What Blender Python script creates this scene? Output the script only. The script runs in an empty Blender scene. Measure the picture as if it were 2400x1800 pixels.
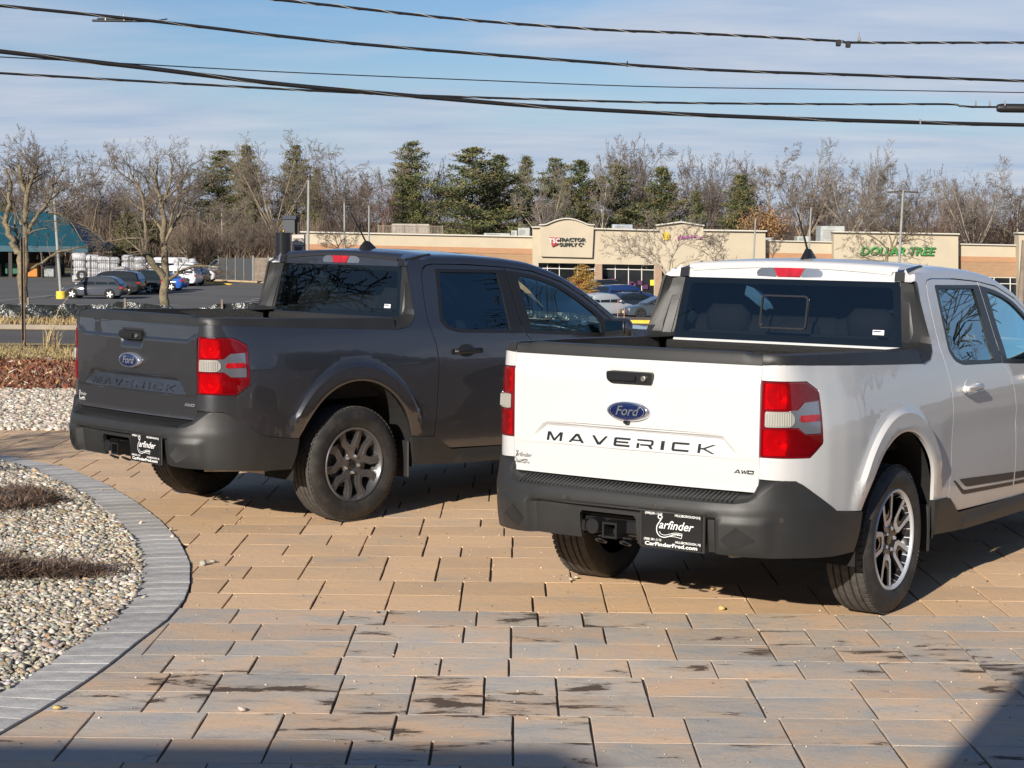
import bpy, bmesh, math, random
import numpy as np
from mathutils import Vector, Matrix
from mathutils.geometry import delaunay_2d_cdt

random.seed(7)
np.random.seed(7)
PI = math.pi
C = bpy.context.scene.collection
SC = bpy.context.scene

# ------------------------------------------------------------------ camera, sky, sun, exposure
FPX, PITCH, ROLL, CAMH = 4274.45, 0.0850034, 0.0101157, 1.84668   # focal length in px of a 2400 px wide frame
CPI, SPI, CRO, SRO = math.cos(PITCH), math.sin(PITCH), math.cos(ROLL), math.sin(ROLL)
CAMP = Vector((0, 0, CAMH))
_R, _U, _F = Vector((1, 0, 0)), Vector((0, SPI, CPI)), Vector((0, CPI, -SPI))
_R2, _U2 = _R * CRO + _U * SRO, _U * CRO - _R * SRO
cam_d = bpy.data.cameras.new('camera')
cam = bpy.data.objects.new('camera', cam_d)
C.objects.link(cam)
cam.matrix_world = Matrix(((_R2.x, _U2.x, -_F.x, 0), (_R2.y, _U2.y, -_F.y, 0), (_R2.z, _U2.z, -_F.z, CAMH), (0, 0, 0, 1)))
cam_d.sensor_width = 36
cam_d.lens = FPX / 2400 * 36
cam_d.clip_start = 0.1
cam_d.clip_end = 3000
SC.camera = cam

SUN_EL, SUN_AZ = math.radians(21), math.radians(26)      # shadows run 26 degrees right of the view axis
sun_dir = Vector((math.sin(SUN_AZ) * math.cos(SUN_EL), math.cos(SUN_AZ) * math.cos(SUN_EL), -math.sin(SUN_EL)))
sun_d = bpy.data.lights.new('sun', 'SUN')
sun_d.energy = 5.0
sun_d.angle = math.radians(0.5)
sun_d.color = (1.0, 0.92, 0.81)
sun = bpy.data.objects.new('sun', sun_d)
C.objects.link(sun)
sun.rotation_euler = sun_dir.to_track_quat('-Z', 'Y').to_euler()

world = bpy.data.worlds.new('World')
SC.world = world
world.use_nodes = True
wn, wl = world.node_tree.nodes, world.node_tree.links
for n in list(wn):
    wn.remove(n)
w_out = wn.new('ShaderNodeOutputWorld')
w_bg = wn.new('ShaderNodeBackground')
w_bg.inputs['Strength'].default_value = 0.062
sky = wn.new('ShaderNodeTexSky')
sky.sky_type = 'NISHITA'
sky.sun_disc = False
sky.sun_elevation = SUN_EL
sky.sun_rotation = math.atan2(-sun_dir.x, -sun_dir.y)
sky.air_density = 0.9
sky.dust_density = 0.35
sky.ozone_density = 2.2
def W(t, **kw):
    n = wn.new(t)
    for k, v in kw.items():
        if k in n.inputs.keys():
            n.inputs[k].default_value = v
        else:
            setattr(n, k, v)
    return n
# thin cloud sheets: a flat layer high above, seen in perspective, so the bands pack towards the horizon
tc = W('ShaderNodeTexCoord')
sep = W('ShaderNodeSeparateXYZ')
wl.new(tc.outputs['Generated'], sep.inputs[0])
zz = W('ShaderNodeMath', operation='ADD'); zz.inputs[1].default_value = 0.14
wl.new(sep.outputs['Z'], zz.inputs[0])
zm = W('ShaderNodeMath', operation='MAXIMUM'); zm.inputs[1].default_value = 0.05
wl.new(zz.outputs[0], zm.inputs[0])
dx = W('ShaderNodeMath', operation='DIVIDE'); dy = W('ShaderNodeMath', operation='DIVIDE')
wl.new(sep.outputs['X'], dx.inputs[0]); wl.new(zm.outputs[0], dx.inputs[1])
wl.new(sep.outputs['Y'], dy.inputs[0]); wl.new(zm.outputs[0], dy.inputs[1])
comb = W('ShaderNodeCombineXYZ')
wl.new(dx.outputs[0], comb.inputs[0]); wl.new(dy.outputs[0], comb.inputs[1])
mp = W('ShaderNodeMapping'); mp.inputs['Scale'].default_value = (0.55, 0.9, 1); mp.inputs['Rotation'].default_value = (0, 0, 0.28); mp.inputs['Location'].default_value = (7.9, 3.3, 0)
wl.new(comb.outputs[0], mp.inputs[0])
n1 = W('ShaderNodeTexNoise'); n1.inputs['Scale'].default_value = 0.95; n1.inputs['Detail'].default_value = 7; n1.inputs['Roughness'].default_value = 0.52; n1.inputs['Distortion'].default_value = 0.4
wl.new(mp.outputs[0], n1.inputs['Vector'])
cr = W('ShaderNodeValToRGB')
cr.color_ramp.elements[0].position = 0.43; cr.color_ramp.elements[0].color = (0, 0, 0, 1)
cr.color_ramp.elements[1].position = 0.60; cr.color_ramp.elements[1].color = (1, 1, 1, 1)
wl.new(n1.outputs['Fac'], cr.inputs[0])
mp2 = W('ShaderNodeMapping'); mp2.inputs['Scale'].default_value = (1.3, 3.2, 1); mp2.inputs['Rotation'].default_value = (0, 0, 0.2)
wl.new(comb.outputs[0], mp2.inputs[0])
n2 = W('ShaderNodeTexNoise'); n2.inputs['Scale'].default_value = 1.6; n2.inputs['Detail'].default_value = 6; n2.inputs['Roughness'].default_value = 0.55
wl.new(mp2.outputs[0], n2.inputs['Vector'])
ccol = W('ShaderNodeValToRGB')
ccol.color_ramp.elements[0].position = 0.3; ccol.color_ramp.elements[0].color = (4.9, 6.1, 8.2, 1)
ccol.color_ramp.elements[1].position = 0.72; ccol.color_ramp.elements[1].color = (7.4, 7.9, 9.0, 1)
wl.new(n2.outputs['Fac'], ccol.inputs[0])
low = W('ShaderNodeMapRange'); low.inputs['From Min'].default_value = 0.092; low.inputs['From Max'].default_value = 0.03; low.inputs['To Min'].default_value = 0.0; low.inputs['To Max'].default_value = 0.9
wl.new(sep.outputs['Z'], low.inputs['Value'])
cadd = W('ShaderNodeMath', operation='ADD', use_clamp=True)
wl.new(cr.outputs[0], cadd.inputs[0]); wl.new(low.outputs[0], cadd.inputs[1])
high = W('ShaderNodeMapRange'); high.inputs['From Min'].default_value = 0.10; high.inputs['From Max'].default_value = 0.34; high.inputs['To Min'].default_value = 0.90; high.inputs['To Max'].default_value = 0.06
wl.new(sep.outputs['Z'], high.inputs['Value'])
cov = W('ShaderNodeMath', operation='MULTIPLY')
wl.new(cadd.outputs[0], cov.inputs[0]); wl.new(high.outputs[0], cov.inputs[1])
mixc = W('ShaderNodeMixRGB')
wl.new(cov.outputs[0], mixc.inputs['Fac'])
tint = W('ShaderNodeMixRGB', blend_type='MULTIPLY'); tint.inputs['Fac'].default_value = 1; tint.inputs['Color2'].default_value = (0.82, 0.95, 1.15, 1)
wl.new(sky.outputs[0], tint.inputs['Color1'])
wl.new(tint.outputs[0], mixc.inputs['Color1']); wl.new(ccol.outputs[0], mixc.inputs['Color2'])
wl.new(mixc.outputs[0], w_bg.inputs['Color'])
wl.new(w_bg.outputs[0], w_out.inputs[0])

SC.view_settings.view_transform = 'Standard'
SC.view_settings.look = 'None'
SC.view_settings.gamma = 1
SC.view_settings.use_curve_mapping = False
SC.view_settings.exposure = 0.42
SC.cycles.max_bounces = 7
SC.cycles.transparent_max_bounces = 12
SC.cycles.use_denoising = True

# ------------------------------------------------------------------ placing by measured sight lines (distances are metres from the camera)
def ray(px, py):
    a, b = px - 1200, py - 900
    u = (a * CRO + b * SRO) / FPX
    w = (-a * SRO + b * CRO) / FPX
    return Vector((u, CPI - w * SPI, -SPI - w * CPI))
def at(px, py, d):                      # the point at depth y = d
    r = ray(px, py)
    return CAMP + r * (d / r.y)
def gnd(px, py, z=0.0):
    r = ray(px, py)
    return CAMP + r * ((z - CAMH) / r.z)

# ------------------------------------------------------------------ helpers
def tag(o, label=None, cat=None, group=None, kind=None):
    if label: o['label'] = label
    if cat: o['category'] = cat
    if group: o['group'] = group
    if kind: o['kind'] = kind
    return o
def empty(name, loc=(0, 0, 0), rz=0.0, label=None, cat=None, group=None):
    o = bpy.data.objects.new(name, None)
    o.empty_display_size = 0.2
    C.objects.link(o)
    o.location = loc
    o.rotation_euler = (0, 0, rz)
    return tag(o, label, cat, group)
def link(name, me, parent=None, mat=None):
    if mat is not None:
        for m in (mat if isinstance(mat, (list, tuple)) else [mat]):
            me.materials.append(m)
    o = bpy.data.objects.new(name, me)
    C.objects.link(o)
    if parent is not None:
        o.parent = parent
    return o
def mesh(name, vs, fs, mat=None, parent=None, smooth=None, midx=None):
    me = bpy.data.meshes.new(name)
    me.from_pydata([tuple(v) for v in vs], [], [tuple(f) for f in fs])
    if midx is not None:
        me.polygons.foreach_set('material_index', midx)
    me.update()
    if smooth is not None:
        me.polygons.foreach_set('use_smooth', [True] * len(me.polygons))
        me.set_sharp_from_angle(angle=math.radians(smooth))
    return link(name, me, parent, mat)
class MB:
    """collects geometry, then links it as one mesh object"""
    def __init__(s): s.v, s.f, s.m = [], [], []
    def add(s, vs, fs, mi=0):
        b = len(s.v)
        s.v += [tuple(v) for v in vs]
        s.f += [tuple(i + b for i in f) for f in fs]
        s.m += [mi] * len(fs)
        return s
    def box(s, c, d, rz=0.0, mi=0, bev=0.0, M=None):
        cx, cy, cz = c; hx, hy, hz = d[0] / 2, d[1] / 2, d[2] / 2
        if bev > 0:
            b = min(bev, hx * .9, hy * .9, hz * .9)
            vs = []
            for sx in (-1, 1):
                for sy in (-1, 1):
                    for sz in (-1, 1):
                        vs += [(sx * hx, sy * (hy - b), sz * (hz - b)), (sx * (hx - b), sy * hy, sz * (hz - b)), (sx * (hx - b), sy * (hy - b), sz * hz)]
            fs = []
            def I(sx, sy, sz, k): return ((sx > 0) * 4 + (sy > 0) * 2 + (sz > 0)) * 3 + k
            for sg in (-1, 1):
                q = [(-1, -1), (1, -1), (1, 1), (-1, 1)]
                f = [I(sg, a, b2, 0) for a, b2 in q]; fs.append(f if sg > 0 else f[::-1])
                f = [I(a, sg, b2, 1) for a, b2 in q]; fs.append(f[::-1] if sg > 0 else f)
                f = [I(a, b2, sg, 2) for a, b2 in q]; fs.append(f if sg > 0 else f[::-1])
            for a in (-1, 1):
                for b2 in (-1, 1):
                    f = [I(a, b2, -1, 0), I(a, b2, 1, 0), I(a, b2, 1, 1), I(a, b2, -1, 1)]; fs.append(f)
                    f = [I(a, -1, b2, 0), I(a, 1, b2, 0), I(a, 1, b2, 2), I(a, -1, b2, 2)]; fs.append(f)
                    f = [I(-1, a, b2, 1), I(1, a, b2, 1), I(1, a, b2, 2), I(-1, a, b2, 2)]; fs.append(f)
                    for c3 in (-1, 1):
                        fs.append([I(a, b2, c3, 0), I(a, b2, c3, 1), I(a, b2, c3, 2)])
        else:
            vs = [(sx * hx, sy * hy, sz * hz) for sx in (-1, 1) for sy in (-1, 1) for sz in (-1, 1)]
            fs = [(0, 1, 3, 2), (4, 6, 7, 5), (0, 4, 5, 1), (2, 3, 7, 6), (0, 2, 6, 4), (1, 5, 7, 3)]
        ca, sa = math.cos(rz), math.sin(rz)
        vs = [(cx + x * ca - y * sa, cy + x * sa + y * ca, cz + z) for x, y, z in vs]
        if M is not None: vs = [M @ Vector(v) for v in vs]
        return s.add(vs, fs, mi)
    def tube(s, pts, rad, seg=8, cap=True, mi=0):
        pts = [Vector(p) for p in pts]
        rads = rad if isinstance(rad, (list, tuple)) else [rad] * len(pts)
        vs, fs, up = [], [], None
        for i, p in enumerate(pts):
            t = (pts[min(i + 1, len(pts) - 1)] - pts[max(i - 1, 0)])
            if t.length < 1e-9: t = Vector((0, 0, 1))
            t.normalize()
            if up is None: up = Vector((0, 0, 1)) if abs(t.z) < .9 else Vector((1, 0, 0))
            a = t.cross(up)
            if a.length < 1e-6: a = t.orthogonal()
            a.normalize(); b = t.cross(a); up = -b if False else up
            for k in range(seg):
                q = 2 * PI * k / seg
                vs.append(p + a * (math.cos(q) * rads[i]) + b * (math.sin(q) * rads[i]))
        for i in range(len(pts) - 1):
            for k in range(seg):
                k2 = (k + 1) % seg
                fs.append((i * seg + k, i * seg + k2, (i + 1) * seg + k2, (i + 1) * seg + k))
        if cap:
            fs.append(tuple(range(seg))[::-1]); n = (len(pts) - 1) * seg
            fs.append(tuple(n + k for k in range(seg)))
        return s.add(vs, fs, mi)
    def lathe(s, prof, seg=48, axis='z', org=(0, 0, 0), mi=0, close=False):
        """prof: (radius, height) pairs"""
        vs, fs = [], []
        for r, h in prof:
            for k in range(seg):
                q = 2 * PI * k / seg
                a, b = r * math.cos(q), r * math.sin(q)
                v = (a, b, h) if axis == 'z' else ((a, h, b) if axis == 'y' else (h, a, b))
                vs.append((v[0] + org[0], v[1] + org[1], v[2] + org[2]))
        n = len(prof)
        for i in range(n - 1 if not close else n):
            j = (i + 1) % n
            for k in range(seg):
                k2 = (k + 1) % seg
                fs.append((i * seg + k, i * seg + k2, j * seg + k2, j * seg + k))
        return s.add(vs, fs, mi)
    def prism(s, poly, f0, f1, mi=0, mi_top=None):
        """poly: 2-D outline; f0, f1 map (a, b) to the back and front face"""
        n = len(poly)
        s.add([f0(*p) for p in poly] + [f1(*p) for p in poly],
              [(i, (i + 1) % n, n + (i + 1) % n, n + i) for i in range(n)], mi)
        tris = tri_poly(poly)
        b = len(s.v)
        s.v += [tuple(f1(*p)) for p in poly] + [tuple(f0(*p)) for p in poly]
        for t in tris:
            s.f.append(tuple(b + i for i in t)); s.m.append(mi if mi_top is None else mi_top)
            s.f.append(tuple(b + n + i for i in t[::-1])); s.m.append(mi)
        return s
    def build(s, name, mat=None, parent=None, smooth=None, recalc=True, face=None):
        me = bpy.data.meshes.new(name)
        me.from_pydata(s.v, [], s.f)
        me.polygons.foreach_set('material_index', s.m)
        if recalc:
            bm = bmesh.new(); bm.from_mesh(me)
            bmesh.ops.recalc_face_normals(bm, faces=bm.faces)
            if face and sum((f.normal.dot(Vector(face)) * f.calc_area() for f in bm.faces)) < 0:
                bmesh.ops.reverse_faces(bm, faces=bm.faces)
            bm.to_mesh(me); bm.free()
        me.update()
        if smooth is not None:
            me.polygons.foreach_set('use_smooth', [True] * len(me.polygons))
            me.set_sharp_from_angle(angle=math.radians(smooth))
        return link(name, me, parent, mat)
def inside(poly, x, y):
    r = False; j = len(poly) - 1
    for i in range(len(poly)):
        a, b = poly[i], poly[j]
        if (a[1] > y) != (b[1] > y) and x < (b[0] - a[0]) * (y - a[1]) / (b[1] - a[1]) + a[0]:
            r = not r
        j = i
    return r
def inside_np(poly, X, Y):
    r = np.zeros(X.shape, bool); j = len(poly) - 1
    for i in range(len(poly)):
        ax, ay = poly[i][:2]; bx, by = poly[j][:2]
        if ay != by:
            c = ((ay > Y) != (by > Y)) & (X < (bx - ax) * (Y - ay) / (by - ay) + ax)
            r ^= c
        j = i
    return r
def resample(poly, h, closed=True):
    out = []; n = len(poly)
    for i in range(n if closed else n - 1):
        a, b = poly[i], poly[(i + 1) % n]
        d = math.hypot(b[0] - a[0], b[1] - a[1]); k = max(1, int(round(d / h)))
        for j in range(k): out.append((a[0] + (b[0] - a[0]) * j / k, a[1] + (b[1] - a[1]) * j / k))
    if not closed: out.append(tuple(poly[-1][:2]))
    return out
def cdt(outline, holes=(), h=None, extra=()):
    """triangulate a polygon with holes; h adds an interior grid"""
    vs, es = [], []
    def ring(p):
        b = len(vs); vs.extend([Vector((q[0], q[1])) for q in p]); n = len(p)
        es.extend([(b + i, b + (i + 1) % n) for i in range(n)])
    ring(outline)
    for q in holes: ring(q)
    if h:
        o = np.array([p[:2] for p in outline]); x0, y0 = o.min(0); x1, y1 = o.max(0)
        X, Y = np.meshgrid(np.arange(x0 + h / 2, x1, h), np.arange(y0 + h / 2, y1, h))
        ok = inside_np(outline, X, Y)
        for q in holes: ok &= ~inside_np(q, X, Y)
        allp = np.array([[v.x, v.y] for v in vs] + [[q[0], q[1]] for l in extra for q in l])
        P = np.stack([X[ok], Y[ok]], 1)
        if len(P):
            keep = np.ones(len(P), bool)
            for k in range(0, len(P), 2000):
                d = np.abs(P[k:k + 2000, None, :] - allp[None]).max(2).min(1)
                keep[k:k + 2000] = d > h * .35
            vs.extend([Vector((float(a), float(b))) for a, b in P[keep]])
    for l in extra:
        b = len(vs); vs.extend([Vector(q[:2]) for q in l]); es.extend([(b + i, b + i + 1) for i in range(len(l) - 1)])
    r = delaunay_2d_cdt(vs, es, [], 0, 1e-6)
    V, F = r[0], r[2]
    V = np.array([[v.x, v.y] for v in V]); F = np.array([list(f) for f in F])
    c = V[F].mean(1)
    ok = inside_np(outline, c[:, 0], c[:, 1])
    for q in holes: ok &= ~inside_np(q, c[:, 0], c[:, 1])
    F = F[ok]
    a, b, c3 = V[F[:, 0]], V[F[:, 1]], V[F[:, 2]]
    ar = (b[:, 0] - a[:, 0]) * (c3[:, 1] - a[:, 1]) - (b[:, 1] - a[:, 1]) * (c3[:, 0] - a[:, 0])
    F[ar < 0] = F[ar < 0][:, ::-1]
    return V, F[np.abs(ar) > 1e-12]
def tri_poly(poly):
    V, F = cdt(poly)
    pp = np.array([p[:2] for p in poly])
    idx = [int(np.abs(pp - v).sum(1).argmin()) for v in V]
    return [tuple(idx[i] for i in f) for f in F]
def offset_poly(poly, d):
    """move a counter-clockwise or clockwise outline inwards by d"""
    n = len(poly); A = sum(poly[i][0] * poly[(i + 1) % n][1] - poly[(i + 1) % n][0] * poly[i][1] for i in range(n))
    s = 1 if A > 0 else -1; out = []
    for i in range(n):
        p0, p1, p2 = Vector(poly[i - 1][:2]), Vector(poly[i][:2]), Vector(poly[(i + 1) % n][:2])
        e1, e2 = (p1 - p0), (p2 - p1)
        if e1.length < 1e-9 or e2.length < 1e-9: out.append((p1.x, p1.y)); continue
        e1.normalize(); e2.normalize()
        n1, n2 = Vector((-e1.y, e1.x)) * s, Vector((-e2.y, e2.x)) * s
        m = n1 + n2
        if m.length < 1e-6: m = n1
        m.normalize(); k = d / max(.4, m.dot(n1))
        out.append((p1.x + m.x * k, p1.y + m.y * k))
    return out
def round_poly(poly, rad, seg=4):
    """round the corners; rad one number or a list"""
    n = len(poly); out = []
    for i in range(n):
        r = rad[i] if isinstance(rad, (list, tuple)) else rad
        p0, p1, p2 = Vector(poly[i - 1]), Vector(poly[i]), Vector(poly[(i + 1) % n])
        a, b = (p0 - p1), (p2 - p1)
        r = min(r, a.length * .48, b.length * .48)
        if r < 1e-5: out.append(tuple(p1)); continue
        a.normalize(); b.normalize()
        A, B = p1 + a * r, p1 + b * r
        for k in range(seg + 1):
            t = k / seg
            q = A * (1 - t) ** 2 + p1 * 2 * t * (1 - t) + B * t * t
            out.append((q.x, q.y))
    return out
def sheet(name, outline, holes, h, fmap, mat, parent, flange=0.0, fdir=None, flip=False, smooth=38, extra=(), mirror=False):
    """a curved panel: outline in (a, b), fmap to 3-D, edges turned in by flange"""
    V, F = cdt(outline, holes, h, extra)
    P = [list(fmap(float(a), float(b))) for a, b in V]
    F = [tuple(f) for f in F]
    if flip: F = [f[::-1] for f in F]
    if flange:
        cnt = {}
        for f in F:
            for i in range(3):
                cnt[(f[i], f[(i + 1) % 3])] = 1
        bd = [e for e in cnt if (e[1], e[0]) not in cnt]
        mp = {}
        for e in bd:
            for q in e:
                if q not in mp:
                    p = P[q]; d = fdir(p)
                    mp[q] = len(P); P.append([p[k] + d[k] * flange for k in range(3)])
        F += [(e[1], e[0], mp[e[0]], mp[e[1]]) for e in bd]
    if mirror:
        P = [(p[0], -p[1], p[2]) for p in P]; F = [f[::-1] for f in F]
    return mesh(name, P, F, mat, parent, smooth)
def lerp_tab(t, x):
    if x <= t[0][0]: return t[0][1]
    for i in range(len(t) - 1):
        if x <= t[i + 1][0]:
            a, b = t[i], t[i + 1]
            return a[1] + (b[1] - a[1]) * (x - a[0]) / (b[0] - a[0])
    return t[-1][1]
def sstep(a, b, x):
    t = max(0.0, min(1.0, (x - a) / (b - a))); return t * t * (3 - 2 * t)
class Smooth:
    """a smoothed table, fast to look up"""
    def __init__(s, tab, x0, x1, sig):
        s.x0, s.x1, s.n = x0, x1, 800
        xs = np.linspace(x0, x1, s.n); ys = np.interp(xs, [t[0] for t in tab], [t[1] for t in tab])
        dx = xs[1] - xs[0]; k = int(3 * sig / dx) + 1
        g = np.exp(-.5 * (np.arange(-k, k + 1) * dx / sig) ** 2); g /= g.sum()
        yp = np.concatenate([ys[0] + (np.arange(-k, 0)) * (ys[1] - ys[0]), ys, ys[-1] + np.arange(1, k + 1) * (ys[-1] - ys[-2])])
        s.y = np.convolve(yp, g, 'valid').tolist()
    def __call__(s, x):
        t = (x - s.x0) / (s.x1 - s.x0) * (s.n - 1)
        t = max(0.0, min(s.n - 1.001, t)); i = int(t); f = t - i
        return s.y[i] * (1 - f) + s.y[i + 1] * f

# ------------------------------------------------------------------ materials
def new_mat(name):
    m = bpy.data.materials.new(name); m.use_nodes = True
    nt = m.node_tree
    return m, nt.nodes, nt.links, nt.nodes['Principled BSDF']
def nd(N, t, **kw):
    n = N.new(t)
    for k, v in kw.items():
        if k in [i.name for i in n.inputs]: n.inputs[k].default_value = v
        else: setattr(n, k, v)
    return n
def rgba(c): return (c[0], c[1], c[2], 1)
def mat(name, col, rough=.5, metal=0., coat=0., coat_r=.03, spec=.5, var=0., vscale=8., bump=0., bscale=40., emit=None, alpha=None, detail=4, obj_var=0., space='Object', bdist=.01):
    m, N, L, B = new_mat(name)
    B.inputs['Base Color'].default_value = rgba(col)
    B.inputs['Roughness'].default_value = rough
    B.inputs['Metallic'].default_value = metal
    B.inputs['Coat Weight'].default_value = coat
    B.inputs['Coat Roughness'].default_value = coat_r
    B.inputs['Specular IOR Level'].default_value = spec
    if emit: B.inputs['Emission Color'].default_value = rgba(emit[0]); B.inputs['Emission Strength'].default_value = emit[1]
    tcn = None
    if var or bump or obj_var:
        tcn = nd(N, 'ShaderNodeTexCoord')
    src = None
    if var:
        t = nd(N, 'ShaderNodeTexNoise', Scale=vscale, Detail=detail, Roughness=.6)
        L.new(tcn.outputs[space], t.inputs['Vector'])
        r = nd(N, 'ShaderNodeMapRange'); r.inputs['From Min'].default_value = .3; r.inputs['From Max'].default_value = .7
        r.inputs['To Min'].default_value = 1 - var; r.inputs['To Max'].default_value = 1 + var
        L.new(t.outputs['Fac'], r.inputs['Value']); src = r.outputs[0]
    if obj_var:
        oi = nd(N, 'ShaderNodeObjectInfo')
        r2 = nd(N, 'ShaderNodeMapRange'); r2.inputs['To Min'].default_value = 1 - obj_var; r2.inputs['To Max'].default_value = 1 + obj_var
        L.new(oi.outputs['Random'], r2.inputs['Value'])
        if src is None: src = r2.outputs[0]
        else:
            mm = nd(N, 'ShaderNodeMath', operation='MULTIPLY'); L.new(src, mm.inputs[0]); L.new(r2.outputs[0], mm.inputs[1]); src = mm.outputs[0]
    if src is not None:
        vm = nd(N, 'ShaderNodeVectorMath', operation='SCALE'); vm.inputs[0].default_value = col[:3]
        L.new(src, vm.inputs['Scale']); L.new(vm.outputs[0], B.inputs['Base Color'])
    if bump:
        t = nd(N, 'ShaderNodeTexNoise', Scale=bscale, Detail=3, Roughness=.6)
        L.new(tcn.outputs[space], t.inputs['Vector'])
        b = nd(N, 'ShaderNodeBump', Strength=bump, Distance=bdist)
        L.new(t.outputs['Fac'], b.inputs['Height']); L.new(b.outputs[0], B.inputs['Normal'])
    return m
def glass_mat(name, tintc, refl=1.0, ior=1.5, rough=0.0, gcol=(1, 1, 1)):
    m, N, L, B = new_mat(name)
    N.remove(B)
    out = [n for n in N if n.type == 'OUTPUT_MATERIAL'][0]
    tr = nd(N, 'ShaderNodeBsdfTransparent'); tr.inputs[0].default_value = rgba(tintc)
    gl = nd(N, 'ShaderNodeBsdfGlossy'); gl.inputs['Roughness'].default_value = rough; gl.inputs['Color'].default_value = rgba(gcol)
    fr = nd(N, 'ShaderNodeFresnel', IOR=ior)
    mu = nd(N, 'ShaderNodeMath', operation='MULTIPLY', use_clamp=True); mu.inputs[1].default_value = refl
    L.new(fr.outputs[0], mu.inputs[0])
    mx = nd(N, 'ShaderNodeMixShader')
    L.new(mu.outputs[0], mx.inputs[0]); L.new(tr.outputs[0], mx.inputs[1]); L.new(gl.outputs[0], mx.inputs[2])
    L.new(mx.outputs[0], out.inputs[0])
    return m
# ------------------------------------------------------------------ truck materials
def paint(name, col, metal, rough, flake=0.0):
    m, N, L, B = new_mat(name)
    B.inputs['Metallic'].default_value = metal; B.inputs['Roughness'].default_value = rough
    B.inputs['Coat Weight'].default_value = 1; B.inputs['Coat Roughness'].default_value = .025; B.inputs['Coat IOR'].default_value = 1.65
    t = nd(N, 'ShaderNodeTexCoord')
    n = nd(N, 'ShaderNodeTexNoise', Scale=3.0, Detail=5, Roughness=.6)          # road film and dust, heavier low down
    L.new(t.outputs['Object'], n.inputs['Vector'])
    n2 = nd(N, 'ShaderNodeTexNoise', Scale=60.0, Detail=4, Roughness=.7)
    L.new(t.outputs['Object'], n2.inputs['Vector'])
    s = nd(N, 'ShaderNodeSeparateXYZ'); L.new(t.outputs['Object'], s.inputs[0])
    z = nd(N, 'ShaderNodeMapRange'); z.inputs['From Min'].default_value = .95; z.inputs['From Max'].default_value = .35; z.inputs['To Min'].default_value = .03; z.inputs['To Max'].default_value = .42
    L.new(s.outputs['Z'], z.inputs['Value'])
    a = nd(N, 'ShaderNodeMath', operation='MULTIPLY'); L.new(n.outputs['Fac'], a.inputs[0]); L.new(z.outputs[0], a.inputs[1])
    a2 = nd(N, 'ShaderNodeMath', operation='MULTIPLY'); L.new(a.outputs[0], a2.inputs[0]); L.new(n2.outputs['Fac'], a2.inputs[1])
    mx = nd(N, 'ShaderNodeMixRGB'); L.new(a2.outputs[0], mx.inputs['Fac']); mx.inputs['Color1'].default_value = rgba(col); mx.inputs['Color2'].default_value = (.24, .20, .16, 1)
    L.new(mx.outputs[0], B.inputs['Base Color'])
    cr2 = nd(N, 'ShaderNodeMapRange'); cr2.inputs['To Min'].default_value = .02; cr2.inputs['To Max'].default_value = .35; cr2.inputs['From Max'].default_value = .4
    L.new(a2.outputs[0], cr2.inputs['Value']); L.new(cr2.outputs[0], B.inputs['Coat Roughness'])
    # faint orange peel so reflections are not perfect
    n3 = nd(N, 'ShaderNodeTexNoise', Scale=9.0, Detail=1); L.new(t.outputs['Object'], n3.inputs['Vector'])
    b = nd(N, 'ShaderNodeBump', Strength=.05, Distance=.02); L.new(n3.outputs['Fac'], b.inputs['Height'])
    L.new(b.outputs[0], B.inputs['Coat Normal'])
    if flake:
        vo = nd(N, 'ShaderNodeTexVoronoi', Scale=900.0); L.new(t.outputs['Object'], vo.inputs['Vector'])
        b2 = nd(N, 'ShaderNodeBump', Strength=flake, Distance=.001); L.new(vo.outputs['Color'], b2.inputs['Height']); L.new(b2.outputs[0], B.inputs['Normal'])
    return m
M_WHITE = paint('white_paint', (.57, .57, .565), 0, .4)
M_GREY = paint('grey_metallic_paint', (.082, .083, .092), .80, .34, .12)
M_PLAST = mat('textured_black_plastic', (.022, .0218, .0215), .47, var=.12, vscale=5, bump=.35, bscale=700, bdist=.0012)
M_PLAST2 = mat('smooth_black_trim', (.014, .014, .015), .32)
M_DARK = mat('matt_black', (.008, .008, .008), .9)
M_UNDER = mat('dusty_underbody', (.06, .052, .045), .85, var=.4, vscale=12)
M_LINER = mat('spray_bed_liner', (.028, .027, .026), .45, bump=1.0, bscale=260, bdist=.012, var=.3, vscale=300)
def rubber():
    m, N, L, B = new_mat('tyre_rubber')
    B.inputs['Roughness'].default_value = .62
    t = nd(N, 'ShaderNodeTexCoord'); n = nd(N, 'ShaderNodeTexNoise', Scale=14.0, Detail=5)
    L.new(t.outputs['Object'], n.inputs['Vector'])
    r = nd(N, 'ShaderNodeValToRGB'); r.color_ramp.elements[0].position = .42; r.color_ramp.elements[0].color = (.017, .0165, .016, 1)
    r.color_ramp.elements[1].position = .75; r.color_ramp.elements[1].color = (.05, .044, .038, 1)
    L.new(n.outputs['Fac'], r.inputs[0]); L.new(r.outputs[0], B.inputs['Base Color'])
    return m
M_TYRE = rubber()
M_TREAD = mat('dusty_tread', (.060, .054, .048), .85, var=.35, vscale=30)
M_WGREY = mat('dark_alloy', (.20, .20, .205), .30, metal=.8, coat=.4, var=.1, vscale=6)
M_WSILV = mat('machined_alloy', (.60, .62, .65), .38, metal=.5, coat=.3)
M_WBLK = mat('gloss_black_alloy', (.012, .012, .012), .25, coat=.6)
M_STEEL = mat('brake_steel', (.30, .28, .26), .45, metal=.8, var=.3, vscale=20)
M_CHROME = mat('chrome', (.80, .81, .83), .10, metal=.85)
M_MIRR = mat('mirror_silver', (.22, .24, .26), .03, metal=1)
M_BLUE = mat('emblem_blue', (.005, .013, .065), .25, coat=1)
M_RED = mat('red_lens', (.34, .003, .007), .22, coat=1, var=.55, vscale=11, bump=.25, bscale=26, bdist=.01)
M_REDG = glass_mat('red_outer_lens', (.70, .020, .030), 1.4, 1.5)
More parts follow.
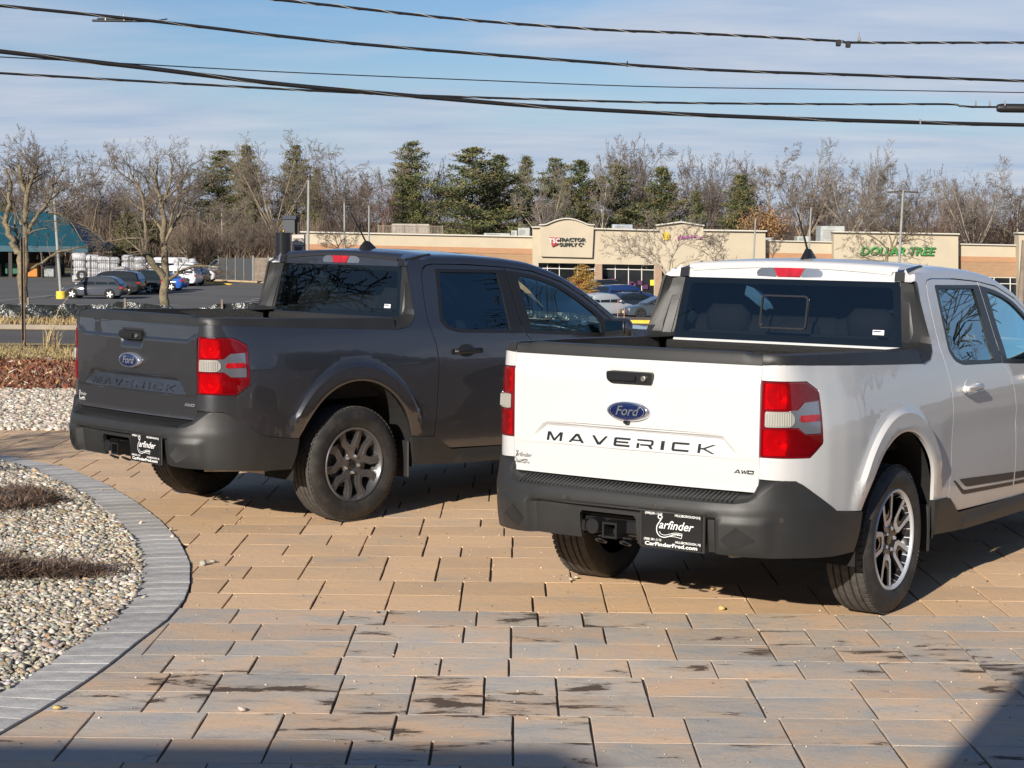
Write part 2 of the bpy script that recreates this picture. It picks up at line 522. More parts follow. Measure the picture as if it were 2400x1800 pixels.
def red_lens_shell():
    m = glass_mat('red_lamp_shell', (.70, .020, .030), 1.4, 1.5); N, L = m.node_tree.nodes, m.node_tree.links
    out = [n for n in N if n.type == 'OUTPUT_MATERIAL'][0]; src = out.inputs[0].links[0].from_socket
    d = nd(N, 'ShaderNodeBsdfDiffuse'); d.inputs[0].default_value = (.50, .006, .012, 1); x = nd(N, 'ShaderNodeMixShader'); x.inputs[0].default_value = .22
    L.new(src, x.inputs[1]); L.new(d.outputs[0], x.inputs[2]); L.new(x.outputs[0], out.inputs[0]); return m
M_REDG = red_lens_shell()
M_BOWL = mat('lamp_bowl', (.80, .78, .78), .30, metal=.15, bump=.35, bscale=90, bdist=.006)
M_REDD = mat('deep_red_lens', (.16, .002, .006), .15, coat=1)
M_CLEAR = mat('ribbed_clear_lens', (.48, .465, .42), .22, metal=.35, coat=1)
M_SILV = mat('lamp_reflector_silver', (.36, .37, .40), .22, metal=.8, coat=1)
M_GLASS = glass_mat('side_window_glass', (.50, .66, .66), 3.6, 1.5, gcol=(.6, .95, 1))
M_GLASSD = glass_mat('dark_rear_glass', (.42, .46, .46), 1.2, 1.5, gcol=(.75, .9, 1))
M_GLASSR = glass_mat('tinted_side_glass', (.22, .30, .32), 2.6, 1.5, gcol=(.65, .9, 1))
M_GLASSW = glass_mat('windscreen_glass', (.72, .80, .78), 1.3, 1.5)
M_SEAT = mat('seat_fabric', (.030, .030, .034), .9)
M_CREAM = mat('pillar_trim', (.30, .29, .25), .8)
M_PLATEW = mat('plate_print', (.78, .78, .76), .5)
M_PLATEB = mat('plate_black', (.010, .010, .010), .35, coat=.3)
M_STRIPE = mat('grey_stripe_vinyl', (.045, .037, .030), .45)

# ------------------------------------------------------------------ truck body surfaces (x forward, y left, z up, origin under the rear axle)
_YZ = Smooth([(.20, .855), (.30, .872), (.45, .895), (.55, .901), (.75, .9035), (.9, .901), (1.0, .893), (1.1, .877), (1.2, .855), (1.285, .826), (1.57, .738), (1.62, .715), (1.8, .62)], .2, 1.8, .022)
_PLAN = [(-1.03, .655), (-1.021, .70), (-.985, .755), (-.92, .80), (-.846, .832), (-.75, .862)]
_pu = [0]
for i in range(1, 6): _pu.append(_pu[-1] + math.dist(_PLAN[i], _PLAN[i - 1]))
_pu = [u - _pu[-1] - .75 for u in _pu]
_pt = list(zip(_pu, _PLAN)) + [(u, (u, y)) for u, y in ((-.6, .886), (-.45, .898), (0, .9025), (.5, .9035), (1.2, .905), (1.9, .902), (2.4, .893), (2.9, .893), (3.3, .90), (3.6, .885), (3.8, .845), (3.92, .79))]
U0 = _pu[0]
_PX = Smooth([(u, p[0]) for u, p in _pt], U0, 3.92, .02)
_PY = Smooth([(u, p[1]) for u, p in _pt], U0, 3.92, .02)
_E = Smooth([(.4, 1.607), (.8, 1.614), (1.15, 1.608), (1.45, 1.590), (1.72, 1.560), (1.98, 1.486), (2.17, 1.390), (2.29, 1.316), (2.44, 1.212), (2.6, 1.10)], .4, 2.6, .05)
WR, HZ = .364, .364
def ellr(x, z, cx=0.0): return math.hypot((x - cx) / .487, (z - .352) / .541)
def SIDE(u, w, off=0.0):
    x, y0 = _PX(u), _PY(u)
    k = sstep(-1.10, -.72, u)
    if u > .58 and w > _E(min(u, 2.6)) and u < 2.61:
        e = _E(u); s = w - e; ye = _YZ(e)
        pts = ((0, 0, 0), (.03, .012, .028), (.06, .035, .045), (.10, .07, .056))
        if s <= .10:
            for i in range(3):
                if s <= pts[i + 1][0]:
                    f = (s - pts[i][0]) / (pts[i + 1][0] - pts[i][0])
                    d, h = pts[i][1] + f * (pts[i + 1][1] - pts[i][1]), pts[i][2] + f * (pts[i + 1][2] - pts[i][2]); break
            y, z = ye - d, e + h
        else:
            f = min(1, (s - .10) / .90)
            y = (ye - .07) * (1 - f)
            z = e + .056 + .034 * (1 - (1 - f) ** 2)
            x += sstep(1.7, 2.3, u) * .10 * (1 - (1 - f) ** 2)
        z -= .030 * (1 - sstep(.60, .86, u)) * sstep(.02, .08, s)
        return Vector((x, -(y + off), z + (off if s > .08 else 0)))
    z = w
    y = y0 - (.903 - _YZ(z)) * (k if z < 1.35 else 1)
    if u > .4 and z > 1.25: y = _YZ(z) * min(1, y0 / .903)
    x += (1 - k) * (.012 * sstep(.95, 1.3, z))
    for cx in (0.0, 3.076):
        r = ellr(u, z, cx)
        if r < 1.26:
            fl = (.024 * (1 - sstep(1.165, 1.20, r)) + .006 * (1 - sstep(1.19, 1.26, r))) * sstep(.50, .74, z) - .006 * (1 - sstep(1.0, 1.03, r))
            y += fl
    # the shoulder crease and the hollow under it
    y += -.007 * math.exp(-((z - .80) / .12) ** 2) * sstep(.50, .72, u) * (1 - sstep(2.25, 2.45, u))
    n = (x - _PX(u - .01), 0)
    if off:
        if u < -.72:
            dxp, dyp = _PX(u + .005) - _PX(u - .005), _PY(u + .005) - _PY(u - .005)
            l = math.hypot(dxp, dyp) or 1
            x += -dyp / l * off * 1; y += dxp / l * off
        else: y += off
    return Vector((x, -y, z))
def TAIL(y, z, off=0.0):
    c = 1 - (y / .66) ** 2
    x = -1.03 - .026 * c + .018 * sstep(1.16, 1.32, z) - .004 * (1 - sstep(.66, .72, z))
    # shoulder band above the emblem is set back a little
    zl = 1.160 + .030 * sstep(.56, .63, abs(y))
    x += .009 * sstep(zl - .006, zl + .012, z) * (1 - .5 * sstep(1.19, 1.26, z))
    # trapezoid hollow round the model name: sharp top ledge, runs out at the bottom crease
    edge = .470 + (.936 - z) * 1.05
    top = .936
    ins = sstep(0, .022, edge - abs(y)) * (1 - sstep(top - .020, top + .002, z))
    x += .020 * ins * sstep(.825, .925, z)
    x += .004 * (1 - sstep(.826, .836, z))
    # hand scoop under the handle
    q = max(abs(y) / .122, abs(z - 1.148) / .052)
    x += .022 * (1 - sstep(.80, 1.0, q)) * sstep(1.09, 1.16, z)
    return Vector((x - off, y, z))
ROWS_SAIL = [  # glass edge, crease, body edge
    ((.617, .625, 1.600), (.606, .695, 1.597), (.558, .733, 1.600)),
    ((.608, .632, 1.550), (.602, .708, 1.550), (.555, .745, 1.560)),
    ((.600, .638, 1.500), (.590, .722, 1.500), (.553, .760, 1.500)),
    ((.583, .650, 1.400), (.568, .748, 1.400), (.550, .791, 1.400)),
    ((.570, .660, 1.320), (.545, .771, 1.325), (.546, .817, 1.320)),
    ((.562, .665, 1.288), (.520, .779, 1.293), (.541, .829, 1.285)),
    ((.556, .669, 1.270), (.465, .785, 1.275), (.522, .842, 1.252)),
    ((.500, .690, 1.267), (.412, .789, 1.270), (.470, .854, 1.213)),
    ((.360, .737, 1.266), (.360, .800, 1.267), (.360, .860, 1.198))]
ZB = [(U0, 1.262), (-.9, 1.256), (-.395, 1.232), (.36, 1.198)]
ZT = [(U0, 1.303), (-.9, 1.299), (-.395, 1.287), (.36, 1.266)]

DOOR_R = [(.655, .497), (.675, .66), (.695, .86), (.697, .97), (.69, 1.085), (.67, 1.15), (.648, 1.24), (.650, 1.33), (.657, 1.43), (.671, 1.53), (.695, 1.583), (.735, 1.605), (.79, 1.612)]
SEAM_B = [(1.451, 1.586), (1.474, 1.41), (1.495, 1.21), (1.535, 1.125), (1.60, 1.07), (1.655, .98), (1.685, .87), (1.688, .70), (1.688, .50), (1.685, .374)]
TOP_A, TOP_B = [(1.12, 1.606)], [(1.72, 1.556), (1.98, 1.482), (2.17, 1.386), (2.29, 1.312), (2.42, 1.215), (2.47, 1.15)]
FRONT_EDGE = [(2.49, 1.05), (2.47, .9), (2.455, .6), (2.45, .356)]
LIGHT = [(U0, 1.190), (-.87, 1.184), (-.785, 1.140), (-.785, .903), (-.872, .842), (U0, .848)]
def arch(cx, a0, a1, n=26):
    return [(cx + .487 * math.cos(math.radians(a0 + (a1 - a0) * i / n)), .352 + .541 * math.sin(math.radians(a0 + (a1 - a0) * i / n))) for i in range(n + 1)]
def S(u, s): return (u, _E(u) + s)

def glyph(ch):
    """wide squared capitals as stroke polygons in a 1 x 1 box; t is the stroke"""
    t, h = .15, .30
    H = {'M': [[(0, 0), (t, 0), (t, .72), (.44, 0), (.56, 0), (1 - t, .72), (1 - t, 0), (1, 0), (1, 1), (1 - t * 1.25, 1), (.5, .22), (t * 1.25, 1), (0, 1)]],
         'A': [[(0, 0), (.16, 0), (.50, .78), (.50, 1), (.40, 1)], [(.50, 1), (.50, .78), (.84, 0), (1, 0), (.60, 1)], [(.235, .17), (.765, .17), (.70, .33), (.30, .33)]],
         'V': [[(0, 1), (.15, 1), (.5, .22), (.85, 1), (1, 1), (.60, 0), (.40, 0)]],
         'E': [[(.08, 1), (1, 1), (1, 1 - h * .72), (t, 1 - h * .72), (t, .59), (.9, .59), (.9, .41), (t, .41), (t, h * .72), (1, h * .72), (1, 0), (.08, 0), (0, .12), (0, .88)]],
         'R': [[(0, 0), (t, 0), (t, .55), (0, .55)], [(0, 1), (.90, 1), (1, .86), (1, .46), (.88, .33), (1, 0), (.84, 0), (.70, .30), (.22, .30), (.22, .47), (.84, .47), (.87, .54), (.87, .76), (.84, .82), (0, .82)]],
         'I': [[(0, 0), (1, 0), (1, 1), (0, 1)]],
         'C': [[(.08, 1), (1, 1), (1, 1 - h * .72), (t, 1 - h * .72), (t, h * .72), (1, h * .72), (1, 0), (.08, 0), (0, .12), (0, .88)]],
         'K': [[(0, 0), (t, 0), (t, .42), (.30, .42), (.82, 0), (1, 0), (.42, .5), (1, 1), (.82, 1), (.30, .58), (t, .58), (t, 1), (0, 1)]],
         'W': [[(0, 1), (.13, 1), (.27, .22), (.43, .9), (.57, .9), (.73, .22), (.87, 1), (1, 1), (.82, 0), (.64, 0), (.5, .62), (.36, 0), (.18, 0)]],
         'D': [[(0, 1), (.9, 1), (1, .86), (1, .14), (.9, 0), (0, 0), (0, h), (.8, h), (.84, .30), (.84, .70), (.8, 1 - h), (0, 1 - h)], [(0, h), (.17, h), (.17, 1 - h), (0, 1 - h)]]}
    return H[ch]
def letters(word, ycs, wid, z0, hgt, m, parent, off=.004, shear=0.0, name='letter'):
    """raised letters on the tailgate; y runs to the left of the truck, so x of a glyph is minus y"""
    for ch, yc in zip(word, ycs):
        w = wid * (.20 if ch == 'I' else 1)
        mb = MB()
        for pl in glyph(ch):
            q = [(yc + w / 2 - a * w - shear * b * hgt, z0 + b * hgt) for a, b in pl]
            mb.prism(q, lambda a, b: TAIL(a, b, -.001), lambda a, b: TAIL(a, b, off))
        mb.build(name, m, parent)
def text(name, s, size, M, parent, m, ext=.0004, shear=0.0, ax='CENTER', width=1.0, bold=0.0):
    cu = bpy.data.curves.new(name, 'FONT')
    cu.body = s; cu.size = size; cu.extrude = ext; cu.shear = shear; cu.align_x = ax; cu.align_y = 'CENTER'; cu.resolution_u = 3; cu.offset = bold
    tmp = bpy.data.objects.new(name + '_curve', cu)
    C.objects.link(tmp)
    dg = bpy.context.evaluated_depsgraph_get()
    me = bpy.data.meshes.new_from_object(tmp.evaluated_get(dg))
    bpy.data.objects.remove(tmp); bpy.data.curves.remove(cu)
    me.transform(M @ Matrix.Diagonal((width, 1, 1, 1)))
    me.materials.clear()
    me.name = name
    return link(name, me, parent, m)
def frame_m(o, X, Y):
    X, Y = Vector(X), Vector(Y); Z = X.cross(Y)
    return Matrix(((X.x, Y.x, Z.x, o[0]), (X.y, Y.y, Z.y, o[1]), (X.z, Y.z, Z.z, o[2]), (0, 0, 0, 1)))
def tailm(y, z, off, slope=0.0): 
    p = TAIL(y, z, off); return frame_m(p, (0, -1, 0), (slope, 0, 1))
def swoosh(M, s, wid):
    """the curling road under the dealer name, a big C whose tail opens into a road with dashes"""
    mb = MB()
    def pt(a, b, z=0): return M @ Vector((a * s, b * s * .82, z))
    path = [(-.30, .40), (-.42, .46), (-.46, .36), (-.38, .30), (-.30, .40), (-.40, .20), (-.50, 0), (-.50, -.22), (-.40, -.38), (-.22, -.42), (0, -.34), (.2, -.26), (.42, -.27)]
    pp = [(a, b) for a, b in path]
    def ribbon(pts, w0, w1):
        vs = []
        n = len(pts)
        for i, (a, b) in enumerate(pts):
            a0, b0 = pts[max(0, i - 1)]; a1, b1 = pts[min(n - 1, i + 1)]
            l = math.hypot(a1 - a0, b1 - b0) or 1
            nx, ny = -(b1 - b0) / l, (a1 - a0) / l
            w = w0 + (w1 - w0) * i / (n - 1)
            vs += [pt(a + nx * w, b + ny * w, .0006), pt(a - nx * w, b - ny * w, .0006)]
        mb.add(vs, [(2 * i, 2 * i + 1, 2 * i + 3, 2 * i + 2) for i in range(n - 1)])
    def spl(pts, k=5):
        out = []
        for i in range(len(pts) - 1):
            p0, p1, p2, p3 = pts[max(0, i - 1)], pts[i], pts[i + 1], pts[min(len(pts) - 1, i + 2)]
            for j in range(k):
                t = j / k
                out.append(tuple(.5 * ((2 * p1[q]) + (-p0[q] + p2[q]) * t + (2 * p0[q] - 5 * p1[q] + 4 * p2[q] - p3[q]) * t * t + (-p0[q] + 3 * p1[q] - 3 * p2[q] + p3[q]) * t ** 3) for q in (0, 1)))
        out.append(pts[-1]); return out
    ribbon(spl(pp), wid, wid)
    ribbon(spl([(-.40, -.20), (-.36, -.29), (-.20, -.33), (0, -.26), (.2, -.20), (.44, -.21)]), wid * .6, wid * .6)
    ribbon([(.44, -.21), (.41, -.40)], wid * .6, wid * .6)
    ribbon(spl([(-.02, -.36), (.2, -.36), (.41, -.40)]), wid * .6, wid * .6)
    for a in (.08, .18, .28, .36): ribbon([(a - .03, -.285), (a + .02, -.285)], wid * .7, wid * .7)
    return mb

def make_wheel(kind, root, pos, flip):
    w = bpy.data.objects.new('wheel', None); w.empty_display_size = .1; C.objects.link(w); w.parent = root
    w.location = pos; w.rotation_euler = (0, kind[1], PI if flip else 0)
    white = kind[0] == 'white'
    R, rr = .364, (.243 if white else .232)
    # the wheel stands with its outer face towards -y
    ty = MB()
    yo, yi = -.112, .112
    prof = [(rr - .012, yo + .022), (rr + .004, yo + .010), (rr + .014, yo + .004), (rr + .035, yo - .003), (rr + .06, yo - .007), (R - .050, yo - .004), (R - .026, yo + .006), (R - .012, yo + .017)]
    ty.lathe(prof, 96, 'y')
    tr = [(R - .012, yo + .017), (R - .004, yo + .028)]
    for g in (-.058, -.022, .022, .058):
        tr += [(R - .0005, g - .006), (R - .011, g - .004), (R - .011, g + .004), (R - .0005, g + .006)]
    tr += [(R - .004, yi - .028), (R - .012, yi - .017)]
    ty.lathe(tr, 96, 'y', mi=1)
    ty.lathe([(R - .012, yi - .017), (R - .05, yi), (rr + .02, yi - .005), (rr - .012, yi - .02)], 96, 'y')
    # shoulder blocks cut across the tread edge
    for k in range(72):
        a = 2 * PI * k / 72
        for (y0, y1, r0) in ((yo + .016, -.066, R - .002),):
            M = Matrix.Rotation(a, 4, 'Y')
            ty.box((0, (y0 + y1) / 2, r0 - .001), (.021, y1 - y0 - .004, .007), M=M, mi=1)
    for k in range(40):                                    # raised sidewall lettering blocks
        a = 2 * PI * k / 96
        if k % 20 < 11:
            ty.box((0, yo - .0075, R - .062), (.009, .003, .013), M=Matrix.Rotation(a + 1.9 + (k // 20) * 2.1, 4, 'Y'), mi=0)
    ty.build('tyre', [M_TYRE, M_TREAD], w, 30)
    rim = MB()
    lipm = 1 if white else 0
    rim.lathe([(rr - .030, yo + .045), (rr - .016, yo + .018), (rr - .010, yo + .006), (rr - .002, yo + .003), (rr + .004, yo + .009), (rr + .002, yo + .016)], 96, 'y', mi=lipm)
    rim.lathe([(rr - .016, yo + .018), (rr - .030, yo + .045), (rr - .040, yo + .12), (rr - .035, .09)], 64, 'y', mi=0)
    yf = yo + .022                                            # spoke face at the rim
    def sp(poly, f_in, thick, mt):
        def dep(a, b):
            r = math.hypot(a, b)
            return yf + f_in * (1 - min(1, r / rr)) ** 1.3
        rim.prism(poly, lambda a, b: Vector((a, dep(a, b) + thick, b)), lambda a, b: Vector((a, dep(a, b), b)), 0, mt)
    def rot(pl, q): return [(a * math.cos(q) - b * math.sin(q), a * math.sin(q) + b * math.cos(q)) for a, b in pl]
    if not white:
        for k in range(5):
            q = 2 * PI * k / 5 + .1
            re = rr - .012
            arm = []
            # Y spoke: stem, then two arms that bend outwards to the rim
            Y = [(-.032, .030), (-.027, .085), (-.074, .132), (-.094, .209), (-.046, .2285), (-.034, .158), (0, .122), (.034, .158), (.046, .2285), (.094, .209), (.074, .132), (.027, .085), (.032, .030)]
            Y = [(a, b * re / .2285) for a, b in Y]
            sp(rot(round_poly(Y, .012, 2), q), .022, .030, 0)
            Yr = [(a * .30, b) for a, b in [(-.022, .034), (-.02, .09), (.02, .09), (.022, .034)]]
            # raised centre ridges catch the light
            for sgn in (-1, 1):
                rd = [(sgn * .004, .098), (sgn * .014, .098), (sgn * .052, .134), (sgn * .079, .208), (sgn * .070, .212), (sgn * .042, .140)]
                dy = -.005
                rim.prism(rot(rd, q), lambda a, b: Vector((a, yf + .022 * (1 - math.hypot(a, b) / rr) ** 1.3 + .002, b)), lambda a, b: Vector((a, yf + .022 * (1 - math.hypot(a, b) / rr) ** 1.3 + dy, b)), 0)
    else:
        for k in range(5):
            q = 2 * PI * k / 5 + .32
            re = rr - .008
            # black body of the pair
            body = [(-.030, .035), (-.046, .085), (-.070, re - .008), (-.034, re - .002), (-.024, .150), (0, .128), (.024, .150), (.034, re - .002), (.070, re - .008), (.046, .085), (.030, .035)]
            sp(rot(body, q), .024, .030, 0)
            U = [(-.047, .095), (-.071, re - .006), (-.046, re - .002), (-.029, .118), (-.018, .104), (.018, .104), (.029, .118), (.046, re - .002), (.071, re - .006), (.047, .095), (.026, .074), (-.026, .074)]
            rim.prism(rot(U, q), lambda a, b: Vector((a, yf + .024 * (1 - math.hypot(a, b) / rr) ** 1.3 + .004, b)), lambda a, b: Vector((a, yf + .024 * (1 - math.hypot(a, b) / rr) ** 1.3 - .004, b)), 0, 1)
    rim.lathe([(.0, yf + .020), (.062, yf + .020), (.070, yf + .026), (.072, yf + .050)], 40, 'y', mi=0)
    rim.build('rim', [M_WBLK, M_WSILV] if white else [M_WGREY, M_WGREY], w, 28)
    cap = MB(); cap.lathe([(0, yf + .010), (.026, yf + .011), (.030, yf + .015), (.031, yf + .022)], 32, 'y')
    cap.build('centre_cap', M_WBLK, w, 30)
    for k in range(5):
        a = 2 * PI * k / 5 + (.32 + PI / 5 if white else .1 + PI / 5)
        nb = MB(); nb.lathe([(0, yf + .000), (.008, yf + .001), (.0105, yf + .006), (.0105, yf + .022)], 6, 'y', org=(.054 * math.cos(a + PI / 2), 0, .054 * math.sin(a + PI / 2)))
        nb.build('wheel_nut', M_CHROME, w, 30)
    di = MB(); di.lathe([(0, yo + .085), (.150, yo + .085), (.150, yo + .105), (0, yo + .105)], 48, 'y')
    di.box((.11, yo + .09, .06), (.07, .05, .12), bev=.01)
    di.build('brake_disc', M_STEEL, w, 30)
    bk = MB(); bk.lathe([(0, yo + .112), (rr - .03, yo + .112)], 32, 'y'); bk.build('dust_shield', M_DARK, w)
    return w

def make_truck(name, kind, loc, yaw, label):
    white = kind == 'white'
    PM = M_WHITE if white else M_GREY
    T = empty(name, loc, PI / 2 - yaw, label, 'pickup truck', 'pickup trucks parked on the paver drive')
    inw = lambda p: Vector((.15 if p[0] < -.9 else 0, -1 if p[1] > 0.02 else (1 if p[1] < -.02 else 0), -.35 if p[2] > 1.5 else 0)).normalized()
    def inwR(p):
        if .50 < p[0] < .615 and 1.19 < p[2] < 1.70 and abs(p[1]) > .6: return Vector((1, .15, 0)).normalized()
        # panels are built on the right (y < 0) side: inwards is +y
        if p[2] > 1.62: return Vector((0, .2, -1)).normalized()
        if p[0] < -.8: return Vector((.8, .6, 0))
        return Vector((0, 1, -.1)).normalized()
    # ---- body: right outline, mirrored
    out = [(U0, .752), (-.95, .744), (-.93, .733), (-.72, .598), (-.68, .588), (-.458, .564)] + arch(0, 156.5, 16.2)[1:]
    out += DOOR_R + TOP_A + [SEAM_B[0]] + TOP_B + FRONT_EDGE + [(2.60, .40)] + arch(3.076, 170, 17, 18) + [(3.70, .5), (3.86, .52), (3.905, .70), (3.90, .90), (3.86, 1.00), (3.6, 1.045), (3.2, 1.085), (2.8, 1.115), (2.56, 1.135)]
    out += [S(2.55, .02), S(2.52, .075), S(2.3, .082), S(2.0, .085), S(1.84, .095), S(1.76, .16), S(1.70, .35), S(1.67, .7), S(1.66, 1.0)]
    out += [S(.615, 1.0), S(.612, .55), S(.612, .16), S(.612, .10), S(.606, .06), (.592, _E(.592) + .012), (.560, 1.600), (.556, 1.575), (.549, 1.40), (.546, 1.30), (.527, 1.256), (.478, 1.213), (.40, 1.200), (.36, 1.198), (-.395, 1.232), (-.9, 1.256), (U0, 1.262)]
    out += LIGHT
    o2 = resample(out, .035)
    def ring_(cx, r, a0, a1, n=70): return [(cx + .487 * r * math.cos(math.radians(a0 + (a1 - a0) * i / n)), .352 + .541 * r * math.sin(math.radians(a0 + (a1 - a0) * i / n))) for i in range(n + 1)]
    arcs = tuple(ring_(0, r, 153 if r < 1.15 else 147, 27 if r < 1.15 else 31, 110) for r in (1.012, 1.03, 1.08, 1.14, 1.165, 1.18, 1.195, 1.215, 1.26))
    for mir in (False, True):
        sheet('body_panel', o2, [], .022, lambda a, b: SIDE(a, b), PM, T, .018, inwR, smooth=40, extra=arcs, mirror=mir)
    # dark backing inside the panel gaps
    for mir in (False, True):
        gl = MB()
        for line in (DOOR_R, SEAM_B, FRONT_EDGE, TOP_A + [SEAM_B[0]] + TOP_B, [(.655, .497), (.82, .406), (2.45, .356)]):
            P = [SIDE(a, b, -.016) for a, b in resample(line, .04, False)]
            for dd in (-.03, .03):
                pass
            vs = []
            for i, p in enumerate(P):
                t = (P[min(i + 1, len(P) - 1)] - P[max(0, i - 1)]).normalized()
                q = t.cross(Vector((0, 1, 0))).normalized() * .022
                vs += [p + q, p - q]
            if mir: vs = [(v[0], -v[1], v[2]) for v in vs]
            gl.add(vs, [(2 * i, 2 * i + 1, 2 * i + 3, 2 * i + 2) for i in range(len(P) - 1)])
        gl.build('door_seal', M_DARK, T)
    # ---- doors
    rd = [(a + .006, b) for a, b in DOOR_R] + [(1.12, 1.600)] + [(a - .003, b - (.006 if i == 0 else 0)) for i, (a, b) in enumerate(SEAM_B)]
    rd = rd[:0] + [(.661, .490)] + [(a + .006, b - (.006 if b > 1.58 else 0)) for a, b in DOOR_R[1:]] + [(1.12, 1.599)] + [(a - .003, b - (.006 if i == 0 else 0)) for i, (a, b) in enumerate(SEAM_B)] + [(.815, .408), (.80, .413)]
    fd = [(a + .004, b - (.006 if i == 0 else 0)) for i, (a, b) in enumerate(SEAM_B)] + [(a - .006, b) for a, b in FRONT_EDGE[::-1]] + [(a - .004, b - .007) for a, b in TOP_B[::-1]]
    trim_r = round_poly([(.805, 1.577), (1.449, 1.564), (1.470, 1.41), (1.492, 1.21), (1.513, 1.138), (.905, 1.160), (.80, 1.188), (.755, 1.240)], [.02, .002, .01, .01, .002, .04, .04, .02], 3)
    gl_r = round_poly([(.835, 1.556), (1.362, 1.546), (1.380, 1.40), (1.385, 1.163), (.905, 1.182), (.825, 1.205), (.785, 1.250)], [.02, .01, .01, .01, .05, .04, .02], 3)
    trim_f = round_poly([(1.459, 1.563), (1.72, 1.528), (1.95, 1.464), (2.13, 1.368), (2.31, 1.252), (2.375, 1.185), (2.375, 1.085), (1.521, 1.136), (1.500, 1.21), (1.479, 1.41)], [.002, .1, .1, .1, .1, .02, .01, .002, .01, .01], 3)
    gl_f = round_poly([(1.552, 1.528), (1.715, 1.503), (1.90, 1.456), (2.09, 1.362), (2.265, 1.248), (2.30, 1.20), (2.305, 1.112), (1.592, 1.158), (1.575, 1.30)], [.02, .08, .1, .1, .05, .03, .01, .01, .02], 3)
    for mir in (False, True):
        for (dp, tp, gp, hx, gm) in ((rd, trim_r, gl_r, .955, M_GLASSR), (fd, trim_f, gl_f, 1.93, M_GLASS)):
            d = sheet('door', resample(dp, .035), [resample(tp, .04)], .032, lambda a, b: SIDE(a, b), PM, T, .018, inwR, smooth=32, mirror=mir)
            sheet('window_trim', resample(offset_poly(tp, .001), .04), [resample(gp, .04)], .05, lambda a, b: SIDE(a, b, .0015), M_PLAST2, d, .012, inwR, mirror=mir)
            sheet('window_glass', resample(gp, .05), [], .06, lambda a, b: SIDE(a, b, -.008), gm, d, mirror=mir)
            # handle: pull bar, raised middle, cup behind
            hb = MB(); sg = 1 if mir else -1
            yb = abs(SIDE(hx, 1.045).y)
            hb.box((hx + .005, sg * (yb + .030), 1.040), (.235, .022, .034), bev=.010)
            hb.box((hx - .095, sg * (yb + .016), 1.040), (.05, .03, .038), bev=.010)
            hb.box((hx + .095, sg * (yb + .014), 1.040), (.06, .03, .036), bev=.010)
            hb.build('handle', PM if white else M_PLAST2, d, 40)
            cu = MB()
            ring = [(hx + .075 * math.cos(2 * PI * k / 20), 1.043 + .042 * math.sin(2 * PI * k / 20)) for k in range(20)]
            cu.prism(ring, lambda a, b: Vector((a, sg * (abs(SIDE(a, b).y) - .01), b)), lambda a, b: Vector((a, sg * (abs(SIDE(a, b).y) + .002), b)))
            cu.build('handle_cup', PM if white else M_PLAST2, d, 40)
    # ---- sill and lower cladding between the wheels
    sill = [(.462, .506), (.655, .494), (.672, .486), (.80, .404), (.83, .398), (2.45, .352), (2.60, .39), (2.60, .30), (2.50, .262), (.83, .300), (.50, .322), (.478, .40)]
    def SILL(a, b):
        v = SIDE(a, b, .012); v.y -= .016 * sstep(.37, .34, b) * 0
        v.y = -(abs(v.y) + .012 * (1 - sstep(.335, .375, b)) * sstep(.84, .92, a))
        return v
    for mir in (False, True):
        sheet('sill_cladding', resample(sill, .03), [], .02, SILL, M_PLAST, T, .03, inwR, mirror=mir)
    if white:
        st1 = [(.714, .578), (.730, .578), (.842, .512), (.885, .502), (1.66, .462), (1.665, .480), (.93, .522), (.90, .527)]
        stripes = [[(.716, .574), (.745, .574), (.868, .513), (.905, .506), (1.672, .466), (1.672, .446), (.90, .484), (.86, .490)],
                   [(.805, .572), (.840, .572), (1.672, .520), (1.672, .480), (.935, .520), (.895, .527)],
                   [(1.70, .465), (2.40, .432), (2.40, .412), (1.70, .445)], [(1.70, .518), (2.40, .480), (2.40, .445), (1.70, .479)]]
        for mir in (False, True):
            for s_ in stripes: sheet('side_stripe', resample(s_, .03), [], .04, lambda a, b: SIDE(a, b, .0012), M_STRIPE, T, mirror=mir)
    # ---- tailgate
    tg = [(-.6505, .690), (.6505, .690), (.6515, 1.255), (-.6515, 1.255)]
    t_o = resample(tg, .02)
    tgate = sheet('tailgate', t_o, [], .0095, lambda a, b: TAIL(a, b), PM, T, .02, lambda p: (1, 0, 0), flip=True, smooth=24,
                  extra=tuple([(-w_, z_), (w_, z_)] for w_, z_ in ((.465, .938), (.46, .931), (.455, .925), (.45, .916), (.56, .831))) + tuple(resample([(sg_ * (.470 + (.936 - z_) * 1.05 - e_), z_) for z_ in (.912, .842)], .012, False) for sg_ in (-1, 1) for e_ in (0, .007, .014, .022)))
    cap = MB(); vs = []; ys = [-.652, -.63, -.60, -.585, -.565, -.55] + [-.5 + .1 * i for i in range(11)] + [.55, .565, .585, .60, .63, .652]
    for y in ys:
        hgt = 1.298 + .011 * (1 - sstep(.55, .60, abs(y)))
        a = TAIL(y, 1.255, .003)
        vs += [Vector((a.x + .012, y, 1.250)), a, Vector((a.x + .003, y, hgt - .012)), Vector((a.x + .012, y, hgt)), Vector((-.965, y, hgt + .001)), Vector((-.955, y, hgt - .008)), Vector((-.955, y, 1.22))]
    n = 7
    cap.add(vs, [(i * n + k, i * n + k + 1, (i + 1) * n + k + 1, (i + 1) * n + k) for i in range(len(ys) - 1) for k in range(n - 1)] + [tuple(range(n)), tuple((len(ys) - 1) * n + k for k in range(n))[::-1]])
    cap.build('tailgate_cap', M_PLAST, tgate, 35, face=(0, 0, 1))
    for sg in (-1, 1):
        sl_ = MB(); sl_.box((-1.004, sg * .654, .985), (.018, .016, .60)); sl_.build('tailgate_seal', M_DARK, T)
    # handle
    hp = round_poly([(.122, 1.196), (-.122, 1.196), (-.122, 1.146), (.105, 1.146), (.120, 1.160)], .012, 3)
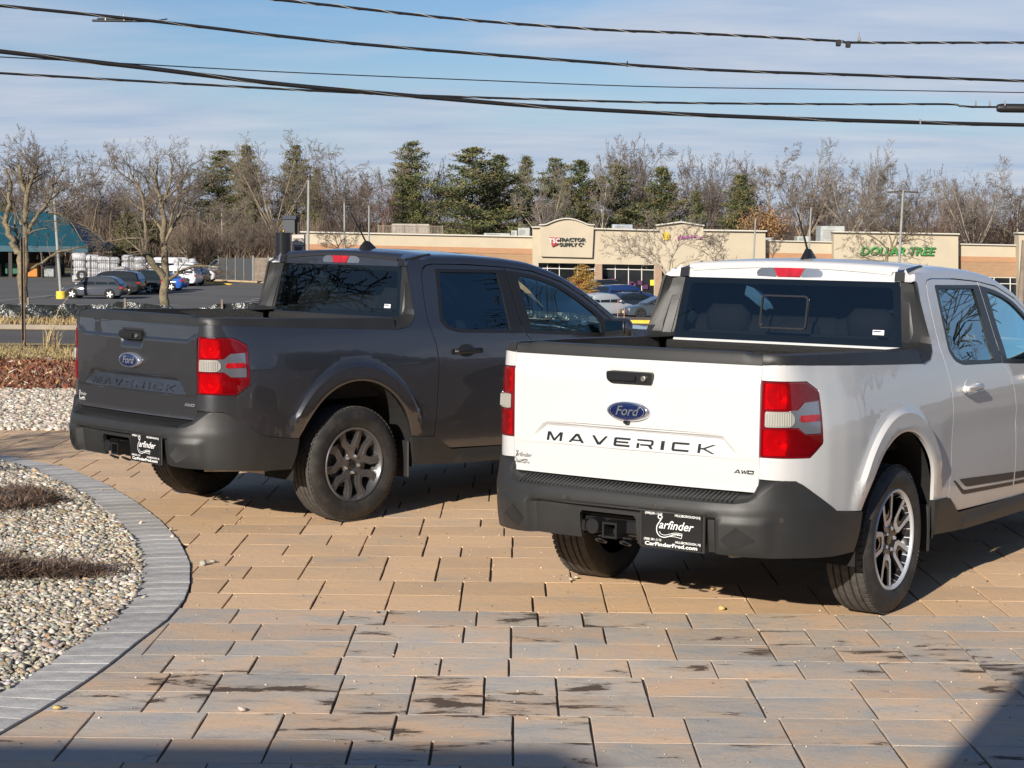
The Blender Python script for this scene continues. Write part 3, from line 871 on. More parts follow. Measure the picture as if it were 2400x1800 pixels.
    hb = MB(); hb.prism(hp, lambda a, b: TAIL(a, b, -.02), lambda a, b: Vector((-1.062 - .012 * (1 - (a / .13) ** 2) * 1, a, b)))
    hb.build('tailgate_handle', M_PLAST2, tgate, 30)
    hq = MB(); hq.prism(round_poly([(.112, 1.182), (-.040, 1.182), (-.040, 1.156), (.104, 1.156)], .006, 2), lambda a, b: Vector((-1.064, a, b)), lambda a, b: Vector((-1.078, a, b))); hq.build('pull_bar', M_PLAST2, tgate, 30)
    lk = MB(); lk.lathe([(.013, -1.06), (.013, -1.0785), (.0095, -1.080), (.009, -1.077), (0, -1.077)], 20, 'x', org=(0, -.082, 1.170)); lk.build('lock', M_STEEL, tgate, 30)
    # oval badge
    ex = TAIL(0, 1.016).x
    def oval(r, x, n=48): return [(x, .116 * r * math.cos(2 * PI * k / n), 1.016 + .0485 * r * math.sin(2 * PI * k / n)) for k in range(n)]
    def rings(lst, n=48, capm=True):
        mb = MB(); vs = []
        for r, x in lst: vs += oval(r, x, n)
        mb.add(vs, [(i * n + k, i * n + (k + 1) % n, (i + 1) * n + (k + 1) % n, (i + 1) * n + k) for i in range(len(lst) - 1) for k in range(n)] + ([tuple((len(lst) - 1) * n + k for k in range(n))] if capm else []))
        return mb
    rings([(1.0, ex + .01), (1.0, ex - .006), (.97, ex - .015), (.90, ex - .022), (.85, ex - .0225)], capm=False).build('emblem_ring', M_CHROME, tgate, 40)
    emb = rings([(.87, ex - .015), (.85, ex - .020), (.5, ex - .0235), (.2, ex - .024)]).build('emblem_oval', M_BLUE, tgate, 60)
    em = MB()
    lin = [oval(.79, ex - .0225), oval(.765, ex - .0232)]
    em.add(lin[0] + lin[1], [(k, (k + 1) % 48, 48 + (k + 1) % 48, 48 + k) for k in range(48)]); em.build('emblem_line', M_CHROME, tgate)
    text('emblem_script', 'Ford', .062, frame_m((ex - .0255, .002, 1.016), (0, -1, 0), (0, 0, 1)), tgate, M_CHROME, .001, .32, bold=.0004)
    if white:
        cm = MB(); cm.box((ex - .018, .005, .965), (.022, .026, .016), bev=.005); cm.build('reversing_camera', M_PLAST2, tgate, 30)
    yc = [.414 - i * .1165 for i in range(8)]
    yc = [.415, .289, .163, .040, -.083, -.174, -.265, -.396]
    letters('MAVERICK', yc, .086, .848, .040, M_PLAST2 if white else PM, tgate, .0035 if white else .007, name='name_letter')
    letters('AWD', [-.548, -.580, -.611], .030, .770, .017, M_PLAST2 if white else M_CHROME, tgate, .003, .25, name='badge_letter')
    dm = M_PLAST2 if white else M_PLATEW
    def drape(o):
        for v in o.data.vertices:
            v.co = TAIL(v.co.y, v.co.z, .0012)
    Md = tailm(.606, .756, .0012)
    drape(swoosh(Md, .074, .022).build('dealer_sticker', dm, tgate))
    drape(text('dealer_sticker_name', 'arfinder', .030, tailm(.598, .764, .0012), tgate, dm, .0002, .35))
    drape(text('dealer_sticker_town', 'Hillsborough, NJ', .0125, tailm(.604, .728, .0012), tgate, dm, .0002, .3))
    # ---- rail caps
    for mir in (False, True):
        us = [U0, U0 + .02, -1.08, -1.04, -1.0, -.95, -.9, -.85, -.78, -.7, -.6, -.5, -.4, -.2, 0, .2, .36]
        vs = []
        for u in us:
            zb, zt = lerp_tab(ZB, u), lerp_tab(ZT, u)
            dxp, dyp = _PX(u + .01) - _PX(u - .01), _PY(u + .01) - _PY(u - .01)
            l = math.hypot(dxp, dyp); nx, ny = dyp / l, dxp / l
            if u < -.9: nx, ny = nx * .6 + .1, ny
            p = SIDE(u, zb, .002); q = SIDE(u, zt - .012, -.001)
            kk = sstep(U0, -.95, u)
            wd = .055 + .045 * kk
            vs += [Vector((p.x, p.y + .010, zb - .006)), p, q, Vector((q.x + nx * .010, q.y + ny * .010, zt)), Vector((q.x + nx * wd, q.y + ny * wd, zt + .001)), Vector((q.x + nx * (wd + .005), q.y + ny * (wd + .005), zt - .07))]
        n = 6
        fs = [(i * n + k, i * n + k + 1, (i + 1) * n + k + 1, (i + 1) * n + k) for i in range(len(us) - 1) for k in range(n - 1)] + [tuple(range(n)), tuple((len(us) - 1) * n + k for k in range(n))[::-1]]
        if mir: vs = [(v[0], -v[1], v[2]) for v in vs]
        mb = MB(); mb.add(vs, fs); mb.build('rail_cap', M_PLAST, T, 35, face=(0, 0, 1))
        # sail trim at the cab corner
        sg = 1 if mir else -1
        vs = []
        for G, K, O in ROWS_SAIL:
            vs += [(G[0] + .012, sg * (G[1] - .006), G[2] - .004), (G[0] - .002, sg * G[1], G[2]), (K[0] - .002, sg * K[1], K[2]), ((K[0] + O[0]) / 2 - .002, sg * ((K[1] + O[1]) / 2 + .004), (K[2] + O[2]) / 2), (O[0] - .001, sg * (O[1] + .001), O[2]), (O[0] + .004, sg * (O[1] - .012), O[2])]
        n = 6
        fs = [(i * n + k, i * n + k + 1, (i + 1) * n + k + 1, (i + 1) * n + k) for i in range(len(ROWS_SAIL) - 1) for k in range(n - 1)] + [tuple(range(n))]
        mb = MB(); mb.add(vs, fs); sail = mb.build('sail_trim', M_PLAST, T, 30, face=(-1, sg * .4, 0))
        # ribbed pad on the sail
        def SP(a, b, o=0):          # a: 0 glass edge .. 1 crease, b: height
            for i in range(len(ROWS_SAIL) - 1):
                G0, K0, G1, K1 = ROWS_SAIL[i][0], ROWS_SAIL[i][1], ROWS_SAIL[i + 1][0], ROWS_SAIL[i + 1][1]
                if b <= G0[2] and b >= G1[2]:
                    f = (G0[2] - b) / (G0[2] - G1[2])
                    g = [G0[j] + f * (G1[j] - G0[j]) for j in range(3)]; k = [K0[j] + f * (K1[j] - K0[j]) for j in range(3)]
                    return Vector((g[0] + a * (k[0] - g[0]) - .003 - o, sg * (g[1] + a * (k[1] - g[1])), b))
            return Vector((.555, sg * .67, 1.27))
        pad = round_poly([(.04, 1.500), (.62, 1.492), (.66, 1.34), (.50, 1.285), (.10, 1.285)], [.002, .02, .03, .02, .002], 3)
        mb = MB(); mb.prism(resample(pad, .05) if False else pad, lambda a, b: SP(a, b, -.004), lambda a, b: SP(a, b, .005))
        for k in range(9):
            b0 = 1.305 + k * .021
            for (a0, a1) in ((.12, .56),):
                P0, P1 = SP(a0, b0, .005), SP(a1, b0 - .030 if b0 > 1.32 else b0 - .012, .005)
                mb.tube([P0, P1], .0035, 5)
        mb.build('sail_pad', M_PLAST, sail, 35)
        # roof corner strip
        mb = MB()
        sec = []
        for u in (.598, .66, .74, .84):
            z1 = _E(u) + .056 - .030 * (1 - sstep(.60, .86, u)) + .006
            h0 = 1.596 if u < .61 else z1 - .05
            wd = .054 * (1 - .75 * sstep(.60, .84, u)); o_ = .012 if u < .61 else 0
            sec.append([(u + o_ * 0, sg * .653, h0), (u + .010 * (u < .61), sg * .653, z1), (u + .010 * (u < .61), sg * (.653 - wd), z1 + .003), (u, sg * (.653 - wd), h0)])
        vs = sum(sec, [])
        mb.add(vs, [(i * 4 + k, i * 4 + (k + 1) % 4, (i + 1) * 4 + (k + 1) % 4, (i + 1) * 4 + k) for i in range(3) for k in range(4)] + [(0, 1, 2, 3), (15, 14, 13, 12)])
        cq = [Vector((.604, -.652, 1.594)), Vector((.610, -.652, 1.662)), SIDE(.614, _E(.614) + .11), SIDE(.612, _E(.612) + .09), SIDE(.612, _E(.612) + .06), SIDE(.600, _E(.60) + .035), SIDE(.592, _E(.592) + .012), SIDE(.561, 1.602), Vector((.575, -.70, 1.594))]
        ce_ = sum(cq, Vector()) / len(cq); cq = [Vector((v.x, v.y * -sg, v.z)) for v in cq]; ce_ = Vector((ce_.x - .004, ce_.y * -sg, ce_.z))
        mc = MB(); mc.add(cq + [ce_], [(k, (k + 1) % len(cq), len(cq)) for k in range(len(cq))]); mc.build('cab_corner', PM, T, 60, face=(-1, 0, 0))
        mb.build('roof_corner_trim', M_PLAST2, T, 25)
        # inner bed side
        mb = MB(); mb.box((-.22, sg * .742, 1.02), (1.46, .03, .50)); mb.box((.0, sg * .62, .86), (.72, .22, .16), bev=.04); mb.build('bed_side', M_LINER, T)
    bd = MB(); bd.box((-.18, 0, .785), (1.46, 1.46, .03)); bd.box((.556, 0, 1.005), (.025, 1.40, .484)); bd.box((-.962, 0, .99), (.03, 1.28, .48)); bd.build('bed_floor', M_LINER, T)
    fw = MB(); fw.box((.555, 0, 1.222), (.05, 1.40, .040), bev=.010); fw.build('bed_front_rail', M_LINER, T, 35)
    ss = MB(); ss.box((.563, 0, 1.250), (.03, 1.33, .017), bev=.005); ss.build('cab_sill', PM, T, 35)
    # ---- back of the cab
    GX = lambda z: .56 + .16 * (z - 1.25)
    band = MB()
    ys = [-.606 + 1.212 * i / 22 for i in range(23)]
    vs = []
    for y in ys:
        zt = 1.664 + .022 * (1 - (y / .66) ** 2)
        vs += [Vector((.628, y, 1.588)), Vector((.612, y, 1.592)), Vector((.617, y, 1.63)), Vector((.622, y, zt - .016)), Vector((.632, y, zt - .003)), Vector((.652, y, zt + .004))]
    band.add(vs, [(i * 6 + k, i * 6 + k + 1, (i + 1) * 6 + k + 1, (i + 1) * 6 + k) for i in range(22) for k in range(5)])
    band.build('cab_header', PM, T, 50, face=(-1, 0, 0))
    gz0, gz1 = 1.258, 1.594
    def yo_(z): return .668 + (.622 - .668) * (z - 1.262) / .338
    slider = round_poly([(.150, 1.508), (-.125, 1.508), (-.125, 1.328), (.150, 1.328)], .025, 4)
    outl = [(yo_(gz0), gz0), (-yo_(gz0), gz0), (-yo_(gz1), gz1), (yo_(gz1), gz1)]
    gl = sheet('rear_window', outl, [slider] if white else [], .2, lambda a, b: Vector((GX(b), a, b)), M_GLASSD, T, flip=True)
    # black print round the edge of the glass
    sheet('window_border', outl, [round_poly([(yo_(1.295) - .045, 1.295), (-yo_(1.295) + .045, 1.295), (-yo_(1.562) + .04, 1.562), (yo_(1.562) - .04, 1.562)], .03, 4)], .3, lambda a, b: Vector((GX(b) + .003, a, b)), M_DARK, gl, flip=True)
    if white:
        sheet('sliding_pane', offset_poly(slider, .006), [], .2, lambda a, b: Vector((GX(b) - .002, a, b)), M_GLASSD, gl, flip=True)
        mb = MB(); sl2 = offset_poly(slider, .009); n = len(slider)
        vs = [(GX(b) - .008, a, b) for a, b in slider] + [(GX(b) - .008, a, b) for a, b in sl2] + [(GX(b) + .006, a, b) for a, b in slider] + [(GX(b) + .006, a, b) for a, b in sl2]
        mb.add(vs, [(k, (k + 1) % n, n + (k + 1) % n, n + k) for k in range(n)] + [(k, (k + 1) % n, 2 * n + (k + 1) % n, 2 * n + k) for k in range(n)] + [(n + k, n + (k + 1) % n, 3 * n + (k + 1) % n, 3 * n + k) for k in range(n)])
        mb.build('slider_frame', M_PLAST2, gl, 40)
    sk = MB(); sk.add([(GX(z) - .002, y, z) for y, z in ((-.500, 1.318), (-.562, 1.318), (-.562, 1.343), (-.500, 1.343))], [(0, 1, 2, 3)]); sk.build('glass_sticker', M_PLATEW, gl)
    sk = MB(); sk.add([(GX(z) - .0026, y, z) for y, z in ((-.503, 1.333), (-.545, 1.333), (-.545, 1.339), (-.503, 1.339))], [(0, 1, 2, 3)]); sk.build('sticker_bar', M_BLUE, gl)
    # ---- high brake light
    hl = bpy.data.objects.new('high_brake_light', None); hl.empty_display_size = .1; C.objects.link(hl); hl.parent = T
    def HB(nm, pl, m, x0=.632, x1=.606):
        mb = MB(); mb.prism(pl, lambda a, b: Vector((x0, a, b)), lambda a, b: Vector((x1 + .10 * (b - 1.61) + .25 * a * a, a, b))); return mb.build(nm, m, hl, 30)
    HB('housing', round_poly([(.208, 1.600), (-.208, 1.600), (-.196, 1.640), (-.160, 1.659), (.160, 1.659), (.196, 1.640)], .012, 3), M_PLAST2, x1=.609)
    HB('red_lens', [(.066, 1.606), (-.066, 1.606), (-.090, 1.653), (.090, 1.653)], M_RED, x1=.6045)
    HB('clear_lens', round_poly([(.200, 1.606), (.070, 1.606), (.094, 1.653), (.158, 1.653), (.188, 1.638)], .008, 3), M_SILV, x1=.6055)
    HB('clear_lens', round_poly([(-.070, 1.606), (-.200, 1.606), (-.188, 1.638), (-.158, 1.653), (-.094, 1.653)], .008, 3), M_SILV, x1=.6055)
    # ---- aerial
    an = MB()
    for u, hw, z in ((0, 0, 0),): pass
    rz = 1.672
    fin = [(.780, rz), (.960, rz - .002), (.925, rz + .030), (.860, rz + .078), (.835, rz + .082), (.800, rz + .050), (.785, rz + .02)]
    vs = []; n = len(fin)
    for wdt, sc in ((-.030, .0), (-.012, 1.), (.012, 1.), (.030, .0)):
        for x, z in fin:
            vs.append((x if sc else .86 + (x - .86) * 1.05, wdt * (1.0 if sc else 1.0), z if sc else rz - .004 + (z - rz) * .25))
    fs = [(j * n + k, j * n + (k + 1) % n, (j + 1) * n + (k + 1) % n, (j + 1) * n + k) for j in range(3) for k in range(n)] + [tuple(range(n)), tuple(3 * n + k for k in range(n))]
    an.add(vs, fs)
    an.tube([(.845, 0, rz + .06), (.80, 0, rz + .13), (.70, 0, rz + .275)], [.0065, .0058, .0035], 8)
    an.build('aerial', M_PLAST2, T, 45)
    # ---- windscreen, hood, nose
    ws = [S(1.685, 1.0), S(1.69, .7), S(1.72, .36), S(1.78, .17), S(1.86, .105), S(2.0, .095), S(2.3, .092), S(2.51, .085), S(2.53, .3), S(2.55, 1.0)]
    for mir in (False, True):
        sheet('windscreen', resample(ws, .06), [], .08, lambda a, b: SIDE(a, b, -.004), M_GLASSW, T, mirror=mir)
    hd = MB(); vs = []; xs = [2.52, 2.56, 2.7, 3.0, 3.3, 3.6, 3.8, 3.88, 3.92]; m_ = 12
    for x in xs:
        ze = lerp_tab([(2.52, 1.142), (2.8, 1.118), (3.2, 1.088), (3.6, 1.048), (3.86, 1.005), (3.92, .96)], x)
        ye = lerp_tab([(2.52, .862), (3.3, .866), (3.6, .85), (3.86, .80), (3.92, .76)], x)
        for j in range(m_ + 1):
            y = -ye + 2 * ye * j / m_; q = abs(y) / ye
            vs.append((x, y, ze + .028 * (1 - q ** 3) + (.012 if .45 < q < .8 else 0)))
    hd.add(vs, [(i * (m_ + 1) + j, i * (m_ + 1) + j + 1, (i + 1) * (m_ + 1) + j + 1, (i + 1) * (m_ + 1) + j) for i in range(len(xs) - 1) for j in range(m_)]); hd.build('bonnet', PM, T, 40)
    ns = MB(); ns.box((3.90, 0, .83), (.08, 1.56, .26), bev=.03); ns.box((3.92, 0, .56), (.14, 1.60, .30), bev=.05); ns.build('grille', M_PLAST, T, 35)
    for sg in (-1, 1):
        h_ = MB(); h_.box((3.905, sg * .68, .90), (.10, .26, .13), bev=.02); h_.build('headlight', M_SILV, T, 30)
    # ---- mirrors
    for sg in (-1, 1):
        mr = bpy.data.objects.new('door_mirror', None); mr.empty_display_size = .1; C.objects.link(mr); mr.parent = T
        mb = MB(); mb.box((2.345, sg * 1.005, 1.145), (.11, .20, .155), bev=.035); mb.build('mirror_shell', PM, mr, 50)
        mb = MB(); mb.box((2.285, sg * 1.005, 1.145), (.012, .182, .137), bev=.005); mb.box((2.355, sg * .895, 1.095), (.05, .10, .035), bev=.012); mb.build('mirror_bezel', M_PLAST2, mr, 40)
        mb = MB(); mb.box((2.277, sg * 1.005, 1.145), (.004, .165, .122), bev=.0015); mb.build('mirror_glass', M_MIRR, mr, 40)
    # ---- tail lights
    for mir in (False, True):
        tl = bpy.data.objects.new('tail_light', None); tl.empty_display_size = .1; C.objects.link(tl); tl.parent = T
        def TL(nm, pl, off, m, h=.03):
            return sheet(nm, resample(pl, .03), [], h, lambda a, b: SIDE(a, b, off), m, tl, .02 if off < .005 else .006, lambda p: Vector((.75, .66, 0)), mirror=mir)
        hs = round_poly([(a + (.002 if a < -1 else -.003), b + (-.003 if b > 1 else .003)) for a, b in LIGHT], [.004, .012, .012, .012, .012, .004], 3)
        up = round_poly([(-1.110, 1.180), (-.880, 1.174), (-.798, 1.131), (-.798, 1.100), (-.905, 1.096), (-.945, 1.064), (-1.110, 1.066)], .008, 2)
        dn = round_poly([(-1.110, .975), (-.950, .975), (-.905, .945), (-.798, .942), (-.798, .913), (-.875, .856), (-1.110, .859)], .008, 2)
        sheet('housing', resample(hs, .03), [resample(up, .03), resample(dn, .03)], .03, lambda a, b: SIDE(a, b, .001), M_REDD, tl, .02, lambda p: Vector((.75, .66, 0)), mirror=mir)
        for pl_, zc in ((up, 1.118), (dn, .918)):
            def bowl(a, b):
                o = -.007
                for uc, r_ in ((-1.035, .060), (-.935, .034), (-.875, .030), (-.832, .026)):
                    d = math.hypot(a - uc, (b - zc) * 1.05) / r_
                    if d < 1: o = min(o, -.007 - .026 * (1 - d * d) * (r_ / .06) ** .5)
                    if d < .22: o = -.020
                return SIDE(a, b, o)
            sheet('reflector_bowl', resample(offset_poly(pl_, -.002), .02), [], .009, bowl, M_BOWL, tl, mirror=mir, smooth=50)
            TL('red_lens', pl_, .004, M_REDG)
        TL('reflector', round_poly([(-.985, 1.058), (-.945, 1.058), (-.905, 1.090), (-.808, 1.094), (-.808, .950), (-.905, .952), (-.945, .982), (-.985, .982)], .005, 2), .006, M_SILV)
        TL('reversing_lens', round_poly([(-1.100, 1.054), (-.985, 1.054), (-.965, 1.03), (-.965, 1.005), (-.985, .985), (-1.100, .985)], .008, 2), .010, M_CLEAR)
        rb = MB()
        for k in range(11):
            uu = -1.092 + k * .0105
            rb.tube([SIDE(uu, .992, .0105), SIDE(uu, 1.047, .0105)], .0030, 5)
        if mir: rb.v = [(v[0], -v[1], v[2]) for v in rb.v]
        rb.build('lens_rib', M_CLEAR, tl, 40)
        TL('side_marker', round_poly([(-.935, 1.036), (-.812, 1.036), (-.812, 1.006), (-.935, 1.006)], .010, 3), .010, M_RED)
    # ---- bumper
    bp = [(-1.165, 0), (-1.162, .25), (-1.150, .45), (-1.120, .60), (-1.060, .71), (-.985, .79), (-.90, .845), (-.78, .885), (-.65, .903), (-.43, .912)]
    bt = [0]
    for i in range(1, len(bp)): bt.append(bt[-1] + math.dist(bp[i], bp[i - 1]))
    BX = Smooth([(-t, p[0]) for t, p in list(zip(bt, bp))[::-1]] + [(t, p[0]) for t, p in list(zip(bt, bp))[1:]], -bt[-1], bt[-1], .035)
    BY = Smooth([(-t, -p[1]) for t, p in list(zip(bt, bp))[::-1]] + [(t, p[1]) for t, p in list(zip(bt, bp))[1:]], -bt[-1], bt[-1], .035)
    def t_at_x(x): return min((abs(BX(t / 500) - x), t / 500) for t in range(int(.55 * 500), int(bt[-1] * 500)))[1]
    PROF = Smooth([(.34, -.060), (.40, -.030), (.46, -.012), (.54, -.002), (.60, .002), (.622, .000), (.640, -.010), (.70, -.026), (.76, -.034)], .34, .76, .008)
    def BUMP(t, z, off=0.0):
        x, y = BX(t), BY(t)
        dxp, dyp = BX(t + .01) - BX(t - .01), BY(t + .01) - BY(t - .01); l = math.hypot(dxp, dyp)
        nx, ny = -dyp / l, dxp / l                       # outwards
        if nx * -1 < 0 and abs(y) < .5: nx, ny = -nx, -ny
        o = PROF(z)
        side = sstep(.62, .80, abs(t))
        o = o * (1 - .55 * side) + (-.004 * side)
        if z > .70: o += .0
        at_ = abs(t)
        o -= .032 * (1 - sstep(.485, .500, at_)) * (1 - sstep(.566, .582, z))          # recess for plate and hitch
        pod = sstep(.50, .515, at_) * (1 - sstep(.70, .78, at_))
        o += .010 * pod * (1 - sstep(.560, .585, z)) * sstep(.40, .43, z)              # corner pods
        o += off
        return Vector((x + nx * o, y + ny * o, z))
    tA, tB, tC, tD = t_at_x(-.95), t_at_x(-.925), t_at_x(-.715), t_at_x(-.46)
    half = [(0, .642), (.58, .642), (.64, .650), (.69, .672), (.735, .705), (.775, .735), (.80, .744), (tA, .741), (tB, .728), (tC, .594), (tC + .05, .583), (tD, .560), (t_at_x(-.475), .47), (t_at_x(-.505), .378), (t_at_x(-.70), .383), (t_at_x(-.95), .400), (.62, .405), (.5, .412), (0, .414)]
    bo = half + [(-a, b) for a, b in half[::-1][1:-1]]
    hole = [(-.086, .545), (.217, .545), (.217, .4145), (-.086, .4145)]
    # the hitch opening is cut from the bottom edge
    hb_ = half[:-1] + [(.0, .414)]
    bo = [p for p in half[:-1]] + [(.217, .414), (.217, .530), (.205, .545), (-.074, .545), (-.086, .530), (-.086, .414)] + [(-a, b) for a, b in half[::-1][1:-1]]
    bm_ = sheet('rear_bumper', resample(bo, .022), [], .016, lambda a, b: BUMP(a, b), M_PLAST, T, .03, lambda p: Vector((.8 if abs(p[1]) < .7 else .3, -.6 if p[1] > .6 else (.6 if p[1] < -.6 else 0), 0)), smooth=30,
                extra=([(-.44, .584), (.44, .584)], [(-.44, .566), (.44, .566)]))
    stp = MB(); vs = []; HT = [(0, .642), (.58, .642), (.64, .650), (.69, .672), (.735, .705), (.775, .735), (.80, .744), (.90, .744)]
    ts = [.1 * i for i in range(6)] + [.55, .58, .61, .64, .665, .69, .71, .735, .755, .775, .80, .84]
    ts = [-t for t in ts[::-1]] + ts[1:]
    for t in ts:
        zt = lerp_tab(HT, abs(t)); e = BUMP(t, zt); sy = 1 if t > 0 else -1; q = abs(t)
        iy = min(q, .64 + .10 * max(0, q - .64)); zi = .682 + .066 * sstep(.62, .70, q); xi = -1.022 + .02 * sstep(.62, .8, q)
        m_ = Vector((e.x * .8 + xi * .2, e.y * .8 + sy * iy * .2, zt + (zi - zt) * .32 + .004))
        vs += [e, m_, Vector((e.x * .45 + xi * .55, e.y * .45 + sy * iy * .55, zt + (zi - zt) * .62 + .003)), Vector((xi, sy * iy, zi))]
    stp.add(vs, [(i * 4 + k, i * 4 + k + 1, (i + 1) * 4 + k + 1, (i + 1) * 4 + k) for i in range(len(ts) - 1) for k in range(3)])
    for k in range(52):
        y = -.561 + k * .022
        e = BUMP(y, .642); M = Matrix.Translation(((e.x - 1.03) / 2 - .006, y, .6665)) @ Matrix.Rotation(-.335, 4, 'Y')
        stp.box((0, 0, 0), (.085, .006, .006), M=M)
    stp.build('bumper_step', M_PLAST, bm_, 40, face=(0, 0, 1))
    for sg in (-1, 1):
        pd = MB()
        for k in range(13):
            f = k / 12
            t0, z0, t1, z1 = .530 + .085 * f, .470 + .060 * (f if f < 1 else 1), .560 + .105 * f * .95, .442 + .040 * f
            t0 = .525 + .11 * f * .6; z0 = .470 + .058 * f; t1 = .575 + .115 * f * .9; z1 = .445 + .045 * f
            pd.tube([BUMP(sg * t0, z0 + .012, .001), BUMP(sg * t1, z1 - .010, .001)], .0028, 5)
        for k in range(13):
            f = k / 12
        pd.build('bumper_ribs', M_PLAST, bm_)
    if white:
        for t in (.60, .284, -.202, -.60, .80, -.80):
            if abs(t) in (.60,): continue
            c = BUMP(t, .605 if abs(t) < .5 else .575); c2 = BUMP(t, .605 if abs(t) < .5 else .575, .0015)
            d = (c2 - c).normalized(); se = MB()
            u_ = d.cross(Vector((0, 0, 1))).normalized(); v_ = u_.cross(d)
            vs = []; n = 16
            for r, o in ((.0125, -.001), (.0125, .0018), (.0105, .0022), (.0095, .0008), (0.001, .0012)):
                vs += [c + d * o + (u_ * math.cos(2 * PI * k / n) + v_ * math.sin(2 * PI * k / n)) * r for k in range(n)]
            se.add(vs, [(i * n + k, i * n + (k + 1) % n, (i + 1) * n + (k + 1) % n, (i + 1) * n + k) for i in range(4) for k in range(n)])
            se.build('parking_sensor', M_STRIPE, bm_, 30)
    # ---- number plate with dealer insert
    pl = bpy.data.objects.new('licence_plate', None); pl.empty_display_size = .1; C.objects.link(pl); pl.parent = T
    px_, py_, pz_ = -1.148, -.283, .500
    mb = MB(); mb.box((px_ + .008, py_, pz_), (.010, .335, .178), bev=.003); mb.box((px_ + .004, py_ + .19, pz_ + .09), (.03, .05, .012)); mb.build('plate_holder', M_PLAST, pl, 30)
    mb = MB(); mb.box((px_, py_, pz_), (.005, .312, .162), bev=.002); mb.build('plate_face', M_PLATEB, pl, 30)
    def PT(nm, s, size, y, z, **k): return text(nm, s, size, frame_m((px_ - .0032, py_ - y, pz_ + z), (0, -1, 0), (0, 0, 1)), pl, M_PLATEW, .0003, **k)
    PT('plate_text', '(908)281-1110', .0150, -.092, .070, bold=.0002); PT('plate_text', 'HILLSBOROUGH,NJ', .0150, .082, .070, bold=.0002)
    PT('plate_text', '(908) 281-1110', .0145, -.095, -.049, bold=.0002); PT('plate_text', 'HILLSBOROUGH, NJ', .0145, .086, -.051, bold=.0002)
    PT('plate_text', 'CarFinderFred.com', .0235, 0, -.069, width=1.45, bold=.0006)
    PT('plate_text', 'arfinder', .054, .020, .022, shear=.35, bold=.0004)
    swoosh(frame_m((px_ - .0032, py_ + .004, pz_ + .014), (0, -1, 0), (0, 0, 1)), .138, .016).build('plate_logo', M_PLATEW, pl)
    # ---- hitch
    hi = bpy.data.objects.new('tow_hitch', None); hi.empty_display_size = .1; C.objects.link(hi); hi.parent = T
    mb = MB(); mb.box((-1.04, .065, .475), (.06, .62, .07), bev=.01); mb.build('cross_tube', M_PLAST2, hi, 30)
    mb = MB()
    for (dy, dz, sy, sz) in ((0, .032, .078, .010), (0, -.032, .078, .010), (.034, 0, .010, .054), (-.034, 0, .010, .054)):
        mb.box((-1.105, .035 + dy, .470 + dz), (.11, sy, sz))
    mb.box((-1.07, .035, .470), (.01, .07, .07)); mb.build('receiver', M_PLAST2, hi, 30)
    mb = MB(); mb.lathe([(0, -1.150), (.033, -1.150), (.036, -1.145), (.036, -1.08)], 20, 'x', org=(0, .135, .480)); mb.box((-1.13, .180, .480), (.05, .02, .05), bev=.004); mb.build('trailer_socket', M_PLAST2, hi, 30)
    for yy in (.105, -.025):
        mb = MB(); ring = [(-1.115 + .026 * math.cos(q), yy + .022 * math.sin(q), .420 - .012 * math.cos(q) - .01) for q in [2 * PI * k / 16 for k in range(17)]]
        mb.tube(ring, .0055, 6); mb.box((-1.08, yy, .43), (.05, .05, .008)); mb.build('safety_loop', M_PLAST2, hi, 40)
    # ---- underneath, wheel wells
    ub = MB(); ub.box((1.55, 0, .46), (4.2, 1.16, .20)); ub.box((1.50, 0, .40), (1.7, 1.56, .12)); ub.box((-.79, 0, .58), (.30, 1.24, .16)); ub.box((-.62, 0, .50), (.3, .8, .12), bev=.03); ub.build('underbody', M_DARK, T)
    for cx in (0, 3.076):
        for sg in (-1, 1):
            wl = MB(); vs = []; n = 22
            for i in range(n + 1):
                a = math.radians(-5 + 190 * i / n)
                for yy in (.888, .60): vs.append((cx + .492 * math.cos(a), sg * yy, .352 + .546 * math.sin(a)))
            wl.add(vs, [(2 * i, 2 * i + 1, 2 * i + 3, 2 * i + 2) for i in range(n)])
            vs = [(cx + .492 * math.cos(math.radians(-5 + 190 * i / n)), sg * .60, .352 + .546 * math.sin(math.radians(-5 + 190 * i / n))) for i in range(n + 1)]
            wl.add(vs, [tuple(range(n + 1))])
            wl.build('wheel_well', M_DARK, T)
    for sg in (-1, 1):
        fl = MB(); fl.box((.45, sg * .80, .36), (.018, .17, .24), bev=.008); fl.build('mud_flap', M_PLAST, T, 30)
    ar = MB(); ar.tube([(-.02, -.70, .33), (-.30, -.45, .31), (-.52, -.10, .33)], [.022, .030, .026], 10); ar.tube([(-.02, .70, .33), (-.30, .45, .31), (-.52, .10, .33)], [.022, .030, .026], 10); ar.tube([(-.25, -.62, .345), (-.46, -.66, .365), (-.80, -.40, .36)], [.018, .026, .022], 10); ar.build('suspension_arm', M_STEEL, T, 50)
    for ax_x in (0, 3.076):
        ax = MB(); ax.tube([(ax_x, -.72, .36), (ax_x, .72, .36)], .035, 12); ax.build('axle', M_UNDER, T, 50)
    # ---- cabin
    ca = MB()
    ca.box((1.45, 0, .62), (1.75, 1.60, .20)); ca.box((.70, 0, .95), (.06, 1.60, .70)); ca.box((2.36, 0, .98), (.30, 1.56, .26), bev=.06)
    for sg in (-1, 1): ca.box((1.5, sg * .80, .86), (1.7, .06, .48))
    ca.build('cabin_floor', M_SEAT, T)
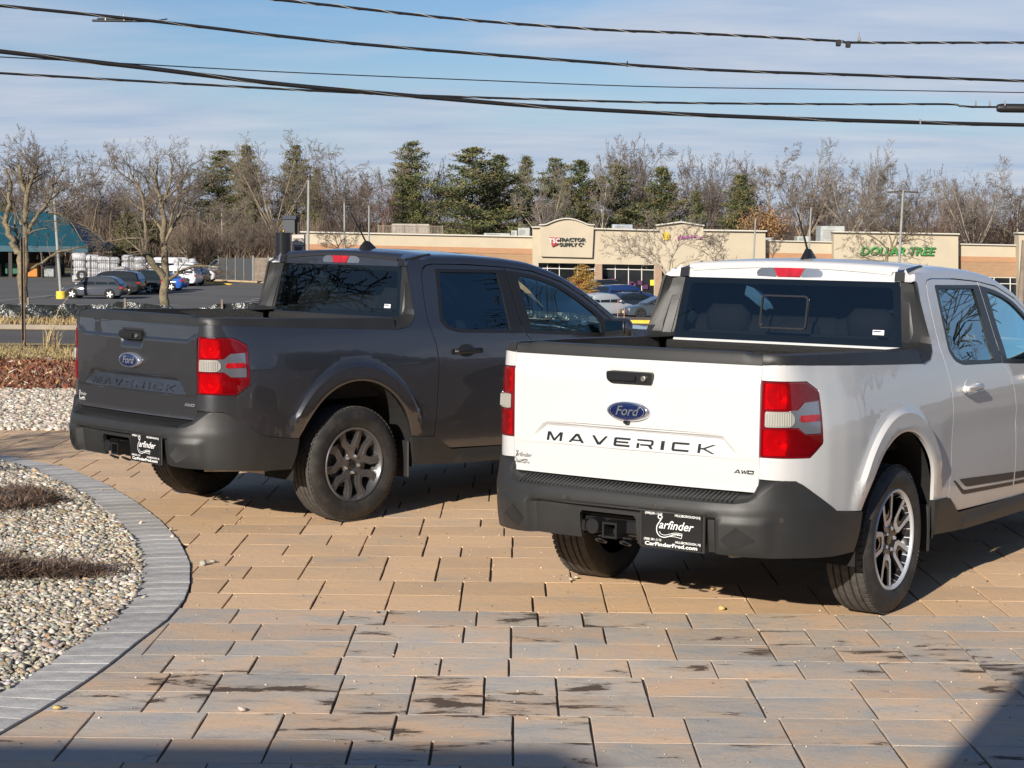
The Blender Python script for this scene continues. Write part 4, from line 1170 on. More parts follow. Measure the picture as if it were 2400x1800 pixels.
    def seat(x, y, hz, rear=False):
        s_ = MB()
        s_.box((x + .22, y, .80), (.50, .50, .16), bev=.05)
        s_.box((0, 0, 0), (.13, .49, .62), bev=.05, M=Matrix.Translation((x - .02, y, 1.08)) @ Matrix.Rotation(-.18, 4, 'Y'))
        s_.box((0, 0, 0), (.11, .27, .19), bev=.05, M=Matrix.Translation((x - .12, y, hz)) @ Matrix.Rotation(-.12, 4, 'Y'))
        s_.tube([(x - .09, y - .05, hz - .15), (x - .115, y - .05, hz - .06)], .007, 6); s_.tube([(x - .09, y + .05, hz - .15), (x - .115, y + .05, hz - .06)], .007, 6)
        s_.build('seat', M_SEAT, T, 50)
    for y in (-.38, .38): seat(1.62, y, 1.47)
    for y in (-.42, 0, .42): seat(.86, y, 1.35 if y else 1.28, True)
    st_ = MB(); ring = [(2.08 + .07 * math.sin(q), .38 + .185 * math.cos(q), 1.10 + .17 * math.sin(q)) for q in [2 * PI * k / 28 for k in range(29)]]
    st_.tube(ring, .014, 8); st_.tube([(2.08, .20, 1.10), (2.08, .56, 1.10)], .016, 6); st_.tube([(2.08, .38, 1.10), (2.03, .38, .96)], .014, 6); st_.tube([(2.08, .38, 1.1), (2.28, .38, 1.04)], .03, 8); st_.build('steering_wheel', M_SEAT, T, 50)
    rm = MB(); rm.box((1.86, 0, 1.475), (.03, .24, .06), bev=.014); rm.tube([(1.87, 0, 1.49), (1.84, 0, 1.565)], .014, 6); rm.box((1.80, 0, 1.58), (.10, .16, .05), bev=.015); rm.build('cabin_mirror', M_SEAT, T, 40)
    for sg in (-1, 1):
        for pp_, rr_ in (([(1.48, sg * .80, 1.12), (1.46, sg * .74, 1.36), (1.45, sg * .695, 1.56)], [.035, .03, .03]), ([(1.76, sg * .66, 1.565), (2.05, sg * .705, 1.46), (2.40, sg * .775, 1.22)], [.022, .026, .03]), ([(.70, sg * .76, 1.18), (.72, sg * .70, 1.40), (.74, sg * .655, 1.57)], [.05, .045, .04])):
            pt = MB(); pt.tube(pp_, rr_, 6); pt.build('pillar_trim', M_CREAM, T, 60)
    hl2 = MB(); hl2.add([(.66, -.62, 1.625), (1.72, -.62, 1.60), (1.72, .62, 1.60), (.66, .62, 1.625)], [(0, 1, 2, 3)]); hl2.build('headlining', M_CREAM, T)
    # ---- wheels
    for (x, sg, sp) in ((0, -1, 0.0), (0, 1, .5), (3.076, -1, .9), (3.076, 1, .2)):
        make_wheel((kind, sp + (0 if sg < 0 else .2)), T, (x, sg * .775, HZ), sg > 0)
    return T
dark_truck = make_truck('pickup_truck', 'grey', (-1.60451, 11.97229, 0), .784117, 'dark grey metallic pickup truck parked behind and left of the white one')
white_truck = make_truck('pickup_truck', 'white', (1.13017, 9.23282, 0), .592027, 'white pickup truck with black lettering and dark side stripes, nearest the camera')
# ------------------------------------------------------------------ ground, paving, gravel
def ground_mat(name, c1, c2, scale, rough=.9, bump=.4, bscale=80, detail=8, c3=None):
    m, N, L, B = new_mat(name)
    B.inputs['Roughness'].default_value = rough
    t = nd(N, 'ShaderNodeTexCoord'); n = nd(N, 'ShaderNodeTexNoise', Scale=scale, Detail=detail, Roughness=.62); L.new(t.outputs['Object'], n.inputs['Vector'])
    r = nd(N, 'ShaderNodeValToRGB'); r.color_ramp.elements[0].position = .33; r.color_ramp.elements[0].color = rgba(c1); r.color_ramp.elements[1].position = .67; r.color_ramp.elements[1].color = rgba(c2)
    if c3: e = r.color_ramp.elements.new(.5); e.color = rgba(c3)
    L.new(n.outputs['Fac'], r.inputs[0]); L.new(r.outputs[0], B.inputs['Base Color'])
    n2 = nd(N, 'ShaderNodeTexNoise', Scale=bscale, Detail=4); L.new(t.outputs['Object'], n2.inputs['Vector'])
    b = nd(N, 'ShaderNodeBump', Strength=bump, Distance=.01); L.new(n2.outputs['Fac'], b.inputs['Height']); L.new(b.outputs[0], B.inputs['Normal'])
    return m
def asphalt(name, base):
    m, N, L, B = new_mat(name)
    B.inputs['Roughness'].default_value = .88
    t = nd(N, 'ShaderNodeTexCoord')
    n = nd(N, 'ShaderNodeTexNoise', Scale=.12, Detail=8, Roughness=.65); L.new(t.outputs['Object'], n.inputs['Vector'])
    mp_ = nd(N, 'ShaderNodeMapping'); mp_.inputs['Scale'].default_value = (.02, .4, 1); mp_.inputs['Rotation'].default_value = (0, 0, .3); L.new(t.outputs['Object'], mp_.inputs[0])
    n3 = nd(N, 'ShaderNodeTexNoise', Scale=1.0, Detail=5); L.new(mp_.outputs[0], n3.inputs['Vector'])
    mx = nd(N, 'ShaderNodeMath', operation='ADD'); L.new(n.outputs['Fac'], mx.inputs[0]); L.new(n3.outputs['Fac'], mx.inputs[1])
    r = nd(N, 'ShaderNodeMapRange'); r.inputs['From Min'].default_value = .6; r.inputs['From Max'].default_value = 1.4; r.inputs['To Min'].default_value = .72; r.inputs['To Max'].default_value = 1.25
    L.new(mx.outputs[0], r.inputs['Value'])
    v = nd(N, 'ShaderNodeVectorMath', operation='SCALE'); v.inputs[0].default_value = base; L.new(r.outputs[0], v.inputs['Scale']); L.new(v.outputs[0], B.inputs['Base Color'])
    n2 = nd(N, 'ShaderNodeTexNoise', Scale=60, Detail=4); L.new(t.outputs['Object'], n2.inputs['Vector'])
    b = nd(N, 'ShaderNodeBump', Strength=.5, Distance=.01); L.new(n2.outputs['Fac'], b.inputs['Height']); L.new(b.outputs[0], B.inputs['Normal'])
    return m
M_ASPH = asphalt('worn_asphalt', (.115, .108, .098))
M_ROAD = asphalt('road_asphalt', (.105, .095, .085))
M_LINEW = mat('white_road_paint', (.52, .50, .46), .8, var=.3, vscale=3)
M_LINEY = mat('yellow_road_paint', (.60, .42, .12), .8, var=.25, vscale=3)
M_YKERB = mat('yellow_kerb_paint', (.72, .47, .05), .7, var=.2, vscale=4)
M_EARTH = ground_mat('winter_grass_soil', (.20, .155, .09), (.10, .10, .045), .8)

def lot_z(x, y):
    L_ = [(27, -.55), (45, -.58), (50, -.62), (60, -.82), (90, -2.2), (127, -3.32), (180, -3.32), (260, -3.4), (2000, -3.4)]
    R_ = [(27, -.55), (45, -.60), (50, -.9), (80, -2.6), (118, -3.92), (178, -4.57), (260, -4.6), (2000, -4.6)]
    f = sstep(-24, 8, x)
    return lerp_tab(L_, y) * (1 - f) + lerp_tab(R_, y) * f
def on_lot(px, py, d0=20, d1=400):
    """where the sight line meets the car park surface"""
    for _ in range(50):
        d = (d0 + d1) / 2; p = at(px, py, d)
        if p.z > lot_z(p.x, p.y): d0 = d
        else: d1 = d
    return at(px, py, d0)
# big terrain sheet to the horizon, with the drive platform raised at the near side
vs, fs = [], []
xs = [-1500, -600, -250, -120, -80, -60, -45, -32, -24, -16, -8, 0, 8, 16, 26, 40, 60, 90, 140, 250, 600, 1500]
ysr = [27.3, 30, 36, 45, 50, 60, 75, 90, 105, 127, 150, 178, 215, 260, 400, 900, 2000]
for y in ysr:
    for x in xs: vs.append((x, y, lot_z(x, y) - .03))
nx = len(xs)
fs = [(j * nx + i, j * nx + i + 1, (j + 1) * nx + i + 1, (j + 1) * nx + i) for j in range(len(ysr) - 1) for i in range(nx - 1)]
tag(mesh('terrain', vs, fs, M_EARTH, None, 60), kind='structure')
tag(mesh('near_ground', [(-1500, -400, -.035), (1500, -400, -.035), (1500, 25.8, -.035), (-1500, 25.8, -.035), (1500, 27.3, -.58), (-1500, 27.3, -.58)], [(0, 1, 2, 3), (3, 2, 4, 5)], M_EARTH), kind='structure')
# car park
vs = []; xs2 = [-110, -70, -45, -32, -24, -16, -8, 0, 8, 16, 26, 40, 60, 90]; ysl = [50, 60, 75, 90, 105, 127, 150, 178]
for y in ysl:
    for x in xs2: vs.append((x, y, lot_z(x, y)))
nx = len(xs2)
tag(mesh('car_park', vs, [(j * nx + i, j * nx + i + 1, (j + 1) * nx + i + 1, (j + 1) * nx + i) for j in range(len(ysl) - 1) for i in range(nx - 1)], M_ASPH, None, 60), kind='structure')
rz_ = -.54
road = tag(mesh('road', [(-300, 28.2, rz_), (300, 28.2, rz_), (300, 41.3, rz_ - .02), (-300, 41.3, rz_ - .02)], [(0, 1, 2, 3)], M_ROAD), kind='structure')
def strip(name, x0, x1, y0, y1, z, m, parent=None):
    return mesh(name, [(x0, y0, z), (x1, y0, z), (x1, y1, z), (x0, y1, z)], [(0, 1, 2, 3)], m, parent)
yl = gnd(80, 807, rz_).y; wl_ = gnd(140, 838, rz_).y
for yy, m in ((yl - .12, M_LINEY), (yl + .12, M_LINEY), (wl_, M_LINEW)):
    strip('road_marking', -300, 300, yy - .06, yy + .06, rz_ + .004, m, road)
kb = MB(); kb.box((0, 42.0, rz_ + .01), (600, .16, .12), bev=.02); tag(kb.build('roadside_kerb', mat('pale_kerb_concrete', (.30, .25, .19), .85, var=.15, vscale=2)), kind='structure')

# ---- the drive: a sand bed with pavers standing proud of it
M_SAND = mat('joint_sand', (.075, .062, .050), .95, var=.4, vscale=60)
M_SAND2 = M_SAND
drive = tag(mesh('driveway', [(-14, -4, -.009), (14, -4, -.009), (14, 16.25, -.009), (-14, 16.25, -.009)], [(0, 1, 2, 3)], M_SAND), kind='structure')
def paver_mat(name, near):
    m, N, L, B = new_mat(name)
    t = nd(N, 'ShaderNodeTexCoord'); g = nd(N, 'ShaderNodeNewGeometry'); oi = nd(N, 'ShaderNodeObjectInfo')
    def noise(sc, det, rough, scale3=(1, 1, 1), dist=0.0, off=None):
        mp_ = nd(N, 'ShaderNodeMapping'); mp_.inputs['Scale'].default_value = scale3; L.new(g.outputs['Position'], mp_.inputs[0])
        if off is not None:
            cc = nd(N, 'ShaderNodeVectorMath', operation='SCALE'); cc.inputs[0].default_value = (37, 11, 5); L.new(oi.outputs['Random'], cc.inputs['Scale']); L.new(cc.outputs[0], mp_.inputs['Location'])
        n = nd(N, 'ShaderNodeTexNoise', Scale=sc, Detail=det, Roughness=rough, Distortion=dist); L.new(mp_.outputs[0], n.inputs['Vector']); return n.outputs['Fac']
    def ramp(src, stops):
        r = nd(N, 'ShaderNodeValToRGB'); e = r.color_ramp.elements
        while len(e) < len(stops): e.new(.5)
        for k, (p, c) in enumerate(stops): e[k].position = p; e[k].color = rgba(c)
        L.new(src, r.inputs[0]); return r.outputs[0]
    def mixc(f, a, b, bt='MIX'):
        x = nd(N, 'ShaderNodeMixRGB', blend_type=bt)
        if isinstance(f, float): x.inputs['Fac'].default_value = f
        else: L.new(f, x.inputs['Fac'])
        for s, v in (('Color1', a), ('Color2', b)):
            if isinstance(v, tuple): x.inputs[s].default_value = rgba(v)
            else: L.new(v, x.inputs[s])
        return x.outputs[0]
    if near:
        base = ramp(noise(2.3, 10, .66, (.8, 1.2, 1), .3, True), [(.36, (.42, .41, .39)), (.47, (.53, .455, .375)), (.62, (.68, .475, .315))])
    else:
        base = ramp(noise(2.6, 10, .66, (.8, 1.2, 1), .3, True), [(.28, (.52, .43, .34)), (.42, (.68, .47, .29)), (.62, (.76, .50, .285))])
    pr = nd(N, 'ShaderNodeMapRange'); pr.inputs['To Min'].default_value = .88; pr.inputs['To Max'].default_value = 1.10; L.new(oi.outputs['Random'], pr.inputs['Value'])
    sc = nd(N, 'ShaderNodeVectorMath', operation='SCALE'); L.new(base, sc.inputs[0]); L.new(pr.outputs[0], sc.inputs['Scale']); col = sc.outputs[0]
    # slate-like streaks
    st = noise(13, 6, .70, (.75, 1.2, 1), 1.2, True)
    col = mixc(ramp(st, [(.60, (0, 0, 0)), (.78, (.30, .30, .30))]), col, (.22, .18, .14))
    col = mixc(ramp(noise(70, 5, .75), [(.50, (0, 0, 0)), (.68, (.55, .55, .55))]), col, (.62, .52, .41))
    col = mixc(ramp(noise(42, 6, .75), [(.55, (0, 0, 0)), (.72, (.5, .5, .5))]), col, (.24, .19, .145))
    if near:   # damp brown leaf stains along some edges
        s1 = noise(3.4, 9, .68, (.8, 2.0, 1), .5, True)
        s2 = noise(.55, 2, .5)
        s3 = nd(N, 'ShaderNodeMath', operation='MULTIPLY_ADD'); L.new(s2, s3.inputs[0]); s3.inputs[1].default_value = .55; L.new(s1, s3.inputs[2])
        f = ramp(s3.outputs[0], [(.895, (0, 0, 0)), (.915, (.95, .95, .95))])
        col = mixc(f, col, (.070, .048, .034))
        f = ramp(s3.outputs[0], [(.83, (0, 0, 0)), (.90, (.4, .4, .4))])
        col = mixc(f, col, (.15, .11, .08))
    L.new(col, B.inputs['Base Color'])
    B.inputs['Roughness'].default_value = .85; B.inputs['Specular IOR Level'].default_value = .2
    h1 = noise(6, 8, .70, (.8, 1.3, 1), 1.8, True); h2 = noise(160, 3, .6)
    ad = nd(N, 'ShaderNodeMath', operation='MULTIPLY_ADD'); L.new(h2, ad.inputs[0]); ad.inputs[1].default_value = .10; L.new(h1, ad.inputs[2])
    bp_ = nd(N, 'ShaderNodeBump', Strength=.42, Distance=.010); L.new(ad.outputs[0], bp_.inputs['Height']); L.new(bp_.outputs[0], B.inputs['Normal'])
    return m
M_PNEAR, M_PFAR = paver_mat('mixed_grey_tan_paver', True), paver_mat('tan_paver', False)
k_out = [(-5.6, 14.98), (-4.9, 14.80), (-4.4, 14.60), (-3.98, 14.36), (-3.80, 14.18), (-3.36, 13.71), (-2.85, 12.8), (-2.5, 12.05), (-2.19, 11.29), (-1.94, 10.56), (-1.75, 9.85), (-1.645, 9.25), (-1.605, 8.85), (-1.605, 8.40), (-1.64, 8.04), (-1.68, 7.54), (-1.72, 7.19), (-1.78, 6.81), (-1.85, 6.45), (-1.95, 5.9), (-2.2, 5.2), (-2.6, 4.6)]
k_in = [(-5.65, 14.73), (-4.97, 14.56), (-4.50, 14.38), (-4.12, 14.17), (-3.95, 14.02), (-3.58, 13.56), (-3.09, 12.70), (-2.74, 11.96), (-2.43, 11.21), (-2.18, 10.50), (-1.99, 9.80), (-1.895, 9.22), (-1.855, 8.82), (-1.855, 8.38), (-1.89, 8.02), (-1.93, 7.53), (-1.97, 7.20), (-2.03, 6.86), (-2.10, 6.52), (-2.19, 6.0), (-2.43, 5.32), (-2.8, 4.76)]
def clip_half(poly, p, n):
    out = []
    for i in range(len(poly)):
        a, b = poly[i], poly[(i + 1) % len(poly)]
        da, db = (a[0] - p[0]) * n[0] + (a[1] - p[1]) * n[1], (b[0] - p[0]) * n[0] + (b[1] - p[1]) * n[1]
        if da >= 0: out.append(a)
        if da * db < 0:
            t = da / (da - db); out.append((a[0] + (b[0] - a[0]) * t, a[1] + (b[1] - a[1]) * t))
    return out
isl = k_out + [(-16, 4.6), (-16, 14.98)]
def near_seg(x, y):
    best = None
    for i in range(len(k_out) - 1):
        a, b = k_out[i], k_out[i + 1]; dx, dy = b[0] - a[0], b[1] - a[1]
        t = max(0, min(1, ((x - a[0]) * dx + (y - a[1]) * dy) / (dx * dx + dy * dy)))
        px, py = a[0] + t * dx, a[1] + t * dy; d = math.hypot(x - px, y - py)
        if best is None or d < best[0]: best = (d, (px, py), (dx, dy))
    return best
rng = random.Random(11)
pv = []
rows = [5.27, 5.55, 5.86, 6.157, 6.456, 6.81, 7.122, 7.421, 7.737, 8.029, 8.372, 8.705]
while rows[-1] < 16.1: rows.append(rows[-1] + rng.choice([.33, .34, .36, .37]))
SPLIT = {.72: [(.36, .36), (.29, .43), (.43, .29), (.215, .505), (.505, .215)], .87: [(.29, .29, .29), (.43, .44), (.36, .51), (.215, .29, .365), (.51, .36)]}
r = 0
while r < len(rows) - 1:
    deep = r + 2 < len(rows) and rng.random() < .86
    ya, yb_ = rows[r], rows[r + 1]; yc = rows[r + 2] if deep else yb_
    hw = yc * .295 + .5
    x = (-6.4 if ya > 13.2 else -hw - 1.2) + rng.random() * .4
    while x < hw + .4:
        if deep and rng.random() < .36:
            wd = rng.choice([.29, .36, .36, .43]); pv.append((x, ya, x + wd, yb_)); pv.append((x, yb_, x + wd, yc)); x += wd
        else:
            L = rng.choice([.72, .87])
            for y0, y1 in (((ya, yb_), (yb_, yc)) if deep else ((ya, yb_),)):
                xx = x
                for c in rng.choice(SPLIT[L]): pv.append((xx, y0, xx + c, y1)); xx += c
            x += L
    r += 2 if deep else 1
pieces = []
for x0, y0, x1, y1 in pv:
    g = rng.choice([.0035, .0045, .006])
    q = [(x0 + g, y0 + .0002), (x1 - g, y0 + .0002), (x1 - g, y1 - .0002), (x0 + g, y1 - .0002)]
    ins_ = [inside(isl, *p) for p in q]
    if all(ins_): continue
    if any(ins_) or near_seg((x0 + x1) / 2, (y0 + y1) / 2)[0] < .28:
        d, p, t = near_seg((x0 + x1) / 2, (y0 + y1) / 2)
        l = math.hypot(*t); nrm = (-t[1] / l, t[0] / l)
        if inside(isl, p[0] + nrm[0] * .05, p[1] + nrm[1] * .05): nrm = (-nrm[0], -nrm[1])
        q = clip_half(q, (p[0] + nrm[0] * .006, p[1] + nrm[1] * .006), nrm)
        if len(q) < 3: continue
    A = abs(sum(q[i][0] * q[(i + 1) % len(q)][1] - q[(i + 1) % len(q)][0] * q[i][1] for i in range(len(q)))) / 2
    if A < .004: continue
    pieces.append((q, A, y0))
def paver_geo(q, dz, tx, ty, rngp):
    """a slab with chamfered, slightly uneven edges; top face fan"""
    cx = sum(p[0] for p in q) / len(q); cy = sum(p[1] for p in q) / len(q)
    e = []
    for i in range(len(q)):                                   # extra points so the edges are not ruler straight
        a, b = q[i], q[(i + 1) % len(q)]
        l = math.hypot(b[0] - a[0], b[1] - a[1]); e.append(a)
        if l > .12:
            m_ = .5 + rngp.uniform(-.15, .15); w_ = rngp.uniform(.0, .0022)
            mx, my = a[0] + (b[0] - a[0]) * m_, a[1] + (b[1] - a[1]) * m_
            e.append((mx + (cx - mx) * w_ / .15, my + (cy - my) * w_ / .15))
    inn = offset_poly(e, .0022); n = len(e)
    f = lambda p, z: (p[0] - cx, p[1] - cy, z + dz + tx * (p[0] - cx) + ty * (p[1] - cy))
    vs = [f(p, -.020) for p in e] + [f(p, -.0010) for p in e] + [f(p, -.0002 + rngp.uniform(-.0003, .0003)) for p in inn] + [f((cx, cy), rngp.uniform(-.0005, .0012))]
    fs = [(i, (i + 1) % n, n + (i + 1) % n, n + i) for i in range(n)] + [(n + i, n + (i + 1) % n, 2 * n + (i + 1) % n, 2 * n + i) for i in range(n)] + [(2 * n + i, 2 * n + (i + 1) % n, 3 * n) for i in range(n)]
    return vs, fs, cx, cy
def screen_area(p):
    q, A, y = p
    cx = sum(a[0] for a in q) / len(q); cy = sum(a[1] for a in q) / len(q)
    px = 1200 + FPX * cx / cy; py = 536 + FPX * 1.847 / cy
    if not (-60 < px < 2460 and py < 1860): return 0
    # hidden under the trucks' bodies
    for (tx, ty, ya) in ((-1.60451, 11.97229, .784117), (1.13017, 9.23282, .592027)):
        fx, fy = math.sin(ya), math.cos(ya); dx, dy = cx - tx, cy - ty
        u, v = dx * fx + dy * fy, -dx * fy + dy * fx
        if u > .1 and abs(v) < .75: return 0
    return A / cy ** 3
order = sorted(pieces, key=screen_area, reverse=True)
tones = {0: M_PNEAR, 1: M_PFAR}
rest = {0: MB(), 1: MB()}
for i, p in enumerate(order):
    q, A, y0 = p
    t = 0 if y0 < 8.7 else 1
    vs, fs, cx, cy = paver_geo(q, rng.uniform(-.0005, .0005), rng.uniform(-.003, .003), rng.uniform(-.001, .001), rng)
    if i < 300 and screen_area(p) > 0:
        o = mesh('paver', vs, fs, tones[t], drive); o.location = (cx, cy, 0)
    else:
        rest[t].add([(v[0] + cx, v[1] + cy, v[2]) for v in vs], fs)
for t in (0, 1):
    if rest[t].v: tag(rest[t].build('paver_field', tones[t], drive), kind='stuff')
# ---- grey border round the gravel island
M_KERB = mat('grey_border_block', (.45, .435, .41), .85, spec=.2, var=.22, vscale=9, bump=.45, bscale=60, obj_var=.14, bdist=.006)
border = tag(mesh('island_border', [(a[0], a[1], -.010) for a in k_out] + [(a[0], a[1], -.010) for a in k_in], [(i, i + 1, len(k_out) + i + 1, len(k_out) + i) for i in range(len(k_out) - 1)], M_SAND), kind='structure')
def along(poly, s):
    for i in range(len(poly) - 1):
        l = math.dist(poly[i], poly[i + 1])
        if s <= l or i == len(poly) - 2:
            t = s / l; return (poly[i][0] + (poly[i + 1][0] - poly[i][0]) * t, poly[i][1] + (poly[i + 1][1] - poly[i][1]) * t), i, t
        s -= l
Ltot = sum(math.dist(k_out[i], k_out[i + 1]) for i in range(len(k_out) - 1))
s = 0; rk = random.Random(4)
while s < Ltot - .2:
    st_ = .148
    o0, i0, t0 = along(k_out, s + .0012); o1, i1, t1 = along(k_out, s + st_ - .0012)
    a0 = (k_in[i0][0] + (k_in[i0 + 1][0] - k_in[i0][0]) * t0, k_in[i0][1] + (k_in[i0 + 1][1] - k_in[i0][1]) * t0)
    a1 = (k_in[i1][0] + (k_in[i1 + 1][0] - k_in[i1][0]) * t1, k_in[i1][1] + (k_in[i1 + 1][1] - k_in[i1][1]) * t1)
    q = [o0, o1, a1, a0]
    A = sum(q[i][0] * q[(i + 1) % 4][1] - q[(i + 1) % 4][0] * q[i][1] for i in range(4))
    if A < 0: q = q[::-1]
    vs, fs, cx, cy = paver_geo(q, .010 + rk.uniform(-.0012, .0012), rk.uniform(-.006, .006), rk.uniform(-.006, .006), rk)
    o = mesh('border_block', vs, fs, M_KERB, border); o.location = (cx, cy, 0)
    s += st_
# ---- gravel
def attr_mat(name, rough=.75, mul=1.0, spec=.3):
    m, N, L, B = new_mat(name)
    a = nd(N, 'ShaderNodeAttribute', attribute_name='tint'); L.new(a.outputs['Color'], B.inputs['Base Color'])
    B.inputs['Roughness'].default_value = rough; B.inputs['Specular IOR Level'].default_value = spec
    return m
M_PEB = attr_mat('river_pebbles')
ICO = None
def ico():
    t = (1 + 5 ** .5) / 2
    v = np.array([(-1, t, 0), (1, t, 0), (-1, -t, 0), (1, -t, 0), (0, -1, t), (0, 1, t), (0, -1, -t), (0, 1, -t), (t, 0, -1), (t, 0, 1), (-t, 0, -1), (-t, 0, 1)], float)
    v /= np.linalg.norm(v[0])
    f = np.array([(0, 11, 5), (0, 5, 1), (0, 1, 7), (0, 7, 10), (0, 10, 11), (1, 5, 9), (5, 11, 4), (11, 10, 2), (10, 7, 6), (7, 1, 8), (3, 9, 4), (3, 4, 2), (3, 2, 6), (3, 6, 8), (3, 8, 9), (4, 9, 5), (2, 4, 11), (6, 2, 10), (8, 6, 7), (9, 8, 1)])
    return v, f
def big_mesh(name, V, F, m, cols=None, smooth=True, parent=None):
    me = bpy.data.meshes.new(name)
    me.vertices.add(len(V)); me.vertices.foreach_set('co', V.astype(np.float32).ravel())
    k = F.shape[1]
    me.loops.add(F.size); me.loops.foreach_set('vertex_index', F.astype(np.int32).ravel())
    me.polygons.add(len(F)); me.polygons.foreach_set('loop_start', np.arange(0, F.size, k, dtype=np.int32))
    me.update(calc_edges=True)
    if smooth: me.polygons.foreach_set('use_smooth', np.ones(len(F), bool))
    if cols is not None:
        a = me.color_attributes.new('tint', 'FLOAT_COLOR', 'POINT')
        a.data.foreach_set('color', np.concatenate([cols, np.ones((len(cols), 1))], 1).astype(np.float32).ravel())
    me.validate()
    return link(name, me, parent, m)
R_ = np.random.RandomState(5)
def pebbles(name, P, size, pal, m, flat=.6):
    v, f = ico(); n = len(P)
    s = size * np.exp(R_.normal(0, .28, n))
    rad = 1 + R_.normal(0, .16, (n, 12))
    V = v[None] * rad[:, :, None] * s[:, None, None] * np.stack([R_.uniform(.8, 1.35, n), R_.uniform(.65, 1, n), R_.uniform(flat * .8, flat * 1.2, n)], 1)[:, None, :]
    a = R_.uniform(0, 2 * PI, n); c, s_ = np.cos(a)[:, None], np.sin(a)[:, None]
    X, Y = V[:, :, 0] * c - V[:, :, 1] * s_, V[:, :, 0] * s_ + V[:, :, 1] * c
    tl = R_.normal(0, .25, n)[:, None]
    V = np.stack([X, Y, V[:, :, 2] + X * tl], 2) + P[:, None, :]
    F = f[None] + (np.arange(n) * 12)[:, None, None]
    pal = np.array(pal); ci = R_.randint(0, len(pal), n)
    col = 1.15 * pal[ci] * np.exp(R_.normal(0, .16, (n, 1))) * (1 + R_.normal(0, .04, (n, 3)))
    col = np.repeat(np.clip(col, .01, .8)[:, None, :], 12, 1).reshape(-1, 3)
    return big_mesh(name, V.reshape(-1, 3), F.reshape(-1, 3), m, col, smooth=False)
PAL = [(.42, .37, .29), (.36, .30, .21), (.30, .28, .24), (.22, .21, .19), (.48, .44, .37), (.38, .27, .16), (.20, .17, .13), (.33, .31, .28), (.52, .49, .43), (.26, .24, .19)]
def scatter(poly, dens, z):
    o = np.array(poly); x0, y0 = o.min(0); x1, y1 = o.max(0)
    n = int((x1 - x0) * (y1 - y0) * dens)
    X, Y = R_.uniform(x0, x1, n), R_.uniform(y0, y1, n)
    ok = inside_np(poly, X, Y) & (X > -(Y * .30 + .35))
    X, Y = X[ok], Y[ok]
    return np.stack([X, Y, z + R_.uniform(-.004, .010, len(X))], 1)
isl_in = [(a, b) for a, b in k_in if b > 5.5] + [(-2.2, 6.0), (-8, 6.0), (-8, 15.1)]
vs_, fs_ = cdt(resample(isl_in, .3), h=.25)
bed = mesh('gravel_bed', [(float(a), float(b), -.002 + .012 * math.sin(a * 3.1) * math.sin(b * 2.3)) for a, b in vs_], [tuple(f) for f in fs_], ground_mat('gravel_soil', (.09, .075, .055), (.16, .14, .11), 30), None, 60)
tag(bed, kind='structure')
P = scatter(isl_in, 3300, .004); P[:, 2] += .012 * np.sin(P[:, 0] * 3.1) * np.sin(P[:, 1] * 2.3)
near_ = P[:, 1] < 11.5
tag(pebbles('gravel', P[near_], .0140, PAL, M_PEB), kind='stuff')
tag(pebbles('gravel', P[~near_], .0165, PAL, M_PEB), kind='stuff')
far_g = [(-9, 16.27), (-3.2, 16.27), (-3.9, 20.3), (-9, 20.6)]
tag(mesh('gravel_bed', [(-40, 16.25, -.010), (40, 16.25, -.010), (40, 20.6, -.006), (-40, 20.6, -.006)], [(0, 1, 2, 3)], ground_mat('pale_gravel_soil', (.20, .17, .13), (.34, .29, .23), 22)), kind='structure')
P = scatter(far_g, 1500, .004)
tag(pebbles('gravel', P, .022, [(.50, .44, .36), (.44, .37, .29), (.36, .31, .25), (.55, .50, .43), (.28, .24, .19)], M_PEB), kind='stuff')
# ---- low red ground cover and winter grass on the bank
def blades(name, P, hgt, wid, pal, m, lean=.5, flat=0.0):
    n = len(P); a = R_.uniform(0, 2 * PI, n); h = hgt * np.exp(R_.normal(0, .35, n)); w = wid * np.exp(R_.normal(0, .3, n))
    la = R_.uniform(0, 2 * PI, n); ll = np.abs(R_.normal(0, lean, n)) * h
    d = np.stack([np.cos(a), np.sin(a), np.zeros(n)], 1) * w[:, None] / 2
    top = P + np.stack([np.cos(la) * ll, np.sin(la) * ll, h * (1 - flat)], 1)
    mid = (P + top) / 2 + np.stack([-np.cos(la) * ll * .12, -np.sin(la) * ll * .12, h * .08], 1)
    V = np.stack([P - d, P + d, mid + d * .8, mid - d * .8, top], 1)
    i = np.arange(n) * 5
    F = np.concatenate([np.stack([i, i + 1, i + 2], 1), np.stack([i, i + 2, i + 3], 1), np.stack([i + 3, i + 2, i + 4], 1)])
    pal = np.array(pal); col = pal[R_.randint(0, len(pal), n)] * np.exp(R_.normal(0, .22, (n, 1)))
    return big_mesh(name, V.reshape(-1, 3), F, m, np.repeat(col[:, None, :], 5, 1).reshape(-1, 3), smooth=False)
M_BLADE = attr_mat('dry_leaf_blades', .8)
tag(mesh('bank_soil', [(-40, 20.5, .0), (40, 20.5, .0), (40, 24.0, .03), (-40, 24.0, .03), (40, 26.4, .02), (-40, 26.4, .02), (40, 28.3, -.52), (-40, 28.3, -.52)], [(0, 1, 2, 3), (3, 2, 4, 5), (5, 4, 6, 7)], ground_mat('bank_soil', (.15, .09, .06), (.26, .19, .12), 6)), kind='structure')
def scat_rect(x0, x1, y0, y1, n, z):
    return np.stack([R_.uniform(x0, x1, n), R_.uniform(y0, y1, n), np.full(n, z)], 1)
P = scat_rect(-8.2, -3.9, 20.2, 24.6, 21000, .01)
tag(blades('ground_cover', P, .040, .030, [(.20, .060, .040), (.26, .095, .05), (.14, .05, .035), (.34, .20, .10), (.24, .13, .08), (.11, .055, .04)], M_BLADE, 1.2), kind='stuff')
